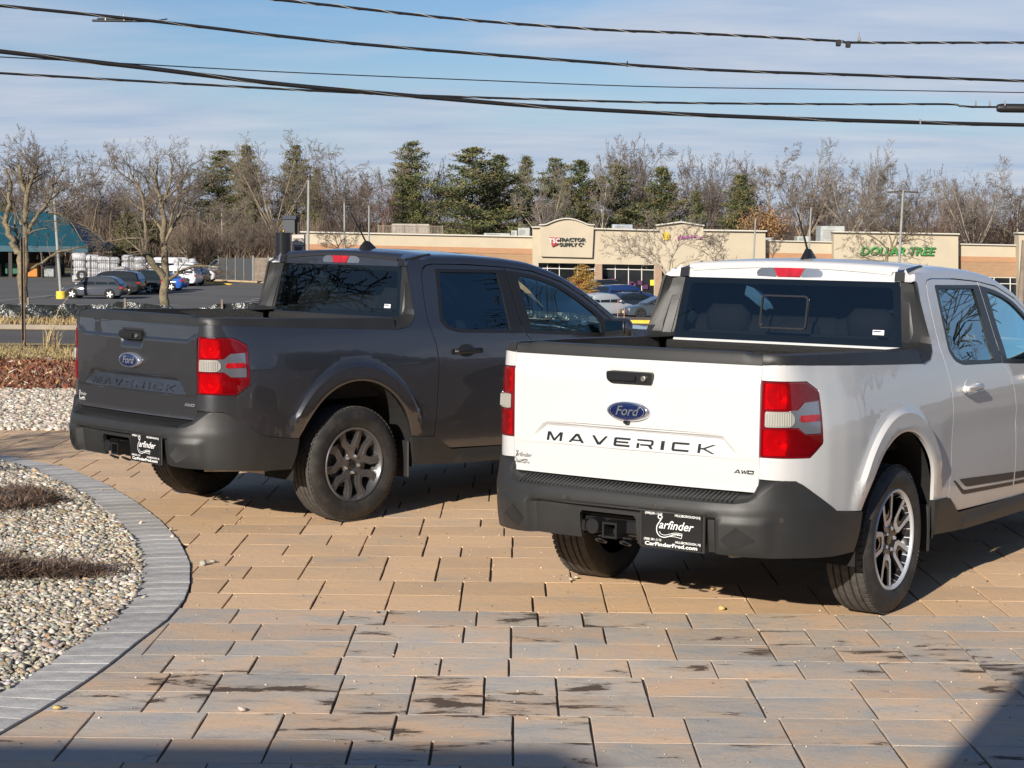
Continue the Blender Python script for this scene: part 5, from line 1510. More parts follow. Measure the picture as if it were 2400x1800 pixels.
P = scat_rect(-8.2, -3.9, 20.3, 24.6, 600, .01)
tag(blades('fallen_leaves', P, .05, .05, [(.5, .30, .08), (.55, .42, .25), (.45, .40, .33)], M_BLADE, 1.5), kind='stuff')
P = scat_rect(-9, -4.5, 24.2, 27.0, 20000, .02); P[:, 2] -= np.clip((P[:, 1] - 26.3) * .27, 0, 1)
tag(blades('winter_grass', P, .060, .016, [(.42, .31, .15), (.34, .24, .11), (.30, .27, .11), (.22, .17, .09), (.48, .38, .22)], M_BLADE, 1.5), kind='stuff')
P = scat_rect(-17, -6, 42.2, 44.9, 9000, -.55)
tag(blades('verge_grass', P, .10, .03, [(.42, .30, .15), (.36, .26, .13), (.28, .22, .11)], M_BLADE, .8), kind='stuff')
def grass_tuft(px, py, d, label, h=.38, n=24, z=.02):
    p = at(px, py, d); P_ = np.array([[p.x, p.y, z]]).repeat(n, 0) + R_.normal(0, .03, (n, 3)) * [1, 1, 0]
    o = blades('grass_tuft', P_ - P_[0] * [1, 1, 0] * 0 , h, .010, [(.5, .38, .2), (.42, .3, .15)], M_BLADE, .45)
    tag(o, label, 'grass tuft')
grass_tuft(112, 822, 26.0, 'tall dry grass tuft on the bank, left of the dark pickup tailgate', .42)
grass_tuft(128, 826, 26.0, 'shorter dry grass tuft touching the dark pickup rear lamp', .30)
# creeping shrubs in the gravel
def creeper(px0, px1, py, name_label, ry, n):
    a, b = gnd(px0, py), gnd(px1, py); cx, cy = (a.x + b.x) / 2, a.y; rx = (b.x - a.x) / 2
    root = empty('creeping_shrub', (cx, cy, 0), 0, name_label, 'shrub', 'dried shrubs in the gravel island')
    vs, cols = [], []
    q = R_.uniform(0, 2 * PI, n); r = np.sqrt(R_.uniform(0, 1, n)) * (1 + .35 * np.sin(q * 3 + px1) + .2 * np.sin(q * 7))
    nc = 16; ca = R_.uniform(0, 2 * PI, nc); cr = np.sqrt(R_.uniform(0, 1, nc)) * .82; k_ = R_.randint(0, nc, n)
    sg = R_.uniform(.10, .24, nc)[k_]
    ux = np.cos(ca[k_]) * cr[k_] + R_.normal(0, 1, n) * sg; uy = np.sin(ca[k_]) * cr[k_] + R_.normal(0, 1, n) * sg
    P_ = np.stack([ux * rx, uy * ry, R_.uniform(.012, .085, n) * (.35 + 1.0 * R_.uniform(0, 1, nc)[k_])], 1)
    o = blades('twigs', P_, .060, .0055, [(.17, .095, .06), (.12, .085, .07), (.23, .14, .08), (.10, .09, .09), (.16, .12, .10)], M_BLADE, 1.6, .55); o.parent = root
    mb = MB()
    for k in range(40):
        q0 = random.uniform(0, 2 * PI); l = random.uniform(.5, 1.05)
        pts = [(0, 0, .02)] + [(math.cos(q0 + random.uniform(-.2, .2)) * rx * l * t, math.sin(q0 + random.uniform(-.2, .2)) * ry * l * t, .02 + .03 * math.sin(PI * t)) for t in (.35, .7, 1)]
        mb.tube(pts, [.006, .004, .003, .0015], 4)
    mb.build('stems', mat('shrub_stem', (.10, .065, .045), .9), root, 60)
creeper(-95, 152, 1184, 'upper dried brown creeping shrub on the gravel, below the tailgate shadow', .42, 5200)
creeper(-130, 262, 1352, 'lower, longer dried brown creeping shrub on the gravel', .20, 5200)
gp = scat_rect(-4, 5, 6.2, 15.5, 2600, .003); gp = gp[np.abs(gp[:, 0]) < gp[:, 1] * .30]
gp = gp[~np.array([inside(isl, float(a), float(b)) for a, b, c in gp])]
tag(pebbles('paving_grit', gp, .0032, [(.5, .42, .32), (.30, .24, .18), (.10, .08, .06), (.62, .55, .45)], M_PEB), kind='stuff')
# stray pebbles and leaf bits on the paving
mb_P = []
for px, py in ((268, 1212), (330, 1230), (400, 1245), (475, 1325), (135, 1665), (405, 1262), (338, 1404), (500, 1320), (1670, 1385), (1338, 1362), (1350, 1358), (250, 1480), (567, 1668), (200, 1160), (238, 1152), (1690, 1430), (880, 1438)):
    p = gnd(px, py); mb_P.append((p.x, p.y, .012))
tag(pebbles('stray_pebbles', np.array(mb_P), .013, [(.5, .42, .3), (.45, .40, .33), (.40, .25, .1)], M_PEB), kind='stuff')
# ------------------------------------------------------------------ store and other buildings
M_STUCCO = mat('cream_stucco', (.45, .385, .28), .9, var=.06, vscale=.5, bump=.25, bscale=6, bdist=.02)
M_STUCCO2 = mat('cream_stucco_panel', (.45, .385, .285), .9, var=.06, vscale=.5)
M_CORN = mat('pale_cornice', (.52, .49, .42), .8)
def brick_mat(name, c1, c2, mortar):
    m, N, L, B = new_mat(name)
    t = nd(N, 'ShaderNodeTexCoord'); mp_ = nd(N, 'ShaderNodeMapping'); mp_.inputs['Rotation'].default_value = (PI / 2, 0, 0); L.new(t.outputs['Object'], mp_.inputs[0])
    b = nd(N, 'ShaderNodeTexBrick', Scale=1.0); b.inputs['Color1'].default_value = rgba(c1); b.inputs['Color2'].default_value = rgba(c2); b.inputs['Mortar'].default_value = rgba(mortar)
    b.inputs['Brick Width'].default_value = .40; b.inputs['Row Height'].default_value = .20; b.inputs['Mortar Size'].default_value = .012
    L.new(mp_.outputs[0], b.inputs['Vector']); L.new(b.outputs['Color'], B.inputs['Base Color']); B.inputs['Roughness'].default_value = .9
    return m
M_BRICK = brick_mat('tan_brick', (.40, .21, .105), (.36, .19, .10), (.36, .23, .15))
M_BRICK2 = brick_mat('brown_brick', (.33, .20, .105), (.29, .175, .10), (.34, .24, .16))
M_BRICKC = brick_mat('column_brick', (.34, .22, .15), (.30, .19, .13), (.36, .27, .2))
M_SHOPG = mat('shop_glass', (.012, .014, .016), .06, coat=.3, var=.5, vscale=.6)
M_MULL = mat('white_window_frame', (.60, .58, .54), .5)
M_ROOF = mat('roof_membrane', (.30, .29, .27), .9)
M_HVAC = mat('galvanised_unit', (.36, .38, .36), .6, var=.2, vscale=1.5)
M_WOODF = mat('weathered_wood', (.20, .16, .125), .9, var=.3, vscale=3)
FD = 178.0
store = empty('shopping_centre', at(1200, 700, FD + 5), 0, 'long cream stucco shopping centre with brick bands and shop signs beyond the car park', 'shopping centre')
S0 = store.location.copy()
def loc_(v): return (v[0] - S0.x, v[1] - S0.y, v[2] - S0.z)
def fpos(px, py, dy=0.0):
    p = at(px, py, FD); return Vector((p.x, p.y + dy, p.z))
def wallseg(name, pts, m, d0=0.0, thick=.6, parent=None):
    """outline in photo measure, standing on the facade plane (set d0 metres forward)"""
    mb = MB(); q = [(at(a, b, FD - d0).x, at(a, b, FD - d0).z) for a, b in pts]
    mb.prism(q, lambda a, b: Vector(loc_((a, FD - d0 + thick, b))), lambda a, b: Vector(loc_((a, FD - d0, b))))
    return mb.build(name, m, parent or store)
BASE = 712
wallseg('wall', [(688, 544), (1250, 555), (1250, BASE), (688, BASE)], M_STUCCO, 0, 1)
wallseg('brick_band', [(688, 571), (1248, 583), (1248, 595.5), (688, 583.5)], M_BRICK, .08, .3)
wallseg('brick_band', [(688, 584), (1248, 596), (1248, BASE), (688, BASE)], M_BRICK2, .06, .3)
wallseg('cornice', [(688, 541.5), (1248, 553), (1248, 556), (688, 544.5)], M_CORN, .3, 1.2)
archp = [(1265 + 127 * t, 528 - 15 * math.sin(PI * min(1, max(0, (t - .1) / .8)))) for t in [i / 16 for i in range(17)]]
wallseg('wall', [(1248, 533)] + [(1265, 533)] + [(1392, 537), (1541, 540), (1541, 528), (1597, 521), (1648, 529), (1648, 540), (1794, 542), (1794, 640), (1552, 636), (1552, BASE), (1534, BASE), (1534, 621), (1412, 619), (1412, BASE), (1395, BASE), (1395, 618), (1262, 616), (1262, BASE), (1248, BASE)], M_STUCCO, 1.2, 1.6)
panel = wallseg('sign_panel', archp + [(1388, 604), (1268, 601)], M_STUCCO2, 1.6, 1.2)
mb = MB()
ao = [(a, b - 2.6) for a, b in archp]; ao[0] = (1262, 525.5); ao[-1] = (1395, 526)
q = ao + archp[::-1]
wallseg('cornice', q, M_CORN, 1.9, 1.4)
for pts in ([(1246, 530.5), (1266, 530.5), (1266, 533.5), (1246, 533.5)], [(1391, 534), (1543, 538), (1543, 541), (1391, 537)], [(1538, 526), (1597, 518.5), (1651, 527), (1651, 530), (1597, 521.5), (1538, 529)], [(1648, 537.5), (1798, 540), (1798, 543), (1648, 541)]):
    wallseg('cornice', pts, M_CORN, 1.6, 1.6)
wallseg('brick_column', [(1396, 619), (1411, 619), (1411, BASE), (1396, BASE)], M_BRICKC, 1.5, .8)
wallseg('brick_column', [(1536, 621), (1551, 621), (1551, BASE), (1536, BASE)], M_BRICKC, 1.5, .8)
def shopfront(x0, x1, top, bars, trans):
    w = wallseg('shop_window', [(x0, top), (x1, top + .015 * (x1 - x0)), (x1, BASE), (x0, BASE)], M_SHOPG, .2, .2)
    for bx in [x0 + .8] + bars + [x1 - .8]:
        wallseg('mullion', [(bx - .9, top), (bx + .9, top), (bx + .9, BASE - 20), (bx - .9, BASE - 20)], M_MULL, .35, .2, w)
    wallseg('mullion', [(x0, trans), (x1, trans + .02 * (x1 - x0)), (x1, trans + .02 * (x1 - x0) + 1.7), (x0, trans + 1.7)], M_MULL, .40, .2, w)
    return w
shopfront(1258, 1395, 616, [1283, 1311, 1354], 627.5)
shopfront(1411, 1536, 619, [1442, 1473, 1504], 629.5)
shopfront(1551, 1700, 622, [1576, 1608, 1640, 1670], 631.5)
wallseg('shop_notice', [(1524, 656), (1534, 656), (1534, 669), (1524, 669)], mat('yellow_notice', (.70, .58, .04), .7), .5, .1)
for k, (a, b) in enumerate(((1436, 657), (1478, 664), (1484, 668), (1499, 662), (1512, 672))):
    mb = MB(); p = fpos(a, b); mb.box(loc_((p.x, p.y - .5, p.z)), (.45, .1, .40)); mb.build('purple_display', mat('purple_display', (.07, .008, .06), .6), store)
wallseg('wall', [(1794, 565), (1956, 568.5), (1956, BASE), (1794, BASE)], M_STUCCO, 0, 1)
wallseg('brick_band', [(1795, 592), (1955, 595), (1955, 622), (1795, 619)], M_BRICK, .08, .3)
wallseg('cornice', [(1795, 562.5), (1956, 566), (1956, 568.5), (1795, 565)], M_CORN, .3, 1.2)
wallseg('wall', [(1954, 544), (2246, 549.5), (2246, BASE), (1954, BASE)], M_STUCCO, 1.2, 1.6)
wallseg('cornice', [(1952, 541.5), (2250, 547), (2250, 550), (1952, 544.5)], M_CORN, 1.6, 1.6)
wallseg('wall', [(2246, 573), (2390, 576), (2390, BASE), (2246, BASE)], M_STUCCO, 0, 1)
wallseg('cornice', [(2246, 570.5), (2390, 573.5), (2390, 576), (2246, 573)], M_CORN, .3, 1.2)
wallseg('brick_band', [(2247, 600.5), (2389, 603), (2389, 615), (2247, 613)], M_BRICK, .08, .3)
wallseg('brick_band', [(2247, 613.5), (2389, 615.5), (2389, 648), (2247, 647)], M_BRICK2, .06, .3)
shopfront(2250, 2388, 650, [2290, 2330, 2368], 662)
wallseg('wall', [(2388, 547), (2500, 550), (2500, BASE), (2388, BASE)], M_STUCCO, 1.2, 1.6)
wallseg('cornice', [(2386, 544), (2502, 547.5), (2502, 550.5), (2386, 547)], M_CORN, 1.6, 1.6)
rf = MB(); a, b = at(692, 548, FD + 1), at(2500, 575, FD + 1)
rf.box(loc_(((a.x + b.x) / 2, FD + 20, .4)), (b.x - a.x, 38, .3)); rf.build('roof', M_ROOF, store)
wl2 = MB(); wl2.box(loc_(((a.x + b.x) / 2, FD + 38, -2)), (b.x - a.x, .4, 5.0)); wl2.box(loc_((a.x + .2, FD + 20, -2)), (.4, 38, 5.0)); wl2.build('rear_wall', M_BRICK2, store)
# signs
def facetext(s, px, py, size, m, d0, width=1.0, ext=.12, shear=0.0, bold=.0, parent=None):
    p = at(px, py, FD - d0); M = frame_m(loc_(p), (1, 0, .004), (0, 0, 1)); 
    return text('sign_letters', s, size, M, parent or store, m, ext, shear, width=width, bold=bold)
sg_m = mat('sign_black', (.02, .035, .035), .5)
M_SRED = mat('sign_red', (.34, .02, .02), .5)
wallseg('sign_shield', [(1288, 556), (1311, 557), (1306, 573), (1294, 578)], M_SRED, 1.85, .2)
facetext('TSC', 1299.5, 565, .62, M_MULL, 1.95, .95, .02, 0, .02)
facetext('TRACTOR', 1339.5, 562.0, .47, sg_m, 1.75, 1.22, .06, 0, .012)
facetext('SUPPLY C\u00ba', 1339.5, 573.6, .46, sg_m, 1.75, 1.10, .06, 0, .012)
M_SGRN = mat('sign_green', (.025, .27, .04), .5)
facetext('DOLLAR TREE', 2102, 589.5, 1.10, M_SGRN, 1.4, 1.03, .10, .25, .012)
M_SPUR = mat('sign_purple', (.33, .05, .25), .5)
facetext('planet fitness', 1617, 556, .48, M_SPUR, 1.35, .95, .05, 0, .02)
mb = MB(); mb.lathe([(0, 0), (.40, 0), (.40, .15)], 20, 'y', org=loc_(at(1562, 553, FD - 1.35))); mb.build('sign_disc', mat('sign_yellow', (.60, .42, .02), .5), store)
# roof plant
def roof_unit(px0, px1, py0, py1, d, m, label, name='roof_unit', cat='rooftop unit', dep=2.2):
    a, b = at(px0, py1, d), at(px1, py0, d)
    r = empty(name, ((a.x + b.x) / 2, d + dep / 2, a.z), 0, label, cat)
    mb = MB(); mb.box((0, 0, (b.z - a.z) / 2), (b.x - a.x, dep, b.z - a.z), bev=.04); mb.build('casing', m, r)
    mb = MB()
    for k in range(5): mb.box((-(b.x - a.x) * .15, -dep / 2 - .02, (b.z - a.z) * (.25 + .12 * k)), ((b.x - a.x) * .5, .04, (b.z - a.z) * .05))
    mb.build('louvre', M_ROOF, r)
    return r
roof_unit(1214, 1242, 534, 554, 184, M_HVAC, 'grey air handling unit on the roof just left of the arched sign panel')
roof_unit(1198, 1212, 540, 554, 185, M_HVAC, 'smaller roof unit left of the grey air handler by the arch')
roof_unit(1134, 1196, 547, 556, 190, M_HVAC, 'long low roof unit above the left brick wing', dep=4)
roof_unit(1923, 1980, 530, 566, 186, M_HVAC, 'largest pale green roof unit beside the green lettered shop', dep=3)
roof_unit(1869, 1901, 554, 568, 190, M_HVAC, 'low pale roof unit behind the lamp column over the recessed wing')
roof_unit(1795, 1811, 557, 567, 190, M_HVAC, 'smallest roof box at the left end of the recessed wing')
r = roof_unit(1435, 1483, 526, 540, 190, mat('bright_duct', (.55, .6, .62), .3, metal=.6, var=.4, vscale=3, bump=1, bscale=3), 'shiny wrapped duct on the roof between the two sign panels', 'roof_duct', 'duct')
# timber screen on the left roof
a, b = at(887, 550, 192), at(1037, 528, 192)
scr = empty('roof_screen', ((a.x + b.x) / 2, 192, a.z), 0, 'weathered timber slat screen round plant on the left roof', 'roof screen')
W_ = b.x - a.x; H_ = b.z - a.z
for k in range(44):
    mb = MB(); mb.box((-W_ / 2 + W_ * (k + .5) / 44, 0, H_ * .5), (.06, .03, H_ * .86)); mb.build('slat', M_WOODF, scr)
for k in range(6):
    mb = MB(); mb.box((-W_ / 2 + W_ * k / 5, .08, H_ * .45), (.14, .14, H_ * 1.1)); mb.build('post', M_WOODF, scr)
mb = MB(); mb.box((0, .06, H_ * .9), (W_, .05, .08)); mb.box((0, .06, H_ * .15), (W_, .05, .08)); mb.build('rail', M_WOODF, scr)
a, b = at(918, 549, 195), at(1006, 525, 195)
roof_unit(918, 1006, 525, 549, 195, mat('beige_unit', (.36, .32, .27), .8, var=.2, vscale=2), 'large beige plant unit behind the timber roof screen', dep=3)

# teal roofed garden centre on the left
gx = [at(-260, 652, 176), at(152, 652, 176)]
teal = empty('garden_centre', ((gx[0].x + gx[1].x) / 2, 176, lot_z(-45, 176)), 0, 'garden centre shed with a teal hipped roof on dark posts', 'garden centre')
w_ = gx[1].x - gx[0].x; xe = w_ / 2
e0, e1 = 3.05, 6.3
M_TEAL = mat('teal_roof', (.007, .060, .085), .6, var=.15, vscale=.6)
M_POST = mat('dark_posts', (.035, .030, .028), .7)
mb = MB()
x1e = xe + 2.6
mb.add([(-xe, -1.5, e0), (x1e, -1.5, e0), (x1e - 4.2, 4.5, e1), (-xe, 4.5, e1), (x1e, 10.5, e0), (-xe, 10.5, e0), (-xe, -1.5, e0 - .55), (x1e, -1.5, e0 - .55), (x1e, 10.5, e0 - .55), (-xe, 10.5, e0 - .55)], [(0, 1, 2, 3), (1, 4, 2), (4, 5, 3, 2), (6, 7, 1, 0), (7, 8, 4, 1), (6, 9, 8, 7)])
mb.build('roof', M_TEAL, teal)
for k in range(12):
    xx = xe - .4 - k * 1.5
    mb = MB(); mb.box((xx, -1.2 + .03 * (k % 2), 1.3), (.34 if k % 3 == 0 else .14, .2, 2.7)); mb.build('post', M_POST, teal)
mb = MB(); mb.box((-2, 8, 1.25), (w_, .3, 2.5)); mb.build('rear_wall', mat('dim_interior', (.06, .06, .055), .9, var=.5, vscale=.5), teal)
for k in range(8):
    mb = MB(); mb.box((xe - 2 - k * 1.9, 3, .55 + .12 * (k % 3)), (1.3, 1.0, 1.1 + .3 * (k % 2)), bev=.08)
    mb.build('stock_pallet', mat('stock_%s' % ('pale', 'orange', 'green')[k % 3], ((.30, .32, .33), (.5, .20, .04), (.04, .12, .08))[k % 3], .8), teal)

# pale building glimpsed through the trees
wb = empty('white_building', at(560, 640, 212), 0, 'long white building glimpsed through the bare trees left of the sign', 'building')
mb = MB(); a, b = at(415, 640, 212), at(700, 556, 212)
mb.box((0, 0, (b.z - a.z) / 2), (b.x - a.x, 8, b.z - a.z)); mb.build('wall', mat('white_siding', (.60, .60, .58), .8, var=.05, vscale=1), wb)
for k in range(7):
    mb = MB(); mb.box((-(b.x - a.x) * .42 + k * (b.x - a.x) * .14, -4.03, (b.z - a.z) * .62), (1.0, .1, 1.3)); mb.build('window', M_SHOPG, wb)
mb = MB(); mb.box((0, 0, b.z - a.z + .1), (b.x - a.x + .6, 8.6, .2)); mb.build('roof', M_ROOF, wb)

# pylon sign with black column and gold ball
M_COL = mat('black_column', (.010, .011, .013), .25, coat=.4)
p0 = on_lot(668, 716); dcol = 70
a, b = at(645, 545, dcol), at(682, 545, dcol)
cx = (a.x + b.x) / 2; zb = lot_z(cx, dcol); zt = a.z
col = empty('sign_column', (cx, dcol, zb), 0, 'thick black cylindrical column topped by a gold ball, left of the plaza sign', 'column')
rad = (b.x - a.x) / 2
mb = MB(); mb.lathe([(rad, 0), (rad, zt - zb - .05), (rad * 1.04, zt - zb - .05), (rad * 1.04, zt - zb), (0, zt - zb)], 36); mb.build('shaft', M_COL, col, 40)
mb = MB(); r_ = .055
mb.lathe([(0, 2 * r_)] + [(r_ * math.sin(q), r_ + r_ * math.cos(q)) for q in [PI * k / 10 for k in range(1, 11)]], 20, org=(.02, 0, zt - zb)); mb.build('ball', mat('gold_ball', (.45, .30, .10), .3, metal=.8), col, 60)
sgn = empty('plaza_sign', (at(690, 545, 71).x, 71, lot_z(-8, 71)), 0, 'stacked plaza sign with a dark top panel and pale tenant panels beside the black column', 'sign')
def SG(nm, px0, px1, py0, py1, m, d=71, th=.15, dz=0):
    a, b = at(px0, py1, d), at(px1, py0, d)
    mb = MB(); mb.box(((a.x + b.x) / 2 - sgn.location.x, d - 71 + th / 2, (a.z + b.z) / 2 - sgn.location.z), (b.x - a.x, th, b.z - a.z), bev=.01); return mb.build(nm, m, sgn)
M_SIGNG = mat('sign_dark_grey', (.055, .062, .068), .6)
SG('top_panel', 662, 691, 513, 546, M_SIGNG, 71, .6); SG('cap', 661, 694, 505, 514, mat('sign_cap', (.02, .03, .05), .5), 70.95, .7)
SG('side_panel', 691, 700, 508, 549, mat('sign_brown', (.13, .09, .065), .8), 71.2, .4)
SG('frame', 683, 715.5, 548, 640, mat('sign_frame', (.09, .085, .08), .7), 71.15, .12)
tp = SG('tenant_panel', 684.5, 713, 550, 574.5, mat('sign_cream', (.50, .46, .40), .7), 71.05, .08)
SG('tenant_panel', 684.5, 713, 576.5, 593, mat('sign_cream2', (.48, .44, .39), .7), 71.05, .08)
SG('tenant_panel', 684.5, 713, 595, 615, mat('sign_cream3', (.46, .43, .38), .7), 71.05, .08)
p = at(699, 562, 71.0); text('panel_text', 'FAMILY CTR', .17, frame_m((p.x - sgn.location.x, -.01, p.z - sgn.location.z), (1, 0, 0), (0, 0, 1)), sgn, mat('sign_ink', (.12, .07, .07), .7), .004, width=.42, bold=.004)
p = at(699, 577.5, 71.0)
mb = MB(); mb.prism([(.155 * math.cos(q), -.24 * math.sin(q)) for q in [PI * k / 12 for k in range(13)]], lambda a, b: Vector((p.x - sgn.location.x + a, .02, p.z - sgn.location.z + b)), lambda a, b: Vector((p.x - sgn.location.x + a, -.005, p.z - sgn.location.z + b))); mb.build('half_disc', mat('sign_plum', (.09, .06, .075), .7), sgn)

# lamp columns
M_POLE = mat('galvanised_pole', (.27, .27, .25), .6, var=.15, vscale=1)
M_LHEAD = mat('brown_lamp_head', (.075, .058, .045), .6)
def lamp(px, py, dxb, d, wid, label, head=None, box=False, base=False):
    """px, py top; dxb how far the foot stands right of the top in px"""
    t = at(px, py, d); zb = lot_z(t.x, d); nfoot = dxb / FPX * d
    r = empty('lamp_column', (t.x + nfoot, d, zb), 0, label, 'lamp post', 'lamp posts in the car park')
    mb = MB(); mb.tube([(0, 0, 0), (-nfoot, 0, t.z - zb)], [wid * .6, wid * .5], 8); mb.build('pole', M_POLE, r, 60)
    if head:
        hw = head / FPX * d / 2
        for sg in (-1, 1):
            mb = MB(); mb.box((0, 0, 0), (hw * .92, .28, .10), bev=.03, M=Matrix.Translation((-nfoot + sg * hw * .54, 0, t.z - zb - .07)) @ Matrix.Rotation(sg * .06, 4, 'Y')); mb.build('lamp_head', M_LHEAD, r)
    if box:
        mb = MB(); mb.box((-nfoot, 0, t.z - zb), (.22, .22, .30), bev=.03); mb.tube([(-nfoot - 1.1, 0, t.z - zb - .02), (-nfoot + 1.1, 0, t.z - zb - .02)], .04, 6); mb.build('lamp_bracket', M_LHEAD, r)
    if base:
        mb = MB(); mb.lathe([(.34, 0), (.34, .50), (.30, .53), (0, .53)], 24); mb.build('concrete_base', M_YKERB, r, 40)
    return r
lamp(127, 470, 14, 124, .20, 'lamp post with a yellow concrete foot in front of the grey hatchback', base=True)
lamp(723.5, 422, -3, 100, .14, 'thickest grey lamp post, just right of the plaza sign')
lamp(807, 470, 2, 140, .13, 'slim lamp post with a small dark box head, second right of the plaza sign', box=True)
lamp(865, 482, 0, 150, .13, 'plain slim lamp post behind the dark pickup aerial')
lamp(1771, 512, -6, 150, .13, 'plain lamp post in front of the blank end of the shop wall')
lamp(1901, 486, -6, 150, .14, 'lamp post with a double brown head right of the white pickup aerial', head=54)
lamp(2117, 447, -9, 110, .15, 'tallest lamp post, double brown head, in front of the green shop letters', head=72)
t_ = at(2396, 540, 60)
rp = empty('utility_pole', (t_.x, 60, lot_z(t_.x, 60)), 0, 'brown timber pole cut off by the right edge of the view', 'utility pole')
mb = MB(); mb.tube([(0, 0, 0), (.1, 0, 3.1)], [.12, .10], 10); mb.build('pole', M_WOODF, rp, 60)

# ------------------------------------------------------------------ parked vehicles
M_CTYRE = mat('car_tyre', (.018, .018, .018), .8)
M_CRIM = mat('car_rim', (.62, .62, .60), .4, metal=.3)
M_CRIMD = mat('car_rim_dark', (.10, .10, .10), .35, metal=.7)
M_CGLASS = mat('car_glass', (.012, .016, .018), .05, coat=.6)
M_CRED = mat('car_tail_lamp', (.38, .01, .012), .2, coat=1)
M_CHEAD = mat('car_headlamp', (.6, .62, .62), .15, coat=1, metal=.3)
M_CPLAT = mat('car_number_plate', (.75, .55, .18), .6)
PROFS = {
    # body outline (x forward from the rear end = 0), z; greenhouse outline; wheel centres, wheel radius, width, length
    'hatch': dict(b=[(0.06, .40), (.02, .62), (.10, .93), (.14, 1.00), (1.1, 1.03), (3.15, .98), (3.9, .86), (4.30, .70), (4.42, .50), (4.38, .28), (.18, .26)],
                  g=[(.20, 1.00), (.62, 1.42), (1.0, 1.56), (1.9, 1.60), (2.55, 1.53), (3.28, .98)], w=(.90, 3.56), r=.34, W=1.80),
    'suv': dict(b=[(0.05, .42), (.0, .70), (.06, 1.05), (.12, 1.12), (1.4, 1.14), (3.5, 1.10), (4.5, 1.00), (4.9, .82), (5.0, .55), (4.95, .30), (.2, .28)],
                g=[(.12, 1.10), (.34, 1.62), (.7, 1.74), (2.2, 1.78), (2.95, 1.68), (3.66, 1.10)], w=(1.0, 3.95), r=.38, W=1.98),
    'sedan': dict(b=[(.05, .38), (.0, .62), (.06, .98), (.45, 1.03), (1.2, 1.00), (3.2, .95), (4.2, .78), (4.62, .62), (4.69, .42), (4.62, .24), (.16, .24)],
                  g=[(.55, 1.02), (1.15, 1.34), (1.75, 1.44), (2.35, 1.42), (3.45, .93)], w=(.92, 3.79), r=.335, W=1.85),
    'pickup': dict(b=[(.05, .50), (.0, .70), (.02, 1.18), (1.9, 1.20), (2.0, 1.18), (4.3, 1.14), (5.3, 1.05), (5.7, .85), (5.75, .5), (5.7, .36), (.15, .38)],
                   g=[(1.95, 1.16), (2.05, 1.75), (2.4, 1.86), (3.4, 1.86), (4.25, 1.14)], w=(1.15, 4.75), r=.40, W=2.0),
    'van': dict(b=[(.05, .4), (.0, .8), (.0, 1.30), (.3, 1.32), (4.0, 1.28), (4.7, 1.10), (5.1, .8), (5.1, .4), (5.0, .3), (.15, .3)],
                g=[(.03, 1.28), (.10, 1.95), (.4, 2.1), (3.2, 2.1), (3.7, 1.95), (4.35, 1.24)], w=(1.0, 4.2), r=.36, W=2.0)}
def prof_loft(mb, out, W, top_in, zsplit, mi=0, bev=.06):
    """side outline lofted across the width with rounded shoulders; top_in narrows the upper part"""
    st = [(-1, .0), (-.97, .45), (-.86, .85), (-.6, 1.0), (0, 1.03), (.6, 1.0), (.86, .85), (.97, .45), (1, 0)]
    n = len(out); vs = []
    zmin, zmax = min(p[1] for p in out), max(p[1] for p in out); cx = sum(p[0] for p in out) / n
    for s, k in st:
        for x, z in out:
            f = (z - zmin) / (zmax - zmin)
            q = bev * (1 - k)
            xx = x + (q if x < cx else -q) * (1.6 if abs(x - cx) > 1.4 else .3)
            zz = z - q * (1 if f > .6 else 0) * .8
            yy = s * (W / 2 - top_in * max(0, (zz - zsplit)))
            vs.append((xx, yy, zz))
    mb.add(vs, [(j * n + i, j * n + (i + 1) % n, (j + 1) * n + (i + 1) % n, (j + 1) * n + i) for j in range(len(st) - 1) for i in range(n)] , mi)
    for j in (0, len(st) - 1):
        t = tri_poly(out); b = j * n + len(mb.v) - n * len(st)
        mb.f += [tuple(b + i for i in q_) for q_ in t]; mb.m += [mi] * len(t)
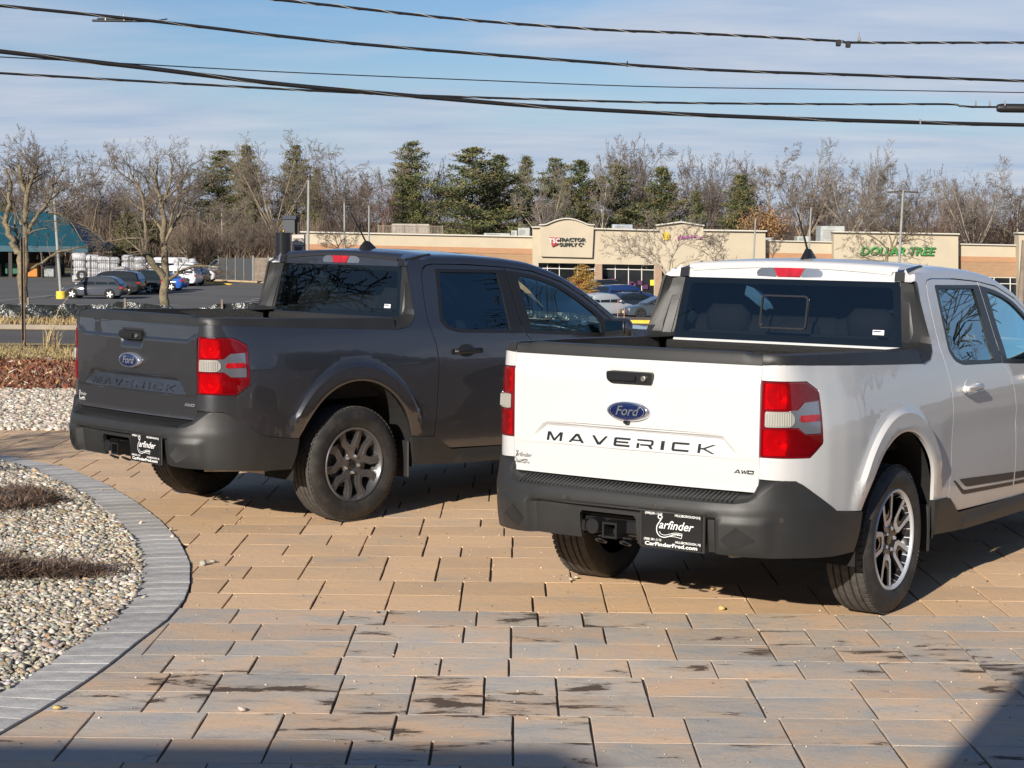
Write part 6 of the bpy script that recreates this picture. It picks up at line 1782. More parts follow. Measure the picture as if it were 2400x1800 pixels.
def car(kind, px, py, heading, col, label, rim=None, anchor='rear', metal=.5, name='parked_car', plate=False, d=None, group='cars parked beyond the drive', scale=1.0):
    """px, py: where the lowest wheel nearest that end touches the ground"""
    P = PROFS[kind]
    p = on_lot(px, py) if d is None else at(px, py, d)
    xr = P['w'][0] if anchor == 'rear' else P['w'][1]
    h = Vector((math.cos(heading), math.sin(heading), 0)); side = Vector((-h.y, h.x, 0))
    sg = -1 if side.y > 0 else 1                               # side facing the camera
    o = p - h * xr * scale - side * sg * (P['W'] / 2 - .1) * scale
    z2 = lot_z(*(o + h * 2.3).xy)
    r = empty(name, (o.x, o.y, (p.z + z2) / 2 if d is None else p.z), heading, label, {'hatch': 'car', 'suv': 'SUV', 'sedan': 'car', 'pickup': 'pickup truck', 'van': 'van'}[kind], group)
    r.scale = (scale,) * 3
    pm = mat(name + '_paint', col, .80, metal=0, coat=1, coat_r=.05, spec=.2)
    mb = MB(); prof_loft(mb, P['b'], P['W'], .0, 9, 0, .10); mb.build('body', pm, r, 42)
    g = P['g']; gc = (sum(a for a, b in g) / len(g), g[0][1])
    mb = MB(); prof_loft(mb, [g[0]] + g[1:], P['W'] - .06, .34, g[0][1], 0, .05); mb.build('roof', pm, r, 42)
    # windows: side glass polygons slightly proud, windscreen and rear glass
    ins = [(gc[0] + (a - gc[0]) * .90, g[0][1] + .03 + (b - g[0][1]) * .86) for a, b in g]
    for s_ in (-1, 1):
        def fy(a, b, e): return Vector((a, s_ * ((P['W'] - .06) / 2 - .34 * (b - g[0][1]) + e - .045 * sstep(g[0][1] + .2, g[2][1], b)), b))
        cuts = [ins[0][0] - .1, gc[0] - .55, gc[0] + .35, ins[-1][0] + .1] if kind != 'pickup' else [ins[0][0] - .1, gc[0] - .1, ins[-1][0] + .1]
        for c in range(len(cuts) - 1):
            q = clip_half(clip_half(ins, (cuts[c] + .035, 0), (1, 0)), (cuts[c + 1] - .035, 0), (-1, 0))
            if len(q) < 3: continue
            mb = MB(); mb.prism(q, lambda a, b: fy(a, b, -.03), lambda a, b: fy(a, b, .012)); mb.build('window', M_CGLASS, r)
    def endglass(a, b, nm):
        (x0, z0), (x1, z1) = a, b
        w0, w1 = (P['W'] - .06) / 2 - .12, (P['W'] - .06) / 2 - .34 * (z1 - g[0][1]) - .12
        dx, dz = x1 - x0, z1 - z0; l = math.hypot(dx, dz); nx_, nz_ = (-dz / l, dx / l) if nm == 'rear_window' else (dz / l, -dx / l)
        if nm != 'rear_window' and nz_ < 0: nx_, nz_ = -nx_, -nz_
        e = .03; A = (x0 + dx * .10 + nx_ * e, z0 + dz * .10 + nz_ * e); B_ = (x0 + dx * .92 + nx_ * e, z0 + dz * .92 + nz_ * e)
        mb = MB(); mb.add([(A[0], -w0, A[1]), (A[0], w0, A[1]), (B_[0], w1, B_[1]), (B_[0], -w1, B_[1])], [(0, 1, 2, 3)]); mb.build(nm, M_CGLASS, r)
    endglass(g[0], g[1], 'rear_window'); endglass(g[-1], g[-2], 'windscreen')
    for wx in P['w']:
        for s_ in (-1, 1):
            mb = MB(); R2 = P['r']; yo = P['W'] / 2 + .035
            pr = [(R2 * .66, yo - .02), (R2 * .75, yo), (R2 * .93, yo - .005), (R2, yo - .04), (R2, yo - .21), (0, yo - .21)]
            mb.lathe([(a, s_ * b) for a, b in pr], 28, 'y', org=(wx, 0, R2)); wh = mb.build('wheel', M_CTYRE, r, 40)
            mb = MB(); mb.lathe([(R2 * .70, s_ * (yo + .002)), (R2 * .64, s_ * (yo - .008)), (R2 * .62, s_ * (yo - .022)), (0, s_ * (yo - .022))], 28, 'y', org=(wx, 0, R2), mi=1)
            for k in range(5):
                M = Matrix.Translation((wx, s_ * (yo - .012), R2)) @ Matrix.Rotation(2 * PI * k / 5 + wx, 4, 'Y')
                mb.box((0, 0, R2 * .33), (R2 * .26, .02, R2 * .62), M=M, mi=0)
            mb.build('rim', [rim or M_CRIM, M_DARK], wh, 40)
            mb = MB(); aa = [(wx + (R2 + .055) * math.cos(math.radians(q)), R2 + (R2 + .055) * math.sin(math.radians(q))) for q in range(-14, 195, 16)] + [(wx + (R2 + .004) * math.cos(math.radians(q)), R2 + (R2 + .004) * math.sin(math.radians(q))) for q in range(194, -15, -16)]
            mb.prism(aa, lambda a, b: Vector((a, s_ * (P['W'] / 2 - .10), b)), lambda a, b: Vector((a, s_ * (P['W'] / 2 + .004), b))); mb.build('wheel_arch', M_DARK, r)
    zl = P['b'][2][1]
    for s_ in (-1, 1):
        mb = MB(); mb.box((.10, s_ * (P['W'] / 2 - .15), zl - .14), (.24, .30, .17), bev=.03); mb.build('tail_light', M_CRED, r, 40)
        xf = P['b'][-3][0]; mb = MB(); mb.box((xf - .30, s_ * (P['W'] / 2 - .22), P['b'][-4][1] - .02), (.42, .34, .12), bev=.04); mb.build('headlight', M_CHEAD, r, 40)
        if kind != 'x':
            mb = MB(); mb.box((g[-1][0] - .55, s_ * (P['W'] / 2 + .09), g[-1][1] + .10), (.12, .20, .13), bev=.03); mb.build('mirror', pm, r, 40)
    mb = MB(); mb.box((P['b'][0][0] - .005, 0, .58), (.04, .42, .16)); mb.build('number_plate', M_CPLAT, r)
    mb = MB(); mb.box((P['b'][-3][0] - .02, 0, .42), (.06, .36, .16)); mb.build('number_plate', M_CPLAT, r)
    mb = MB(); mb.box((sum(P['w']) / 2, 0, .27), (P['w'][1] - P['w'][0] + 1.0, P['W'] - .12, .10)); mb.build('underside', M_DARK, r)
    return r
G1 = 'cars in the left row of the car park'
car('hatch', 258, 701, math.radians(176), (.045, .050, .060), 'grey hatchback nose to the lamp post with the yellow foot', M_CRIM, group=G1, metal=.1)
car('suv', 297, 692, math.radians(174), (.014, .017, .020), 'dark SUV with a red rear lamp right behind the grey hatchback', group=G1)
car('suv', 352, 688, math.radians(174), (.008, .014, .017), 'black-green SUV beside the second tree trunk', anchor='rear', group=G1)
car('sedan', 402, 682, math.radians(172), (.02, .09, .36), 'bright blue car partly hidden by the second tree trunk', group=G1)
car('suv', 434, 671, math.radians(170), (.62, .64, .66), 'white SUV with tall red rear lamps right of the blue car', metal=0, group=G1)
car('suv', 452, 669, math.radians(168), (.02, .022, .025), 'black SUV squeezed between the white SUV and the white pickup', group=G1)
car('pickup', 476, 664, math.radians(170), (.62, .62, .60), 'white pickup truck at the far end of the left row', metal=0, group=G1, name='parked_pickup')
car('van', 420, 655, math.radians(190), (.62, .62, .62), 'white van seen behind the left row above the blue car', metal=0, name='parked_van', group=G1)
car('pickup', 566, 652, math.radians(245), (.40, .45, .50), 'silver pickup facing the camera behind the yellow crates', name='parked_pickup', group=G1)
G2 = 'cars in the right row of the car park'
car('suv', 1376, 700, math.radians(38), (.42, .015, .02), 'bright red SUV beside the golden spruce', group=G2)
car('suv', 1412, 701, math.radians(38), (.015, .017, .02), 'black SUV right of the red one, mostly hidden', group=G2)
car('sedan', 1405, 709, math.radians(32), (.016,.024,.034), 'dark blue-grey saloon in front of the red SUV', group=G2)
car('suv', 1446, 716, math.radians(28), (.012, .035, .13), 'navy blue SUV in the middle of the right row', group=G2, scale=.94)
car('sedan', 1462, 733, math.radians(28), (.012, .018, .028), 'near-black saloon with a glowing red rear lamp behind the grey saloon', group=G2)
car('hatch', 1402, 745, math.radians(40), (.40, .42, .44), 'silver hatchback peeping out beside the dark pickup mirror', group=G2)
car('sedan', 1500.5, 747, math.radians(195), (.045, .056, .066), 'grey electric saloon facing left with a yellow front plate', M_CRIMD, anchor='front', group=G2)

# yard goods by the fence
def ypos(px, py): p = on_lot(px, py); return p
M_MRED = mat('mower_red', (.42, .015, .02), .4, coat=.5)
def mower(px, py, label):
    p = ypos(px, py); r = empty('ride_on_mower', p, .3, label, 'lawn mower', 'red lawn mowers on display')
    mb = MB(); mb.box((0, 0, .45), (1.1, .75, .28), bev=.08); mb.box((.35, 0, .66), (.55, .55, .28), bev=.08); mb.build('body', M_MRED, r, 40)
    mb = MB(); mb.box((-.05, 0, .20), (1.2, 1.25, .16), bev=.05); mb.build('mower_deck', M_MRED, r, 40)
    mb = MB(); mb.box((-.3, 0, .68), (.40, .45, .10), bev=.03); mb.box((-.48, 0, .90), (.10, .45, .40), bev=.03); mb.build('seat', M_DARK, r, 40)
    mb = MB(); mb.lathe([(.18, -.015), (.20, 0), (.18, .015)], 16, org=(.12, 0, 1.0)); mb.tube([(.22, 0, .7), (.12, 0, 1.0)], .02, 6); mb.build('steering_wheel', M_DARK, r, 40)
    for x, y, rr in ((-.5, .5, .27), (-.5, -.5, .27), (.6, .42, .18), (.6, -.42, .18)):
        mb = MB(); mb.lathe([(0, -.1), (rr, -.1), (rr, .1), (0, .1)], 18, 'y', org=(x, y, rr)); mb.build('wheel', M_CTYRE, r, 40)
    mb = MB(); mb.box((0, -.66, .42), (.4, .03, .25)); mb.build('price_card', M_MULL, r)
mower(571, 657, 'red ride-on mower with a price card, right of the yellow crates')
mower(613, 658, 'red ride-on mower nearest the dark pickup roof corner')
def crate(px, py, w, h, m, label, n=4):
    p = ypos(px, py); r = empty('crate_stack', p, 0, label, 'crate stack', 'stacked crates by the fence')
    for k in range(n):
        mb = MB(); mb.box((0, 0, h * (k + .5) / n), (w, w * .8, h / n * .93), bev=.02); mb.build('crate', m, r)
crate(523, 655, .85, 1.0 * .5, mat('green_crate', (.05, .32, .17), .7), 'green crates at the foot of the yellow-green stack', 3)
crate(544, 653, .85, .62, mat('yellow_crate', (.66, .42, .03), .7, var=.3, vscale=4), 'yellow crates left of the red mowers', 4)
p = ypos(523, 655); r = empty('crate_stack', p + Vector((0, .05, .52)), 0, 'pale yellow-green crates stacked on the green ones', 'crate stack', 'stacked crates by the fence')
for k in range(4):
    mb = MB(); mb.box((.03, 0, .07 + .125 * k), (.85, .68, .115), bev=.02); mb.build('crate', mat('lime_crate', (.42, .45, .22), .8, var=.2, vscale=4), r)
# white wrapped pallets behind the fence
M_WRAP = mat('white_pallet_wrap', (.42, .42, .43), .35, var=.25, vscale=2.5, bump=1.0, bscale=5, bdist=.12)
wlab = ['tall white wrapped load nearest the garden centre post', 'bulging white wrapped load with a dark gap, second from the garden centre', 'white wrapped load third from the garden centre', 'narrow white wrapped load above the domed cover', 'leaning white wrapped load left of the second tree limb', 'white wrapped load right behind the second tree limb']
for i, (px, w, h) in enumerate(((188, 1.2, 2.6), (219, 1.15, 2.45), (244, 1.0, 2.3), (265, 1.1, 2.25), (303, 1.35, 2.45), (328, 1.0, 2.3))):
    p = at(px, 664, 163); p.z = lot_z(p.x, 163)
    r = empty('wrapped_pallet', p, .1 * i, wlab[i], 'pallet load', 'white wrapped pallet loads behind the fence')
    mb = MB()
    for k in range(4):
        z = h * (k + .5) / 4; mb.box((random.uniform(-.06, .06), 0, z), (w * random.uniform(.9, 1.08), 1.1, h / 4 * 1.12), bev=.16)
    mb.build('wrapped_load', M_WRAP, r, 60)
    mb = MB(); mb.box((0, 0, .04), (w, 1.2, .10)); mb.build('pallet', M_WOODF, r)
for i, px in enumerate((417, 437, 452)):
    p = at(px, 620, 170); p.z = at(px, 625, 170).z
    r = empty('wrapped_roll', p, 0, ('left', 'middle', 'right')[i] + ' one of three upright white wrapped rolls seen through the trees', 'wrapped roll', 'upright white wrapped rolls')
    mb = MB(); mb.lathe([(.38, -1.5), (.40, .5), (.30, .72), (0, .80)], 16); mb.build('roll', M_WRAP, r, 50)
p = at(283, 668, 158); p.z = lot_z(p.x, 158)
dm_ = empty('domed_shelter', p, 0, 'low ribbed white domed shelter in front of the wrapped loads', 'shelter')
mb = MB(); pr = [(1.05 * math.cos(PI * k / 16), 1.55 * math.sin(PI * k / 16)) for k in range(17)]
mb.prism(pr, lambda a, b: Vector((a, 1.2, b)), lambda a, b: Vector((a, -.1, b))); mb.build('shell', M_WRAP, dm_, 50)
for k in range(13):
    xx = -.95 + 1.9 * k / 12; mb = MB(); mb.box((xx, -.13, .75 * math.sqrt(max(0, 1 - (xx / 1.05) ** 2))), (.045, .03, 1.45 * math.sqrt(max(.02, 1 - (xx / 1.05) ** 2)))); mb.build('rib', M_CORN, dm_)
# fence of thin dark rails in front of the goods
fa, fb = at(168, 660, 156), at(392, 660, 156)
fz = lot_z(fa.x, 156)
fn = empty('yard_fence', (fa.x, 156, fz), 0, 'thin black railing fence in front of the white wrapped loads', 'fence')
L_ = fb.x - fa.x
npk = int(L_ / .17)
for k in range(npk):
    mb = MB(); mb.box((k * .17, 0, 1.15), (.022, .022, 2.2)); mb.build('railing', M_POST, fn)
for k in range(6):
    mb = MB(); mb.box((L_ * k / 5, .03, 1.25), (.09, .09, 2.5)); mb.build('post', M_POST, fn)
for z in (.2, 1.2, 2.1):
    mb = MB(); mb.box((L_ / 2, .03, z), (L_, .04, .05)); mb.build('rail', M_POST, fn)
fa, fb = at(512, 650, 172), at(592, 650, 172)
f2 = empty('mesh_fence', (fa.x, 172, lot_z(fa.x, 172)), 0, 'dark screened mesh fence behind the crates and silver pickup', 'fence')
mb = MB(); mb.box(((fb.x - fa.x) / 2, 0, 1.1), (fb.x - fa.x, .03, 2.1)); mb.build('screen', mat('fence_screen', (.045, .05, .055), .8), f2)
for k in range(5):
    mb = MB(); mb.tube([((fb.x - fa.x) * k / 4, -.05, 0), ((fb.x - fa.x) * k / 4, -.05, 2.35)], .035, 6); mb.build('post', M_POLE, f2)
fa, fb = at(594, 645, 166), at(648, 645, 166)
f3 = empty('yard_gate', (fa.x, 166, lot_z(fa.x, 166)), 0, 'grey framed yard gate with brown panel beside the black column', 'gate')
for (x0, x1, m) in ((0, .62, M_WOODF), (.68, 1, M_HVAC)):
    mb = MB(); w2 = fb.x - fa.x; mb.box((w2 * (x0 + x1) / 2, 0, 1.25), (w2 * (x1 - x0), .04, 2.1)); mb.build('gate_panel', m, f3)
for x in (0, .65, 1):
    mb = MB(); mb.tube([((fb.x - fa.x) * x, -.04, 0), ((fb.x - fa.x) * x, -.04, 2.5)], .05, 6); mb.build('post', M_POLE, f3)
# small trailer
p = at(196, 661, 152); p.z = lot_z(p.x, 152)
tr_ = empty('utility_trailer', p, 0, 'dark utility trailer with an upright spare wheel in front of the wrapped loads', 'trailer')
mb = MB(); mb.box((1.0, 0, .55), (3.2, 1.4, .12)); mb.box((2.0, -.7, .85), (1.3, .05, .5)); mb.build('bed', M_DARK, tr_)
for x, z, rr in ((0, .95, .42), (1.6, .34, .34), (2.35, .34, .34)):
    mb = MB(); mb.lathe([(rr * .5, -.12), (rr, -.12), (rr, .1), (rr * .5, .1)], 20, 'y', org=(x, -.7, z)); mb.build('wheel', M_CTYRE, tr_, 40)

# kerbs in the car park
def kerb(x0, y0, x1, y1, m, label, w=.3, h=.15):
    a, b = on_lot(x0, y0), on_lot(x1, y1); dv = b - a; L2 = dv.length
    r = empty('parking_kerb', (a + b) / 2, math.atan2(dv.y, dv.x), label, 'kerb', 'kerbs in the car park')
    n = max(1, int(L2 / 2.4))
    for k in range(n):
        mb = MB(); mb.box((-L2 / 2 + L2 * (k + .5) / n, 0, h / 2), (L2 / n - .03, w, h), bev=.03); mb.build('kerb_stone', m, r)
kerb(1462, 758, 1640, 760, M_YKERB, 'yellow painted kerb in front of the grey electric saloon', .35, .20)
kerb(474, 664, 542, 668, M_YKERB, 'short yellow kerb at the end of the left row', .3, .12)
kerb(490, 658, 640, 664.5, mat('tan_kerb', (.42, .30, .17), .9), 'long tan kerb in front of the mowers and crates', .5, .16)
a, b = on_lot(1440, 751), on_lot(1660, 753)
tag(mesh('mulch_bed', [(a.x, a.y - 2.2, a.z + .12), (b.x, b.y - 2.2, a.z + .12), (b.x, b.y + .4, a.z + .16), (a.x, a.y + .4, a.z + .16)], [(0, 1, 2, 3)], ground_mat('mulch', (.09, .065, .05), (.17, .13, .10), 5)), kind='structure')
for i, (px, py0, py1) in enumerate(((1447.5, 702, 748), (1462.5, 722, 751))):
    a, b = at(px, py1, 108), at(px, py0, 108)
    o = MB(); o.tube([(0, 0, 0), (.01, 0, b.z - a.z)], .022, 6); o = o.build('marker_stake', mat('orange_stake', (.45, .20, .14), .7))
    o.location = a; tag(o, ('taller' if i == 0 else 'shorter') + ' thin orange marker stake in front of the grey saloon bonnet', 'stake', 'orange marker stakes')
# bay lines
def bay(x0, y0, x1, y1, w=.12):
    a, b = on_lot(x0, y0), on_lot(x1, y1); dv = (b - a); n = Vector((-dv.y, dv.x, 0)).normalized() * w / 2
    return [(a + n) + Vector((0, 0, .015)), (a - n) + Vector((0, 0, .015)), (b - n) + Vector((0, 0, .015)), (b + n) + Vector((0, 0, .015))]
park = bpy.data.objects['car_park']
for l in ((0, 705, 128, 692), (96, 698, 300, 704), (283, 707, 306, 703), (128, 693, 160, 703), (40, 712, 250, 716), (540, 716, 580, 712), (552, 722, 592, 717), (575, 708, 606, 704), (590, 702, 612, 699), (0, 716, 60, 718), (470, 722, 560, 728), (300, 712, 420, 716)):
    mesh('bay_line', bay(*l), [(0, 1, 2, 3)], M_LINEW, park)

# silt fence along the far verge
sf = empty('silt_fence', (-14, 45.2, -.6), 0, 'low black silt fence of creased plastic along the far roadside', 'silt fence')
V_, F_ = [], []
xs_ = np.arange(-8, 16, .10)
for j, z in enumerate((0, .12, .25, .38, .50)):
    for x in xs_:
        sag = .05 * math.sin(x * 1.9) if z > .3 else 0
        V_.append((x, .06 * math.sin(x * 7.1 + z * 9) * (1 if 0 < z < .5 else .3) + .05 * math.sin(x * 2.3), z + sag - .06 * (1 if z > 0 and abs((x % 2.4) - 1.2) < .5 else 0)))
n = len(xs_)
mesh('fabric', V_, [(j * n + i, j * n + i + 1, (j + 1) * n + i + 1, (j + 1) * n + i) for j in range(4) for i in range(n - 1)], mat('black_silt_fabric', (.02, .024, .024), .28, var=.5, vscale=5, bump=.9, bscale=7, bdist=.05), sf, 60)
for k in range(10):
    mb = MB(); mb.box((-7.6 + k * 2.4, -.04, .30), (.05, .05, .66)); mb.build('stake', M_WOODF, sf)
# thin metal post in the near grass
p = at(57, 828, 26); mb = MB()
ps = empty('metal_post', (p.x, 26, -.02), 0, 'thin rusty metal post standing in the dry grass at the left edge', 'post')
zt = at(57, 556, 26).z + .02
mb.box((0, 0, zt / 2), (.050, .006, zt)); mb.box((-.022, -.018, zt / 2), (.006, .036, zt)); mb.box((.022, -.018, zt / 2), (.006, .036, zt)); mb.build('channel', mat('rusty_post', (.13, .09, .065), .7, metal=.3, var=.5, vscale=12), ps)
# ------------------------------------------------------------------ trees
def bark(name, col, var=.25):
    return mat(name, col, .9, var=var, vscale=.8, detail=5)
M_BK = {'grey': bark('grey_bark', (.165, .135, .105)), 'tan': bark('tan_bark', (.30, .235, .165)), 'red': bark('reddish_bark', (.17, .095, .075)), 'dark': bark('dark_bark', (.075, .058, .045)), 'pale': bark('pale_bark', (.36, .31, .24))}
M_TW = {'grey': bark('grey_twigs', (.15, .118, .095)), 'tan': bark('tan_twigs', (.19, .15, .11)), 'red': bark('reddish_twigs', (.17, .098, .078)), 'dark': bark('dark_twigs', (.11, .083, .068)), 'pale': bark('pale_twigs', (.22, .185, .15))}
def tubes(segs, sides=3):
    """segs: array n x 8: p0, p1, r0, r1"""
    S = np.array(segs, float); p0, p1, r0, r1 = S[:, 0:3], S[:, 3:6], S[:, 6:7], S[:, 7:8]
    d = p1 - p0; l = np.linalg.norm(d, axis=1, keepdims=True); d = d / np.maximum(l, 1e-9)
    ref = np.where(np.abs(d[:, 2:3]) < .9, np.array([[0, 0, 1.]]), np.array([[1., 0, 0]]))
    a = np.cross(d, ref); a /= np.maximum(np.linalg.norm(a, axis=1, keepdims=True), 1e-9); b = np.cross(d, a)
    V = []
    for k in range(sides):
        q = 2 * PI * k / sides; o = a * math.cos(q) + b * math.sin(q)
        V += [p0 + o * r0, p1 + o * r1]
    V = np.stack(V, 1)                                         # n, 2*sides, 3
    F = [[2 * k, 2 * ((k + 1) % sides), 2 * ((k + 1) % sides) + 1, 2 * k + 1] for k in range(sides)]
    n = len(S)
    F = np.array(F)[None] + (np.arange(n) * 2 * sides)[:, None, None]
    return V.reshape(-1, 3), F.reshape(-1, 4)
def grow(rg, segs, p, d, L, r, lvl, maxl, P):
    n = P['steps'][lvl]; pts = [p.copy()]; d = d / np.linalg.norm(d)
    rr = r
    dirs = []
    for i in range(n):
        d = d + rg.normal(0, P['wob'][lvl], 3) + np.array([0, 0, P['up'][lvl]])
        d /= np.linalg.norm(d)
        q = pts[-1] + d * L / n
        r1 = r * (1 - (i + 1) / n * P['tap'][lvl])
        segs[min(lvl, 4)].append((*pts[-1], *q, rr, r1)); rr = r1
        pts.append(q); dirs.append(d.copy())
    if lvl >= maxl: return
    k = P['kids'][lvl]
    for j in range(k):
        t = P['from'][lvl] + (1 - P['from'][lvl]) * ((j + rg.uniform(0, 1)) / k)
        i = min(n - 1, int(t * n)); f = t * n - i
        q = pts[i] + (pts[i + 1] - pts[i]) * f
        ax = dirs[i]
        s = rg.normal(0, 1, 3); s -= ax * s.dot(ax); s /= np.linalg.norm(s)
        ang = math.radians(P['ang'][lvl] * rg.uniform(.7, 1.3))
        dd = ax * math.cos(ang) + s * math.sin(ang)
        ll = P['len'][lvl] * rg.uniform(.7, 1.2) * (1 - .45 * (t if lvl else 0)) * (L if lvl else 1)
        grow(rg, segs, q, dd, ll, r * (1 - t * P['tap'][lvl]) * P['rk'][lvl], lvl + 1, maxl, P)
STY = {
    'vase': dict(steps=[3, 5, 4, 3, 1], wob=[.03, .06, .12, .18, .2], up=[0, .04, .05, .03, 0], tap=[.35, .75, .8, .8, .6], kids=[10, 9, 7, 6], len=[.62, .50, .52, .5], ang=[34, 38, 40, 42], rk=[.60, .45, .5, .6]),
    'round': dict(steps=[3, 5, 4, 3, 1], wob=[.04, .09, .14, .2, .25], up=[0, .02, .02, .01, 0], tap=[.35, .75, .8, .8, .6], kids=[11, 9, 7, 6], len=[.54, .54, .52, .5], ang=[48, 44, 42, 42], rk=[.56, .45, .5, .6]),
    'tall': dict(steps=[7, 4, 4, 3, 1], wob=[.05, .10, .14, .2, .25], up=[0.02, .08, .04, .02, 0], tap=[.85, .75, .8, .8, .6], kids=[20, 8, 6, 5], len=[.32, .48, .5, .5], ang=[48, 40, 40, 42], rk=[.50, .5, .5, .6])}
def bare_mesh(seed, style):
    rg = np.random.RandomState(seed); segs = [[] for _ in range(5)]
    P = dict(STY[style]); H0 = {'vase': .30, 'round': .34, 'tall': .92}[style]
    P['from'] = [{'vase': .75, 'round': .70, 'tall': .25}[style], .28, .25, .2]
    grow(rg, segs, np.zeros(3), np.array([rg.normal(0, .04), rg.normal(0, .04), 1.]), H0, .0155, 0, 4, P)
    V1, F1 = tubes(segs[0] + segs[1], 5)
    tw = segs[2] + segs[3] + segs[4]
    S = np.array(tw); S[:, 6:] = np.maximum(S[:, 6:], .0011)
    V2, F2 = tubes(S, 3)
    zt = V2[:, 2].max(); w = np.percentile(np.abs(V2[:, :2]), 93)
    return V1 / zt, F1, V2 / zt, F2, w / zt
def mk(name, V, F, m, cols=None):
    me = bpy.data.meshes.new(name)
    me.vertices.add(len(V)); me.vertices.foreach_set('co', V.astype(np.float32).ravel())
    k = F.shape[1]; me.loops.add(F.size); me.loops.foreach_set('vertex_index', F.astype(np.int32).ravel())
    me.polygons.add(len(F)); me.polygons.foreach_set('loop_start', np.arange(0, F.size, k, dtype=np.int32)); me.update(calc_edges=True)
    if cols is not None:
        a = me.color_attributes.new('tint', 'FLOAT_COLOR', 'POINT')
        a.data.foreach_set('color', np.concatenate([cols, np.ones((len(cols), 1))], 1).astype(np.float32).ravel())
    for q in (m if isinstance(m, (list, tuple)) else [m]): me.materials.append(q)
    return me
BARE = {}
RAW = {}
for key, seed, style in (('v1', 3, 'vase'), ('v2', 14, 'vase'), ('v3', 25, 'vase'), ('r1', 5, 'round'), ('r2', 17, 'round'), ('r3', 31, 'round'), ('t1', 8, 'tall'), ('t2', 21, 'tall')):
    V1, F1, V2, F2, w = bare_mesh(seed, style); RAW[key] = (V1, F1, V2, F2, w)
def bare_get(key, tone):
    if (key, tone) not in BARE:
        V1, F1, V2, F2, w = RAW[key]
        BARE[(key, tone)] = (mk('bare_trunk', V1, F1, M_BK[tone]), mk('bare_crown', V2, F2, M_TW[tone]), w)
    return BARE[(key, tone)]
M_NEED = attr_mat('pine_needles', .7)
def pine_mesh(seed, spread=.24, bare_low=.08, airy=0):
    rg = np.random.RandomState(seed); segs = []; quads, cols = [], []
    z = 0; 
    for i in range(10): segs.append((0, 0, i * .097, 0, 0, (i + 1) * .097, .014 * (1 - i * .09), .014 * (1 - (i + 1) * .09)))
    n = 23
    for i in range(n):
        t = i / (n - 1); zc = bare_low + (1 - bare_low) * t ** .92 * .985
        L0 = spread * (1 - t) ** .62 * (1 + .22 * math.sin(i * 1.9 + seed)) + .03
        L0 *= min(1, .62 + 2.2 * t)
        for b in range(8 if t < .8 else 6):
            if airy and rg.rand() < airy: continue
            a = rg.uniform(0, 2 * PI); L = L0 * rg.uniform(.55, 1.15); rise = (.10 + .5 * t) * L
            tip = np.array([math.cos(a) * L, math.sin(a) * L, rise]); base = np.array([0, 0, zc])
            segs.append((*base, *(base + tip), .0035 * (1 - t * .6), .001))
            m = max(2, int(L / .035))
            for c in range(m):
                f = .25 + .75 * (c + .5) / m
                ce = base + tip * f + rg.normal(0, .006, 3)
                k = 24
                tone = np.array([(.125, .130, .048), (.085, .10, .040), (.16, .155, .062), (.055, .072, .032), (.15, .12, .055)][rg.randint(5)]) * rg.uniform(.8, 1.2)
                for q in range(k):
                    o = rg.normal(0, 1, 3) * [.024, .024, .009] * (1.2 - .5 * t)
                    d = rg.normal(0, 1, 3); d[2] = abs(d[2]) * .6 + .2; d /= np.linalg.norm(d); l = rg.uniform(.012, .024)
                    s = np.cross(d, rg.normal(0, 1, 3)); s /= np.linalg.norm(s); s *= rg.uniform(.0022, .0045)
                    p = ce + o
                    quads.append([p - s * .5, p + s * .5, p + d * l + s, p + d * l - s]); cols.append(tone)
    Q = np.array(quads); V = Q.reshape(-1, 3); F = np.arange(len(V)).reshape(-1, 4); Cc = np.repeat(np.array(cols), 4, 0)
    V1, F1 = tubes(segs, 4)
    return mk('pine_trunk', V1, F1, M_BK['dark']), mk('pine_crown', V, F, M_NEED, Cc)
PINE = {'p1': pine_mesh(2), 'p2': pine_mesh(9, .28, .10, .18), 'p3': pine_mesh(12, .20, .05), 'p4': pine_mesh(18, .30, .16, .25)}
def inst(me, name, parent):
    o = bpy.data.objects.new(name, me); C.objects.link(o); o.parent = parent; return o
rt = random.Random(3)
GB, GP = 'bare trees of the wood behind the shops', 'evergreens of the wood behind the shops'
def tree(kind, key, px, ytop, wpx, d, label, tone='grey', group=None, cat='tree', zb=None):
    t = at(px, ytop, d); base = lot_z(t.x, d) if zb is None else zb
    H = t.z - base
    r = empty('pine_tree' if kind == 'pine' else 'bare_tree', (t.x, d, base), rt.uniform(0, 6.28), label, cat, group or (GP if kind == 'pine' else GB))
    wd = wpx / FPX * d / 2 * (1.0 if kind == 'pine' else 1.22)
    if kind == 'pine':
        a, b = PINE[key]; sx = wd / .215
    else:
        a, b, w = bare_get(key, tone); sx = wd / w
    r.scale = (sx, sx, H)
    inst(a, 'trunk', r); inst(b, 'crown', r)
    return r
T_ = tree
T_('bare', 'r1', 128, 284, 200, 215, 'tallest bare tree at the left, its round crown rising behind the teal roof')
T_('bare', 'v2', 30, 372, 130, 212, 'grey bare tree at the far left edge behind the teal roof', 'dark')
T_('bare', 'r3', 205, 392, 110, 226, 'reddish bare tree in the dip right of the tallest left tree', 'red')
T_('bare', 'r2', 262, 412, 90, 232, 'low reddish bare tree above the right end of the teal roof', 'red')
T_('bare', 'v1', 312, 402, 90, 222, 'thin bare tree between the two near trees, over the wrapped loads', 'tan')
T_('bare', 'v3', 420, 352, 100, 232, 'pale bare crown just right of the second near tree')
T_('pine', 'p4', 520, 358, 150, 236, 'leftmost broad pine with a knobbly top')
T_('pine', 'p1', 578, 346, 95, 232, 'dark narrow pine directly left of the large vase shaped bare tree')
T_('bare', 'v1', 640, 306, 170, 205, 'large vase shaped bare tree with pale forked trunk above the plaza sign', 'tan')
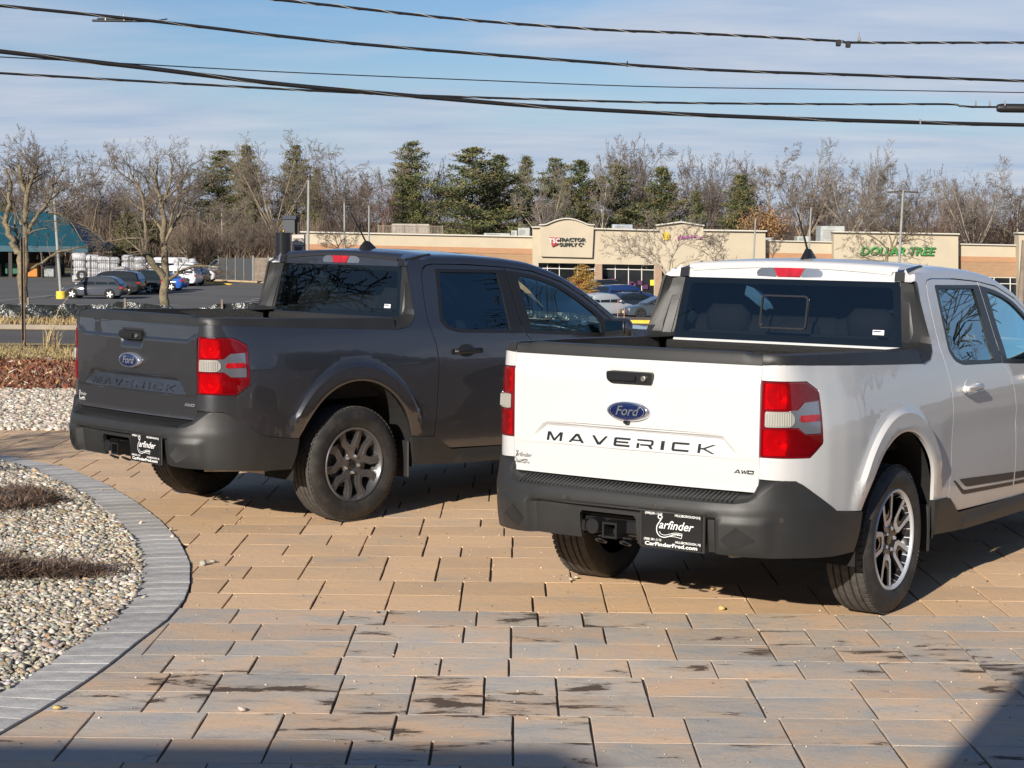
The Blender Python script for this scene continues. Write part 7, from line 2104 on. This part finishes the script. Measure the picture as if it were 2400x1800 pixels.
T_('pine', 'p2', 694, 346, 105, 238, 'dark pine behind the right side of the large vase shaped tree')
T_('pine', 'p3', 742, 400, 60, 236, 'small pine between the two vase shaped bare trees')
T_('bare', 'v2', 826, 332, 165, 212, 'second vase shaped bare tree, above the slim lamp posts', 'tan')
T_('bare', 'r2', 905, 378, 95, 230, 'reddish bare tree left of the tall pointed pine', 'red')
T_('pine', 'p2', 965, 338, 130, 218, 'tall pointed pine standing above its neighbours over the left roof')
T_('bare', 'r1', 1022, 366, 110, 226, 'dark forked bare tree between the pointed pine and the big pine pair', 'dark')
T_('pine', 'p4', 1108, 352, 200, 214, 'largest broad pine, left one of the big pair over the brick wing')
T_('pine', 'p1', 1172, 368, 150, 218, 'right pine of the big pair, above the roof units')
T_('pine', 'p3', 1232, 372, 100, 230, 'pine with a blunt top just left of the arched sign panel')
T_('bare', 'r3', 1280, 372, 130, 214, 'pale tangled bare tree in front of the pines, above the arched sign panel', 'pale')
T_('pine', 'p2', 1300, 376, 130, 228, 'pine behind the pale tangled bare tree')
T_('pine', 'p1', 1362, 380, 140, 220, 'bushy pine above the right shoulder of the arched panel')
T_('bare', 't2', 1410, 352, 70, 216, 'thin dead looking tree with pale stem between two pines', 'pale')
T_('pine', 'p4', 1446, 392, 140, 222, 'wide pine over the shiny roof duct')
T_('bare', 'r2', 1470, 312, 150, 234, 'tall grey bare tree, left one of the tallest pair right of centre')
T_('bare', 'r1', 1560, 312, 170, 238, 'tall grey bare tree, right one of the tallest pair right of centre')
T_('pine', 'p1', 1550, 396, 130, 224, 'pointed pine below the tallest bare pair, above the purple sign')
T_('bare', 'v3', 1650, 340, 110, 232, 'slender bare tree right of the tallest pair')
T_('pine', 'p3', 1632, 452, 80, 216, 'short conical spruce over the purple sign gable')
T_('bare', 'v1', 1705, 352, 120, 234, 'bare tree behind the dark conical pine right of the gable')
T_('pine', 'p1', 1736, 414, 115, 218, 'dark conical pine over the blank shop wall')
T_('bare', 't1', 1800, 332, 105, 226, 'bare tree with a pale straight stem right of the dark conical pine', 'tan')
T_('bare', 'v2', 1885, 322, 130, 228, 'dense vase shaped bare tree above the white pickup aerial', 'tan')
T_('bare', 'r3', 1942, 380, 90, 236, 'reddish bare tree low behind the big green roof unit', 'red')
T_('bare', 'r1', 2000, 322, 130, 218, 'pale lichen coloured bare tree left of the tallest lamp post', 'pale')
T_('bare', 't2', 2068, 372, 100, 232, 'bare tree between the lichen coloured one and the tallest lamp post')
T_('bare', 'v3', 2132, 382, 115, 224, 'bare tree crown right behind the tallest lamp post head')
T_('bare', 'r2', 2205, 446, 110, 236, 'low reddish bare tree in the gap right of the tallest lamp post', 'red')
T_('bare', 'v2', 2285, 360, 130, 214, 'pale slender bare tree rising above the brown thicket at the right', 'pale')
T_('bare', 'r3', 2330, 428, 150, 226, 'brown bare tree filling the right end of the wood', 'red')
T_('bare', 't1', 2398, 402, 110, 220, 'bare tree cut off by the right edge behind the wood', 'pale')
T_('pine', 'p3', 300, 500, 110, 190, 'dark low evergreen behind the second near tree trunk, above the wrapped loads')
T_('pine', 'p4', 345, 520, 120, 192, 'spreading evergreen right of the low dark one, behind the near trunk')
T_('pine', 'p1', 20, 470, 70, 200, 'evergreen glimpsed through the first near tree at the left edge')
T_('bare', 't1', 528, 432, 90, 196, 'bare tree with a crooked pale stem left of the black column', 'pale')
T_('bare', 'v2', 600, 470, 90, 198, 'small tan bare tree between the crooked stem and the black column', 'tan')
T_('bare', 'r2', 470, 470, 110, 200, 'low twiggy bare tree above the white pickup and crates', 'dark')
T_('bare', 'r3', 395, 460, 90, 202, 'low bare tree behind the second near tree', 'dark')
T_('bare', 'v3', 790, 450, 80, 206, 'small bare tree below the second vase shaped crown', 'dark')
for k_i, (px_i, yt_i, lab_i) in enumerate(((445, 500, 'one of the low bare trees before the white building, leftmost'), (495, 520, 'low bare tree before the white building, second from the left'), (560, 500, 'low bare tree before the white building, right of the crooked stem'), (618, 505, 'low bare tree before the white building, nearest the black column'))):
    T_('bare', ('r1', 'r3', 'v3', 'r2')[k_i], px_i, yt_i, 80, 188 + k_i, lab_i, ('tan', 'dark', 'grey', 'dark')[k_i])
T_('bare', 'r1', 2240, 470, 110, 216, 'dark thicket tree below the pale slender one', 'dark')
# oak keeping brown leaves
def leafy(root, n, c, rx, rz, pal, size):
    P = R_.normal(0, 1, (n, 3)); P /= np.maximum(np.linalg.norm(P, axis=1, keepdims=True), .001); P *= R_.uniform(.3, 1, (n, 1)) ** .5
    P = P * [rx, rx, rz] + np.array(c)
    o = blades('leaves', P, size, size * .7, pal, M_BLADE, 1.0); o.parent = root
r = T_('bare', 'r2', 1792, 470, 110, 213, 'oak holding orange brown leaves behind the blank wall end', 'dark')
r2 = empty('leaf_clump', (r.location.x, 213, lot_z(r.location.x, 213)), 0)
bpy.data.objects.remove(r2)
sc_ = r.scale.copy(); 
n = 2600; P = R_.normal(0, .5, (n, 3)) * [.30, .30, .16] + [0, 0, .72]
V = []; Fq = []
pal = np.array([(.30, .16, .07), (.22, .13, .06), (.34, .20, .09)])
for i in range(n):
    a = R_.normal(0, 1, 3) * .008; b = R_.normal(0, 1, 3) * .008
    V += [P[i] - a, P[i] + b, P[i] + a, P[i] - b]
me = mk('oak_leaves', np.array(V), np.arange(4 * n).reshape(-1, 4), M_BLADE, np.repeat(pal[R_.randint(0, 3, n)], 4, 0)); inst(me, 'leaves', r)
# ivy clump in the right hand thicket
# the deeper wood that reads as one mass
VV, FF, CC, off = [], [], [], 0
tones = {'red': (.155, .092, .072), 'grey': (.13, .10, .082), 'tan': (.16, .12, .092)}
rg = np.random.RandomState(77)
for i in range(54):
    px = -150 + i * 50 + rg.uniform(-20, 20); d = rg.uniform(245, 275)
    key = ['r1', 'r2', 'r3', 'v1', 'v3'][rg.randint(5)]
    base = at(px, 600, d); zb = lot_z(base.x, d); top = at(px, rg.uniform(375, 440) + (12 if px > 1900 else 0), d)
    V1, F1, V2, F2, w = RAW[key]
    a = rg.uniform(0, 6.28); c, s = math.cos(a), math.sin(a)
    sx = rg.uniform(7.5, 11) ; H = top.z - zb
    step = 2
    for V, F in ((V1, F1), (V2, F2)):
        if V is V2:
            nq = len(F) // 3; keep = rg.rand(nq) < .42; F = F.reshape(nq, 3, 4)[keep].reshape(-1, 4)
            u, inv = np.unique(F, return_inverse=True); V = V[u]; F = inv.reshape(F.shape)
        X = (V[:, 0] * c - V[:, 1] * s) * sx / w * .5 + base.x; Y = (V[:, 0] * s + V[:, 1] * c) * sx / w * .5 + d; Z = V[:, 2] * H + zb
        VV.append(np.stack([X, Y, Z], 1)); FF.append(F + off); off += len(V)
        CC.append(np.tile(np.array(list(tones.values())[rg.randint(3)]), (len(V), 1)))
me = mk('far_wood', np.concatenate(VV), np.concatenate(FF), attr_mat('far_wood_bark', .9), np.concatenate(CC))
tag(link('far_wood', me), kind='stuff')
# brushy undergrowth at the wood's foot
n = 90000
X = R_.uniform(-85, 90, n); D = R_.uniform(206, 262, n)
ok = ~((X > -25) & (D < 218)) & ~((X < -42) & (D < 214)); X, D = X[ok], D[ok]; n = len(X)
Zb = np.array([lot_z(x, 220) for x in np.linspace(-85, 90, 60)]); Zb = np.interp(X, np.linspace(-85, 90, 60), Zb)
hh = (4.6 + 1.6 * np.sin(X * .33) + 1.2 * np.sin(X * .11 + 2)) * np.where(X > 38, 1.5, 1) * R_.uniform(.4, 1.25, n)
P = np.stack([X, D, Zb + R_.uniform(0, .55, n) * hh], 1)
pal = [(.18, .115, .085), (.14, .105, .085), (.21, .14, .10), (.10, .08, .065), (.17, .15, .09)]
tag(blades('undergrowth', P, 2.6, .085, pal, M_BLADE, .35), kind='stuff')
n = 26000
X = R_.uniform(-42, -21, n); D = R_.uniform(190, 206, n)
hh = (4.2 + 1.2 * np.sin(X * .5)) * R_.uniform(.4, 1.3, n); P = np.stack([X, D, -3.4 + R_.uniform(0, .7, n) * hh], 1)
tag(blades('undergrowth', P, 1.6, .06, pal, M_BLADE, .5), kind='stuff')
tag(mesh('wood_floor_bank', [(-300, 262, -6), (300, 262, -6), (300, 285, 2.5), (-300, 285, 2.5), (300, 420, 3), (-300, 420, 3)], [(0, 1, 2, 3), (3, 2, 4, 5)], ground_mat('leaf_litter_bank', (.06, .042, .032), (.12, .085, .06), .35)), kind='structure')

# trees with limbs set out by hand
def limb_tree(name, label, lines, d, tone, px2, zb=None, twigs=True, seed=1, dens=1.0, tl=.7, group=None, rmin=.0030):
    rg = np.random.RandomState(seed)
    b = at(*px2(*lines[0][0][0]), d); base = lot_z(b.x, d) if zb is None else zb
    r = empty(name, (b.x, d, base), 0, label, 'tree', group)
    mb = MB(); tw = [[] for _ in range(5)]
    P = dict(steps=[3, 3, 3, 2, 2], wob=[.1, .16, .2, .25, .2], up=[.02, .04, .03, .02, 0], tap=[.7, .8, .8, .8, .6], kids=[5, 5, 4, 3], len=[1, .55, .5, .5], ang=[45, 42, 42, 40], rk=[.5, .5, .55, .6])
    P['from'] = [.2, .2, .2, .2]
    for li, (pts, r0, r1) in enumerate(lines):
        q = []; yo = 0; drift = rg.uniform(-.28, .28) if li else 0
        for i, pt in enumerate(pts):
            w_ = at(*px2(*pt), d); q.append(Vector((w_.x - b.x, yo, w_.z - base))); yo += drift
        if li == 0: q[0].z = -.1
        # smooth the line
        out = [q[0]]
        for i in range(len(q) - 1):
            p0, p1, p2, p3 = q[max(0, i - 1)], q[i], q[i + 1], q[min(len(q) - 1, i + 2)]
            for t in (1 / 3, 2 / 3, 1):
                out.append(.5 * ((2 * p1) + (p2 - p0) * t + (2 * p0 - 5 * p1 + 4 * p2 - p3) * t * t + (3 * p1 - p0 - 3 * p2 + p3) * t ** 3))
        out = [o + Vector(rg.normal(0, r0 * .18, 3)) if i else o for i, o in enumerate(out)]
        rads = [r0 + (r1 - r0) * (i / (len(out) - 1)) for i in range(len(out))]
        mb.tube(out, rads, 8)
        if twigs and li:
            n = int(len(out) * .9 * dens)
            for k in range(n):
                i = rg.randint(max(1, len(out) // 4), len(out)); i = min(i, len(out) - 1)
                ax = np.array(out[i] - out[i - 1]); ax /= np.linalg.norm(ax)
                s = rg.normal(0, 1, 3); s -= ax * s.dot(ax); s /= np.linalg.norm(s)
                dd = ax * .6 + s * .8 + np.array([0, 0, .25])
                grow(rg, tw, np.array(out[i]), dd, tl * rg.uniform(.5, 1.2), rads[i] * .35 + .006, 1, 4, P)
    mb.build('trunk', M_BK[tone], r, 70)
    allt = tw[1] + tw[2] + tw[3] + tw[4]
    if allt:
        S = np.array(allt); S[:, 6:] = np.maximum(S[:, 6:], .0075 if d > 100 else rmin)
        V, F = tubes(S, 3); me = mk('crown', V, F, M_TW[tone]); inst(me, 'crown', r)
    return r
A7 = lambda x, y: (x * .217, 380 + y * .217)
B3 = lambda x, y: (x * .3617, 240 + y * .3617)
M_BK['lichen'] = mat('lichen_bark', (.185, .150, .095), .95, var=.55, vscale=4, detail=8, bump=1.0, bscale=14, bdist=.05); M_TW['lichen'] = bark('lichen_twigs', (.17, .135, .10))
limb_tree('street_tree', 'nearest bare street tree at the left with a sawn off top limb', [
    ([(262, 1560), (240, 1300), (228, 1150), (205, 1000), (150, 880), (100, 780), (68, 650), (85, 450), (95, 250), (55, 60)], .16, .05),
    ([(255, 1420), (285, 1150), (272, 900), (275, 650), (290, 450), (285, 330), (245, 220), (222, 30)], .10, .075),
    ([(290, 420), (340, 250), (420, 100), (455, 60)], .06, .04), ([(285, 330), (330, 150), (385, 10)], .045, .02),
    ([(285, 800), (340, 680), (440, 540), (560, 400), (610, 250), (690, 130), (740, 60)], .07, .02),
    ([(350, 640), (470, 520), (560, 470), (700, 440), (850, 400)], .04, .012), ([(560, 400), (680, 300), (820, 220)], .035, .01),
    ([(250, 1200), (360, 1130), (430, 1090), (560, 985), (720, 945), (890, 905)], .055, .02),
    ([(300, 780), (400, 740), (545, 715)], .03, .012), ([(480, 640), (600, 640), (740, 660)], .02, .01),
    ([(200, 980), (170, 820), (110, 700), (100, 560)], .05, .03), ([(235, 680), (170, 560), (135, 440)], .045, .02), ([(100, 700), (40, 620), (-60, 560)], .05, .03),
    ([(500, 540), (640, 560), (780, 640), (920, 850)], .03, .010), ([(560, 560), (760, 580), (900, 700), (1130, 830)], .03, .010), ([(90, 420), (30, 300), (-20, 250)], .03, .015), ([(230, 230), (170, 140), (110, 20)], .03, .012)],
    60, 'lichen', A7, seed=4, dens=1.1, tl=.75, group='bare street trees at the car park edge')
limb_tree('street_tree', 'second bare street tree with a leaning fork right above the blue car', [
    ([(1072, 1380), (1068, 1250), (1072, 1130), (1065, 1000), (1060, 860), (1052, 700), (1040, 600), (1000, 480), (960, 380)], .165, .03),
    ([(1060, 1140), (1010, 1050), (960, 990), (935, 975)], .12, .085), ([(985, 1020), (950, 900), (945, 760), (925, 600), (880, 500), (850, 400)], .07, .02),
    ([(1065, 920), (1110, 810), (1150, 745), (1250, 705), (1390, 690)], .07, .018), ([(1060, 870), (1010, 775), (960, 720), (880, 680), (800, 612)], .055, .014),
    ([(1050, 660), (1090, 540), (1100, 420), (1075, 330)], .05, .012), ([(1075, 620), (1150, 560), (1210, 470), (1260, 400)], .045, .012), ([(1120, 640), (1200, 580), (1300, 540)], .035, .010),
    ([(1095, 1150), (1180, 1090), (1300, 1060), (1400, 1075)], .07, .02), ([(930, 600), (870, 520), (790, 460), (740, 400), (715, 325)], .03, .007),
    ([(1050, 700), (980, 620), (940, 520), (890, 440)], .04, .012), ([(1045, 640), (1010, 520), (1010, 400), (1000, 340)], .035, .01), ([(960, 900), (900, 880), (800, 885), (690, 905)], .035, .012),
    ([(690, 905), (620, 840), (560, 800), (420, 740)], .02, .008), ([(1100, 800), (1130, 680), (1180, 560), (1200, 460)], .04, .012), ([(1150, 745), (1200, 650), (1290, 600), (1350, 520)], .035, .01)],
    60, 'lichen', B3, seed=9, dens=1.5, tl=.85, group='bare street trees at the car park edge')
PX = lambda x, y: (x, y)
GL = 'small bare trees standing in the car park'
limb_tree('car_park_tree', 'spreading bare car park tree with pale trunk in front of the purple sign', [
    ([(1560, 735), (1561, 690), (1563, 650), (1572, 610), (1585, 580)], .17, .06), ([(1564, 650), (1545, 625), (1500, 600), (1465, 580), (1430, 578)], .08, .015), ([(1545, 625), (1510, 585), (1480, 565)], .05, .012),
    ([(1572, 610), (1560, 575), (1535, 550), (1520, 540)], .06, .012), ([(1575, 600), (1600, 570), (1640, 560), (1680, 575), (1705, 600)], .07, .012), ([(1585, 580), (1600, 550), (1610, 530)], .05, .012), ([(1600, 570), (1650, 590), (1690, 625)], .05, .01), ([(1563, 640), (1540, 605), (1500, 575), (1450, 600)], .04, .01), ([(1580, 590), (1570, 555), (1560, 530)], .04, .01), ([(1620, 566), (1660, 550), (1690, 560)], .04, .01), ([(1565, 640), (1610, 610), (1660, 612)], .05, .01)],
    122, 'pale', PX, seed=3, dens=1.3, tl=1.3, group=GL)
limb_tree('car_park_tree', 'bare car park tree in front of the green shop letters', [
    ([(2078, 730), (2078, 640), (2078, 605), (2090, 580)], .16, .07), ([(2085, 590), (2060, 565), (2030, 550), (2005, 545)], .06, .012), ([(2085, 590), (2110, 565), (2130, 545), (2150, 520)], .07, .012), ([(2090, 580), (2085, 550), (2070, 525), (2055, 500)], .06, .012), ([(2090, 580), (2100, 545), (2110, 515), (2130, 495)], .05, .012), ([(2100, 570), (2150, 560), (2185, 575)], .05, .01), ([(2080, 600), (2045, 590), (2010, 570)], .05, .01), ([(2078, 610), (2050, 610), (2020, 600)], .04, .01), ([(2085, 600), (2120, 600), (2160, 610)], .04, .01), ([(2075, 540), (2060, 530), (2040, 510)], .04, .01)],
    118, 'lichen', PX, seed=13, dens=1.5, tl=1.3, group=GL)
limb_tree('car_park_tree', 'small dark bare car park tree just right of the thickest lamp post', [
    ([(797, 680), (797, 600), (795, 585), (790, 572)], .10, .05), ([(795, 585), (775, 570), (760, 560)], .04, .01), ([(793, 578), (805, 560), (825, 550)], .04, .01), ([(797, 590), (820, 578), (835, 572)], .04, .01), ([(790, 572), (785, 555), (788, 545)], .04, .01), ([(795, 585), (778, 580), (762, 580)], .03, .01)],
    140, 'dark', PX, seed=23, dens=1.3, tl=1.0, group=GL)
limb_tree('car_park_tree', 'thin young bare tree behind the left end of the white pickup roof', [
    ([(1677, 690), (1677, 620), (1678, 600)], .06, .03), ([(1678, 605), (1665, 590), (1655, 578)], .02, .008), ([(1678, 600), (1690, 585), (1697, 572)], .02, .008), ([(1678, 600), (1680, 580), (1682, 570)], .02, .008)],
    140, 'grey', PX, seed=33, dens=1, tl=.8, group=GL)
limb_tree('car_park_tree', 'thin young bare tree against the orange brick band left of the white pickup aerial', [
    ([(1810, 690), (1810, 620), (1812, 600)], .06, .03), ([(1812, 605), (1805, 590), (1803, 572)], .02, .008), ([(1812, 600), (1822, 585), (1832, 568)], .02, .008), ([(1812, 600), (1815, 580), (1818, 562)], .02, .008)],
    140, 'grey', PX, seed=43, dens=1, tl=.8, group=GL)
# golden spruce
t = at(1366, 622, 132); zb = on_lot(1366, 700).z
sp_ = empty('golden_spruce', (t.x, 132, lot_z(t.x, 132)), .4, 'small golden yellow spruce in front of the shop windows', 'conifer')
H = t.z - sp_.location.z; sp_.scale = (5.2, 5.2, H)
a, b = PINE['p2']
inst(a, 'trunk', sp_)
cv = b.copy(); ca_ = cv.color_attributes['tint']; n = len(cv.vertices)
buf = np.zeros(n * 4, np.float32); ca_.data.foreach_get('color', buf); buf = buf.reshape(-1, 4); g = buf[:, 1:2] / .085
buf[:, :3] = g * np.array([.30, .185, .045]); ca_.data.foreach_set('color', buf.ravel()); inst(cv, 'crown', sp_)

# trees outside the frame that show in the glass and paint
def side_tree(x, y, H, w, key, tone, label, zb=-.03):
    a, b, ww = bare_get(key, tone)
    r = empty('bare_tree', (x, y, zb), rt.uniform(0, 6), label, 'tree', 'bare trees round the sales lot'); r.scale = (w / ww, w / ww, H); inst(a, 'trunk', r); inst(b, 'crown', r); return r
side_tree(-40, 24, 12, 6.5, 'v1', 'dark', 'bare tree left of the trucks, outside the view')
side_tree(-46, 6, 12, 6.5, 'v3', 'dark', 'taller bare tree further left of the trucks, outside the view')
side_tree(-42, -6, 14, 7, 'r3', 'dark', 'broad bare tree left and behind the camera')
side_tree(24, 19, 13, 5.5, 'v2', 'dark', 'bare tree right of the trucks, outside the view')
side_tree(44, 34, 13, 7, 'v1', 'dark', 'tall bare tree right of the trucks beyond the first one')
side_tree(-6.7, 9.9, 3.1, 1.15, 'r2', 'dark', 'little ornamental bare tree whose shadow falls behind the gravel island', 0)

# ------------------------------------------------------------------ overhead lines
M_WIRE = mat('black_cable', (.014, .013, .013), .45)
M_LASH = mat('bright_lashing_wire', (.62, .60, .56), .35, metal=.3)
M_GALV = mat('galvanised_clamp', (.30, .29, .27), .5, metal=.5)
def cable(label, pts, d, rad, slope=0.0, lash=0.0, lr=.0045, tw=None, name='overhead_cable'):
    """pts in photo measure"""
    k = 2400 / 2212
    q = [(a * k, b * k) for a, b in pts]
    (x0, y0), (x1, y1) = q[0], q[1]; q = [(x0 - 500, y0 - 500 * (y1 - y0) / (x1 - x0))] + q
    (x0, y0), (x1, y1) = q[-2], q[-1]; q = q + [(x1 + 500, y1 + 500 * (y1 - y0) / (x1 - x0))]
    P = [at(a, b, d + slope * (a - 1200) / 1000) for a, b in q]
    out = []
    for i in range(len(P) - 1):
        p0, p1, p2, p3 = P[max(0, i - 1)], P[i], P[i + 1], P[min(len(P) - 1, i + 2)]
        for j in range(10):
            t = j / 10; out.append(.5 * ((2 * p1) + (p2 - p0) * t + (2 * p0 - 5 * p1 + 4 * p2 - p3) * t * t + (3 * p1 - p0 - 3 * p2 + p3) * t ** 3))
    out.append(P[-1])
    r = empty(name, out[len(out) // 2], 0, label, 'cable', 'overhead cables across the sky'); o = r.location.copy()
    out = [p - o for p in out]
    mb = MB(); mb.tube(out, rad, 8); mb.build('cable', M_WIRE, r, 60)
    if lash:
        L = [0]
        for i in range(1, len(out)): L.append(L[-1] + (out[i] - out[i - 1]).length)
        hp = []; n = int(L[-1] / lash * 10); j = 0
        for i in range(n):
            s = L[-1] * i / n
            while j < len(L) - 2 and L[j + 1] < s: j += 1
            f = (s - L[j]) / (L[j + 1] - L[j]); p = out[j].lerp(out[j + 1], f)
            a = 2 * PI * i / 10; hp.append(p + Vector((0, math.cos(a), math.sin(a))) * (rad + lr * .6))
        mb = MB(); mb.tube(hp, lr, 4); mb.build('lashing_wire', M_LASH, r, 60)
    return r, out, o
WD = 27.0
ca, oa, _ = cable('thick lashed cable, upper one starting at the top left corner with a splice loop', [(0, 12), (325, 45), (700, 88), (1100, 121), (1500, 149), (1850, 162), (2212, 175)], WD, .022, 2, 1.1, .0026)
cb, ob, _ = cable('spiral wrapped cable entering at the top edge, highest at the right', [(500, -12), (605, 0), (700, 10), (1000, 42), (1300, 64), (1500, 72), (1800, 88), (1850, 92), (2212, 92)], WD, .019, 2, .60, .0050)
cc, oc, _ = cable('thinnest cable, a plain line between the two lashed ones', [(0, 123), (250, 136), (600, 155), (1000, 172), (1400, 187), (1800, 193), (2212, 200)], WD + 1, .008, 2)
cd, od, _ = cable('medium cable ending in the black splice case at the right edge', [(0, 158), (350, 178), (700, 197), (930, 207), (1400, 221), (1800, 225), (2040, 225), (2075, 229), (2110, 231), (2180, 231), (2212, 231)], WD + .6, .0165, 2, .9, .0028)
ce, oe, _ = cable('thickest cable, sagging lowest at the right edge', [(0, 111), (300, 145), (600, 181), (900, 208), (1200, 232), (1600, 252), (2000, 265), (2212, 270)], WD - .6, .030, 2, 2.2, .0024)
k_ = 2400 / 2212
def fit(name, cab, px, py, d, build, m):
    p = at(px * k_, py * k_, d) - cab.location; mb = MB(); build(mb, p); mb.build(name, m, cab, 40)
def loopb(mb, p):
    w = 44 / 2212 * 2400 / FPX * WD
    mb.box((p.x, p.y, p.z), (w * 2, .03, .035), bev=.015); mb.box((p.x, p.y, p.z + .03), (w * 1.5, .025, .02), bev=.008)
    mb.tube([(p.x + w, p.y, p.z - .01), (p.x + w + .25, p.y, p.z - .005), (p.x + w + .5, p.y, p.z + .035)], .010, 6)
fit('splice_loop', ca, 243, 45, WD, loopb, M_WIRE)
for x in (228, 268): fit('clamp', ca, x, 38, WD, lambda mb, p: mb.box(tuple(p), (.022, .03, .10), bev=.004), M_GALV)
for x, y in ((1811, 92), (1832, 95)): fit('tap_box', cb, x, y + 1, WD + 1.2, lambda mb, p: mb.box(tuple(p), (.075, .06, .10), bev=.012), M_WIRE)
fit('clamp', cb, 1856, 85, WD + 1.2, lambda mb, p: (mb.box(tuple(p), (.045, .04, .06), bev=.01), mb.tube([(p.x, p.y, p.z), (p.x, p.y, p.z + .11)], .008, 5)), M_GALV)
fit('splice_case', cd, 2212, 234, WD + 1.8, lambda mb, p: mb.lathe([(0, -.42), (.055, -.42), (.07, -.36), (.07, .60), (0, .60)], 18, 'x', org=tuple(p)), M_WIRE)
for x in (2108, 2138, 2171): fit('hanger', cd, x, 225.5, WD + 1.7, lambda mb, p: (mb.box(tuple(p), (.024, .03, .055), bev=.005), mb.box((p.x, p.y, p.z + .045), (.012, .012, .035))), M_GALV)
mbx = lambda mb, p: mb.box(tuple(p), (.02, .04, .085), bev=.004)
fit('clamp', ce, 1988, 263, WD + 1, mbx, M_GALV); fit('clamp', ca, 1355, 138.5, WD + .8, mbx, M_WIRE)

# ------------------------------------------------------------------ the showroom behind the camera, whose shadow crosses the near paving
sh = empty('showroom', (0, -8, 0), 0, 'low cream showroom behind the camera with two wings of unequal height', 'showroom')
M_SHW = mat('showroom_render', (.50, .46, .40), .85, var=.08, vscale=1)
tn = math.tan(SUN_EL)
def edge_h(ysh, yb): return (ysh - yb) / math.cos(SUN_AZ) * tn
yb = -3.2
h1 = edge_h(6.40, yb); dx1 = (6.40 - yb) * math.tan(SUN_AZ)
h2 = edge_h(7.95, yb); 
x1e = .20 - dx1
mb = MB()
pl = [(-40, -.03), (x1e + .55, -.03), (x1e + .55, h1 - .42), (x1e + .32, h1 - .13), (x1e, h1), (-40, h1)]
mb.prism(pl, lambda a, b: Vector((a, yb - 8, b)) - Vector((0, 0, 0)), lambda a, b: Vector((a, yb, b)))
mb.v = [(v[0], v[1] + 8, v[2]) for v in mb.v]; mb.build('wing', M_SHW, sh)
x2 = 2.22 - (7.7 - yb) * math.tan(SUN_AZ)
mb = MB(); pl = [(x2, -.03), (16, -.03), (16, h2), (x2 + .12, h2), (x2, h2 - .15)]
mb.prism(pl, lambda a, b: Vector((a, yb - 8, b)), lambda a, b: Vector((a, yb, b))); mb.v = [(v[0], v[1] + 8, v[2]) for v in mb.v]; mb.build('wing', M_SHW, sh)
for xx in (-12, -9, -6.5, 1, 4, 7, 10):
    mb = MB(); mb.box((xx, yb + 8.03, 1.5), (1.9, .06, 2.0)); mb.build('window', M_SHOPG, sh)
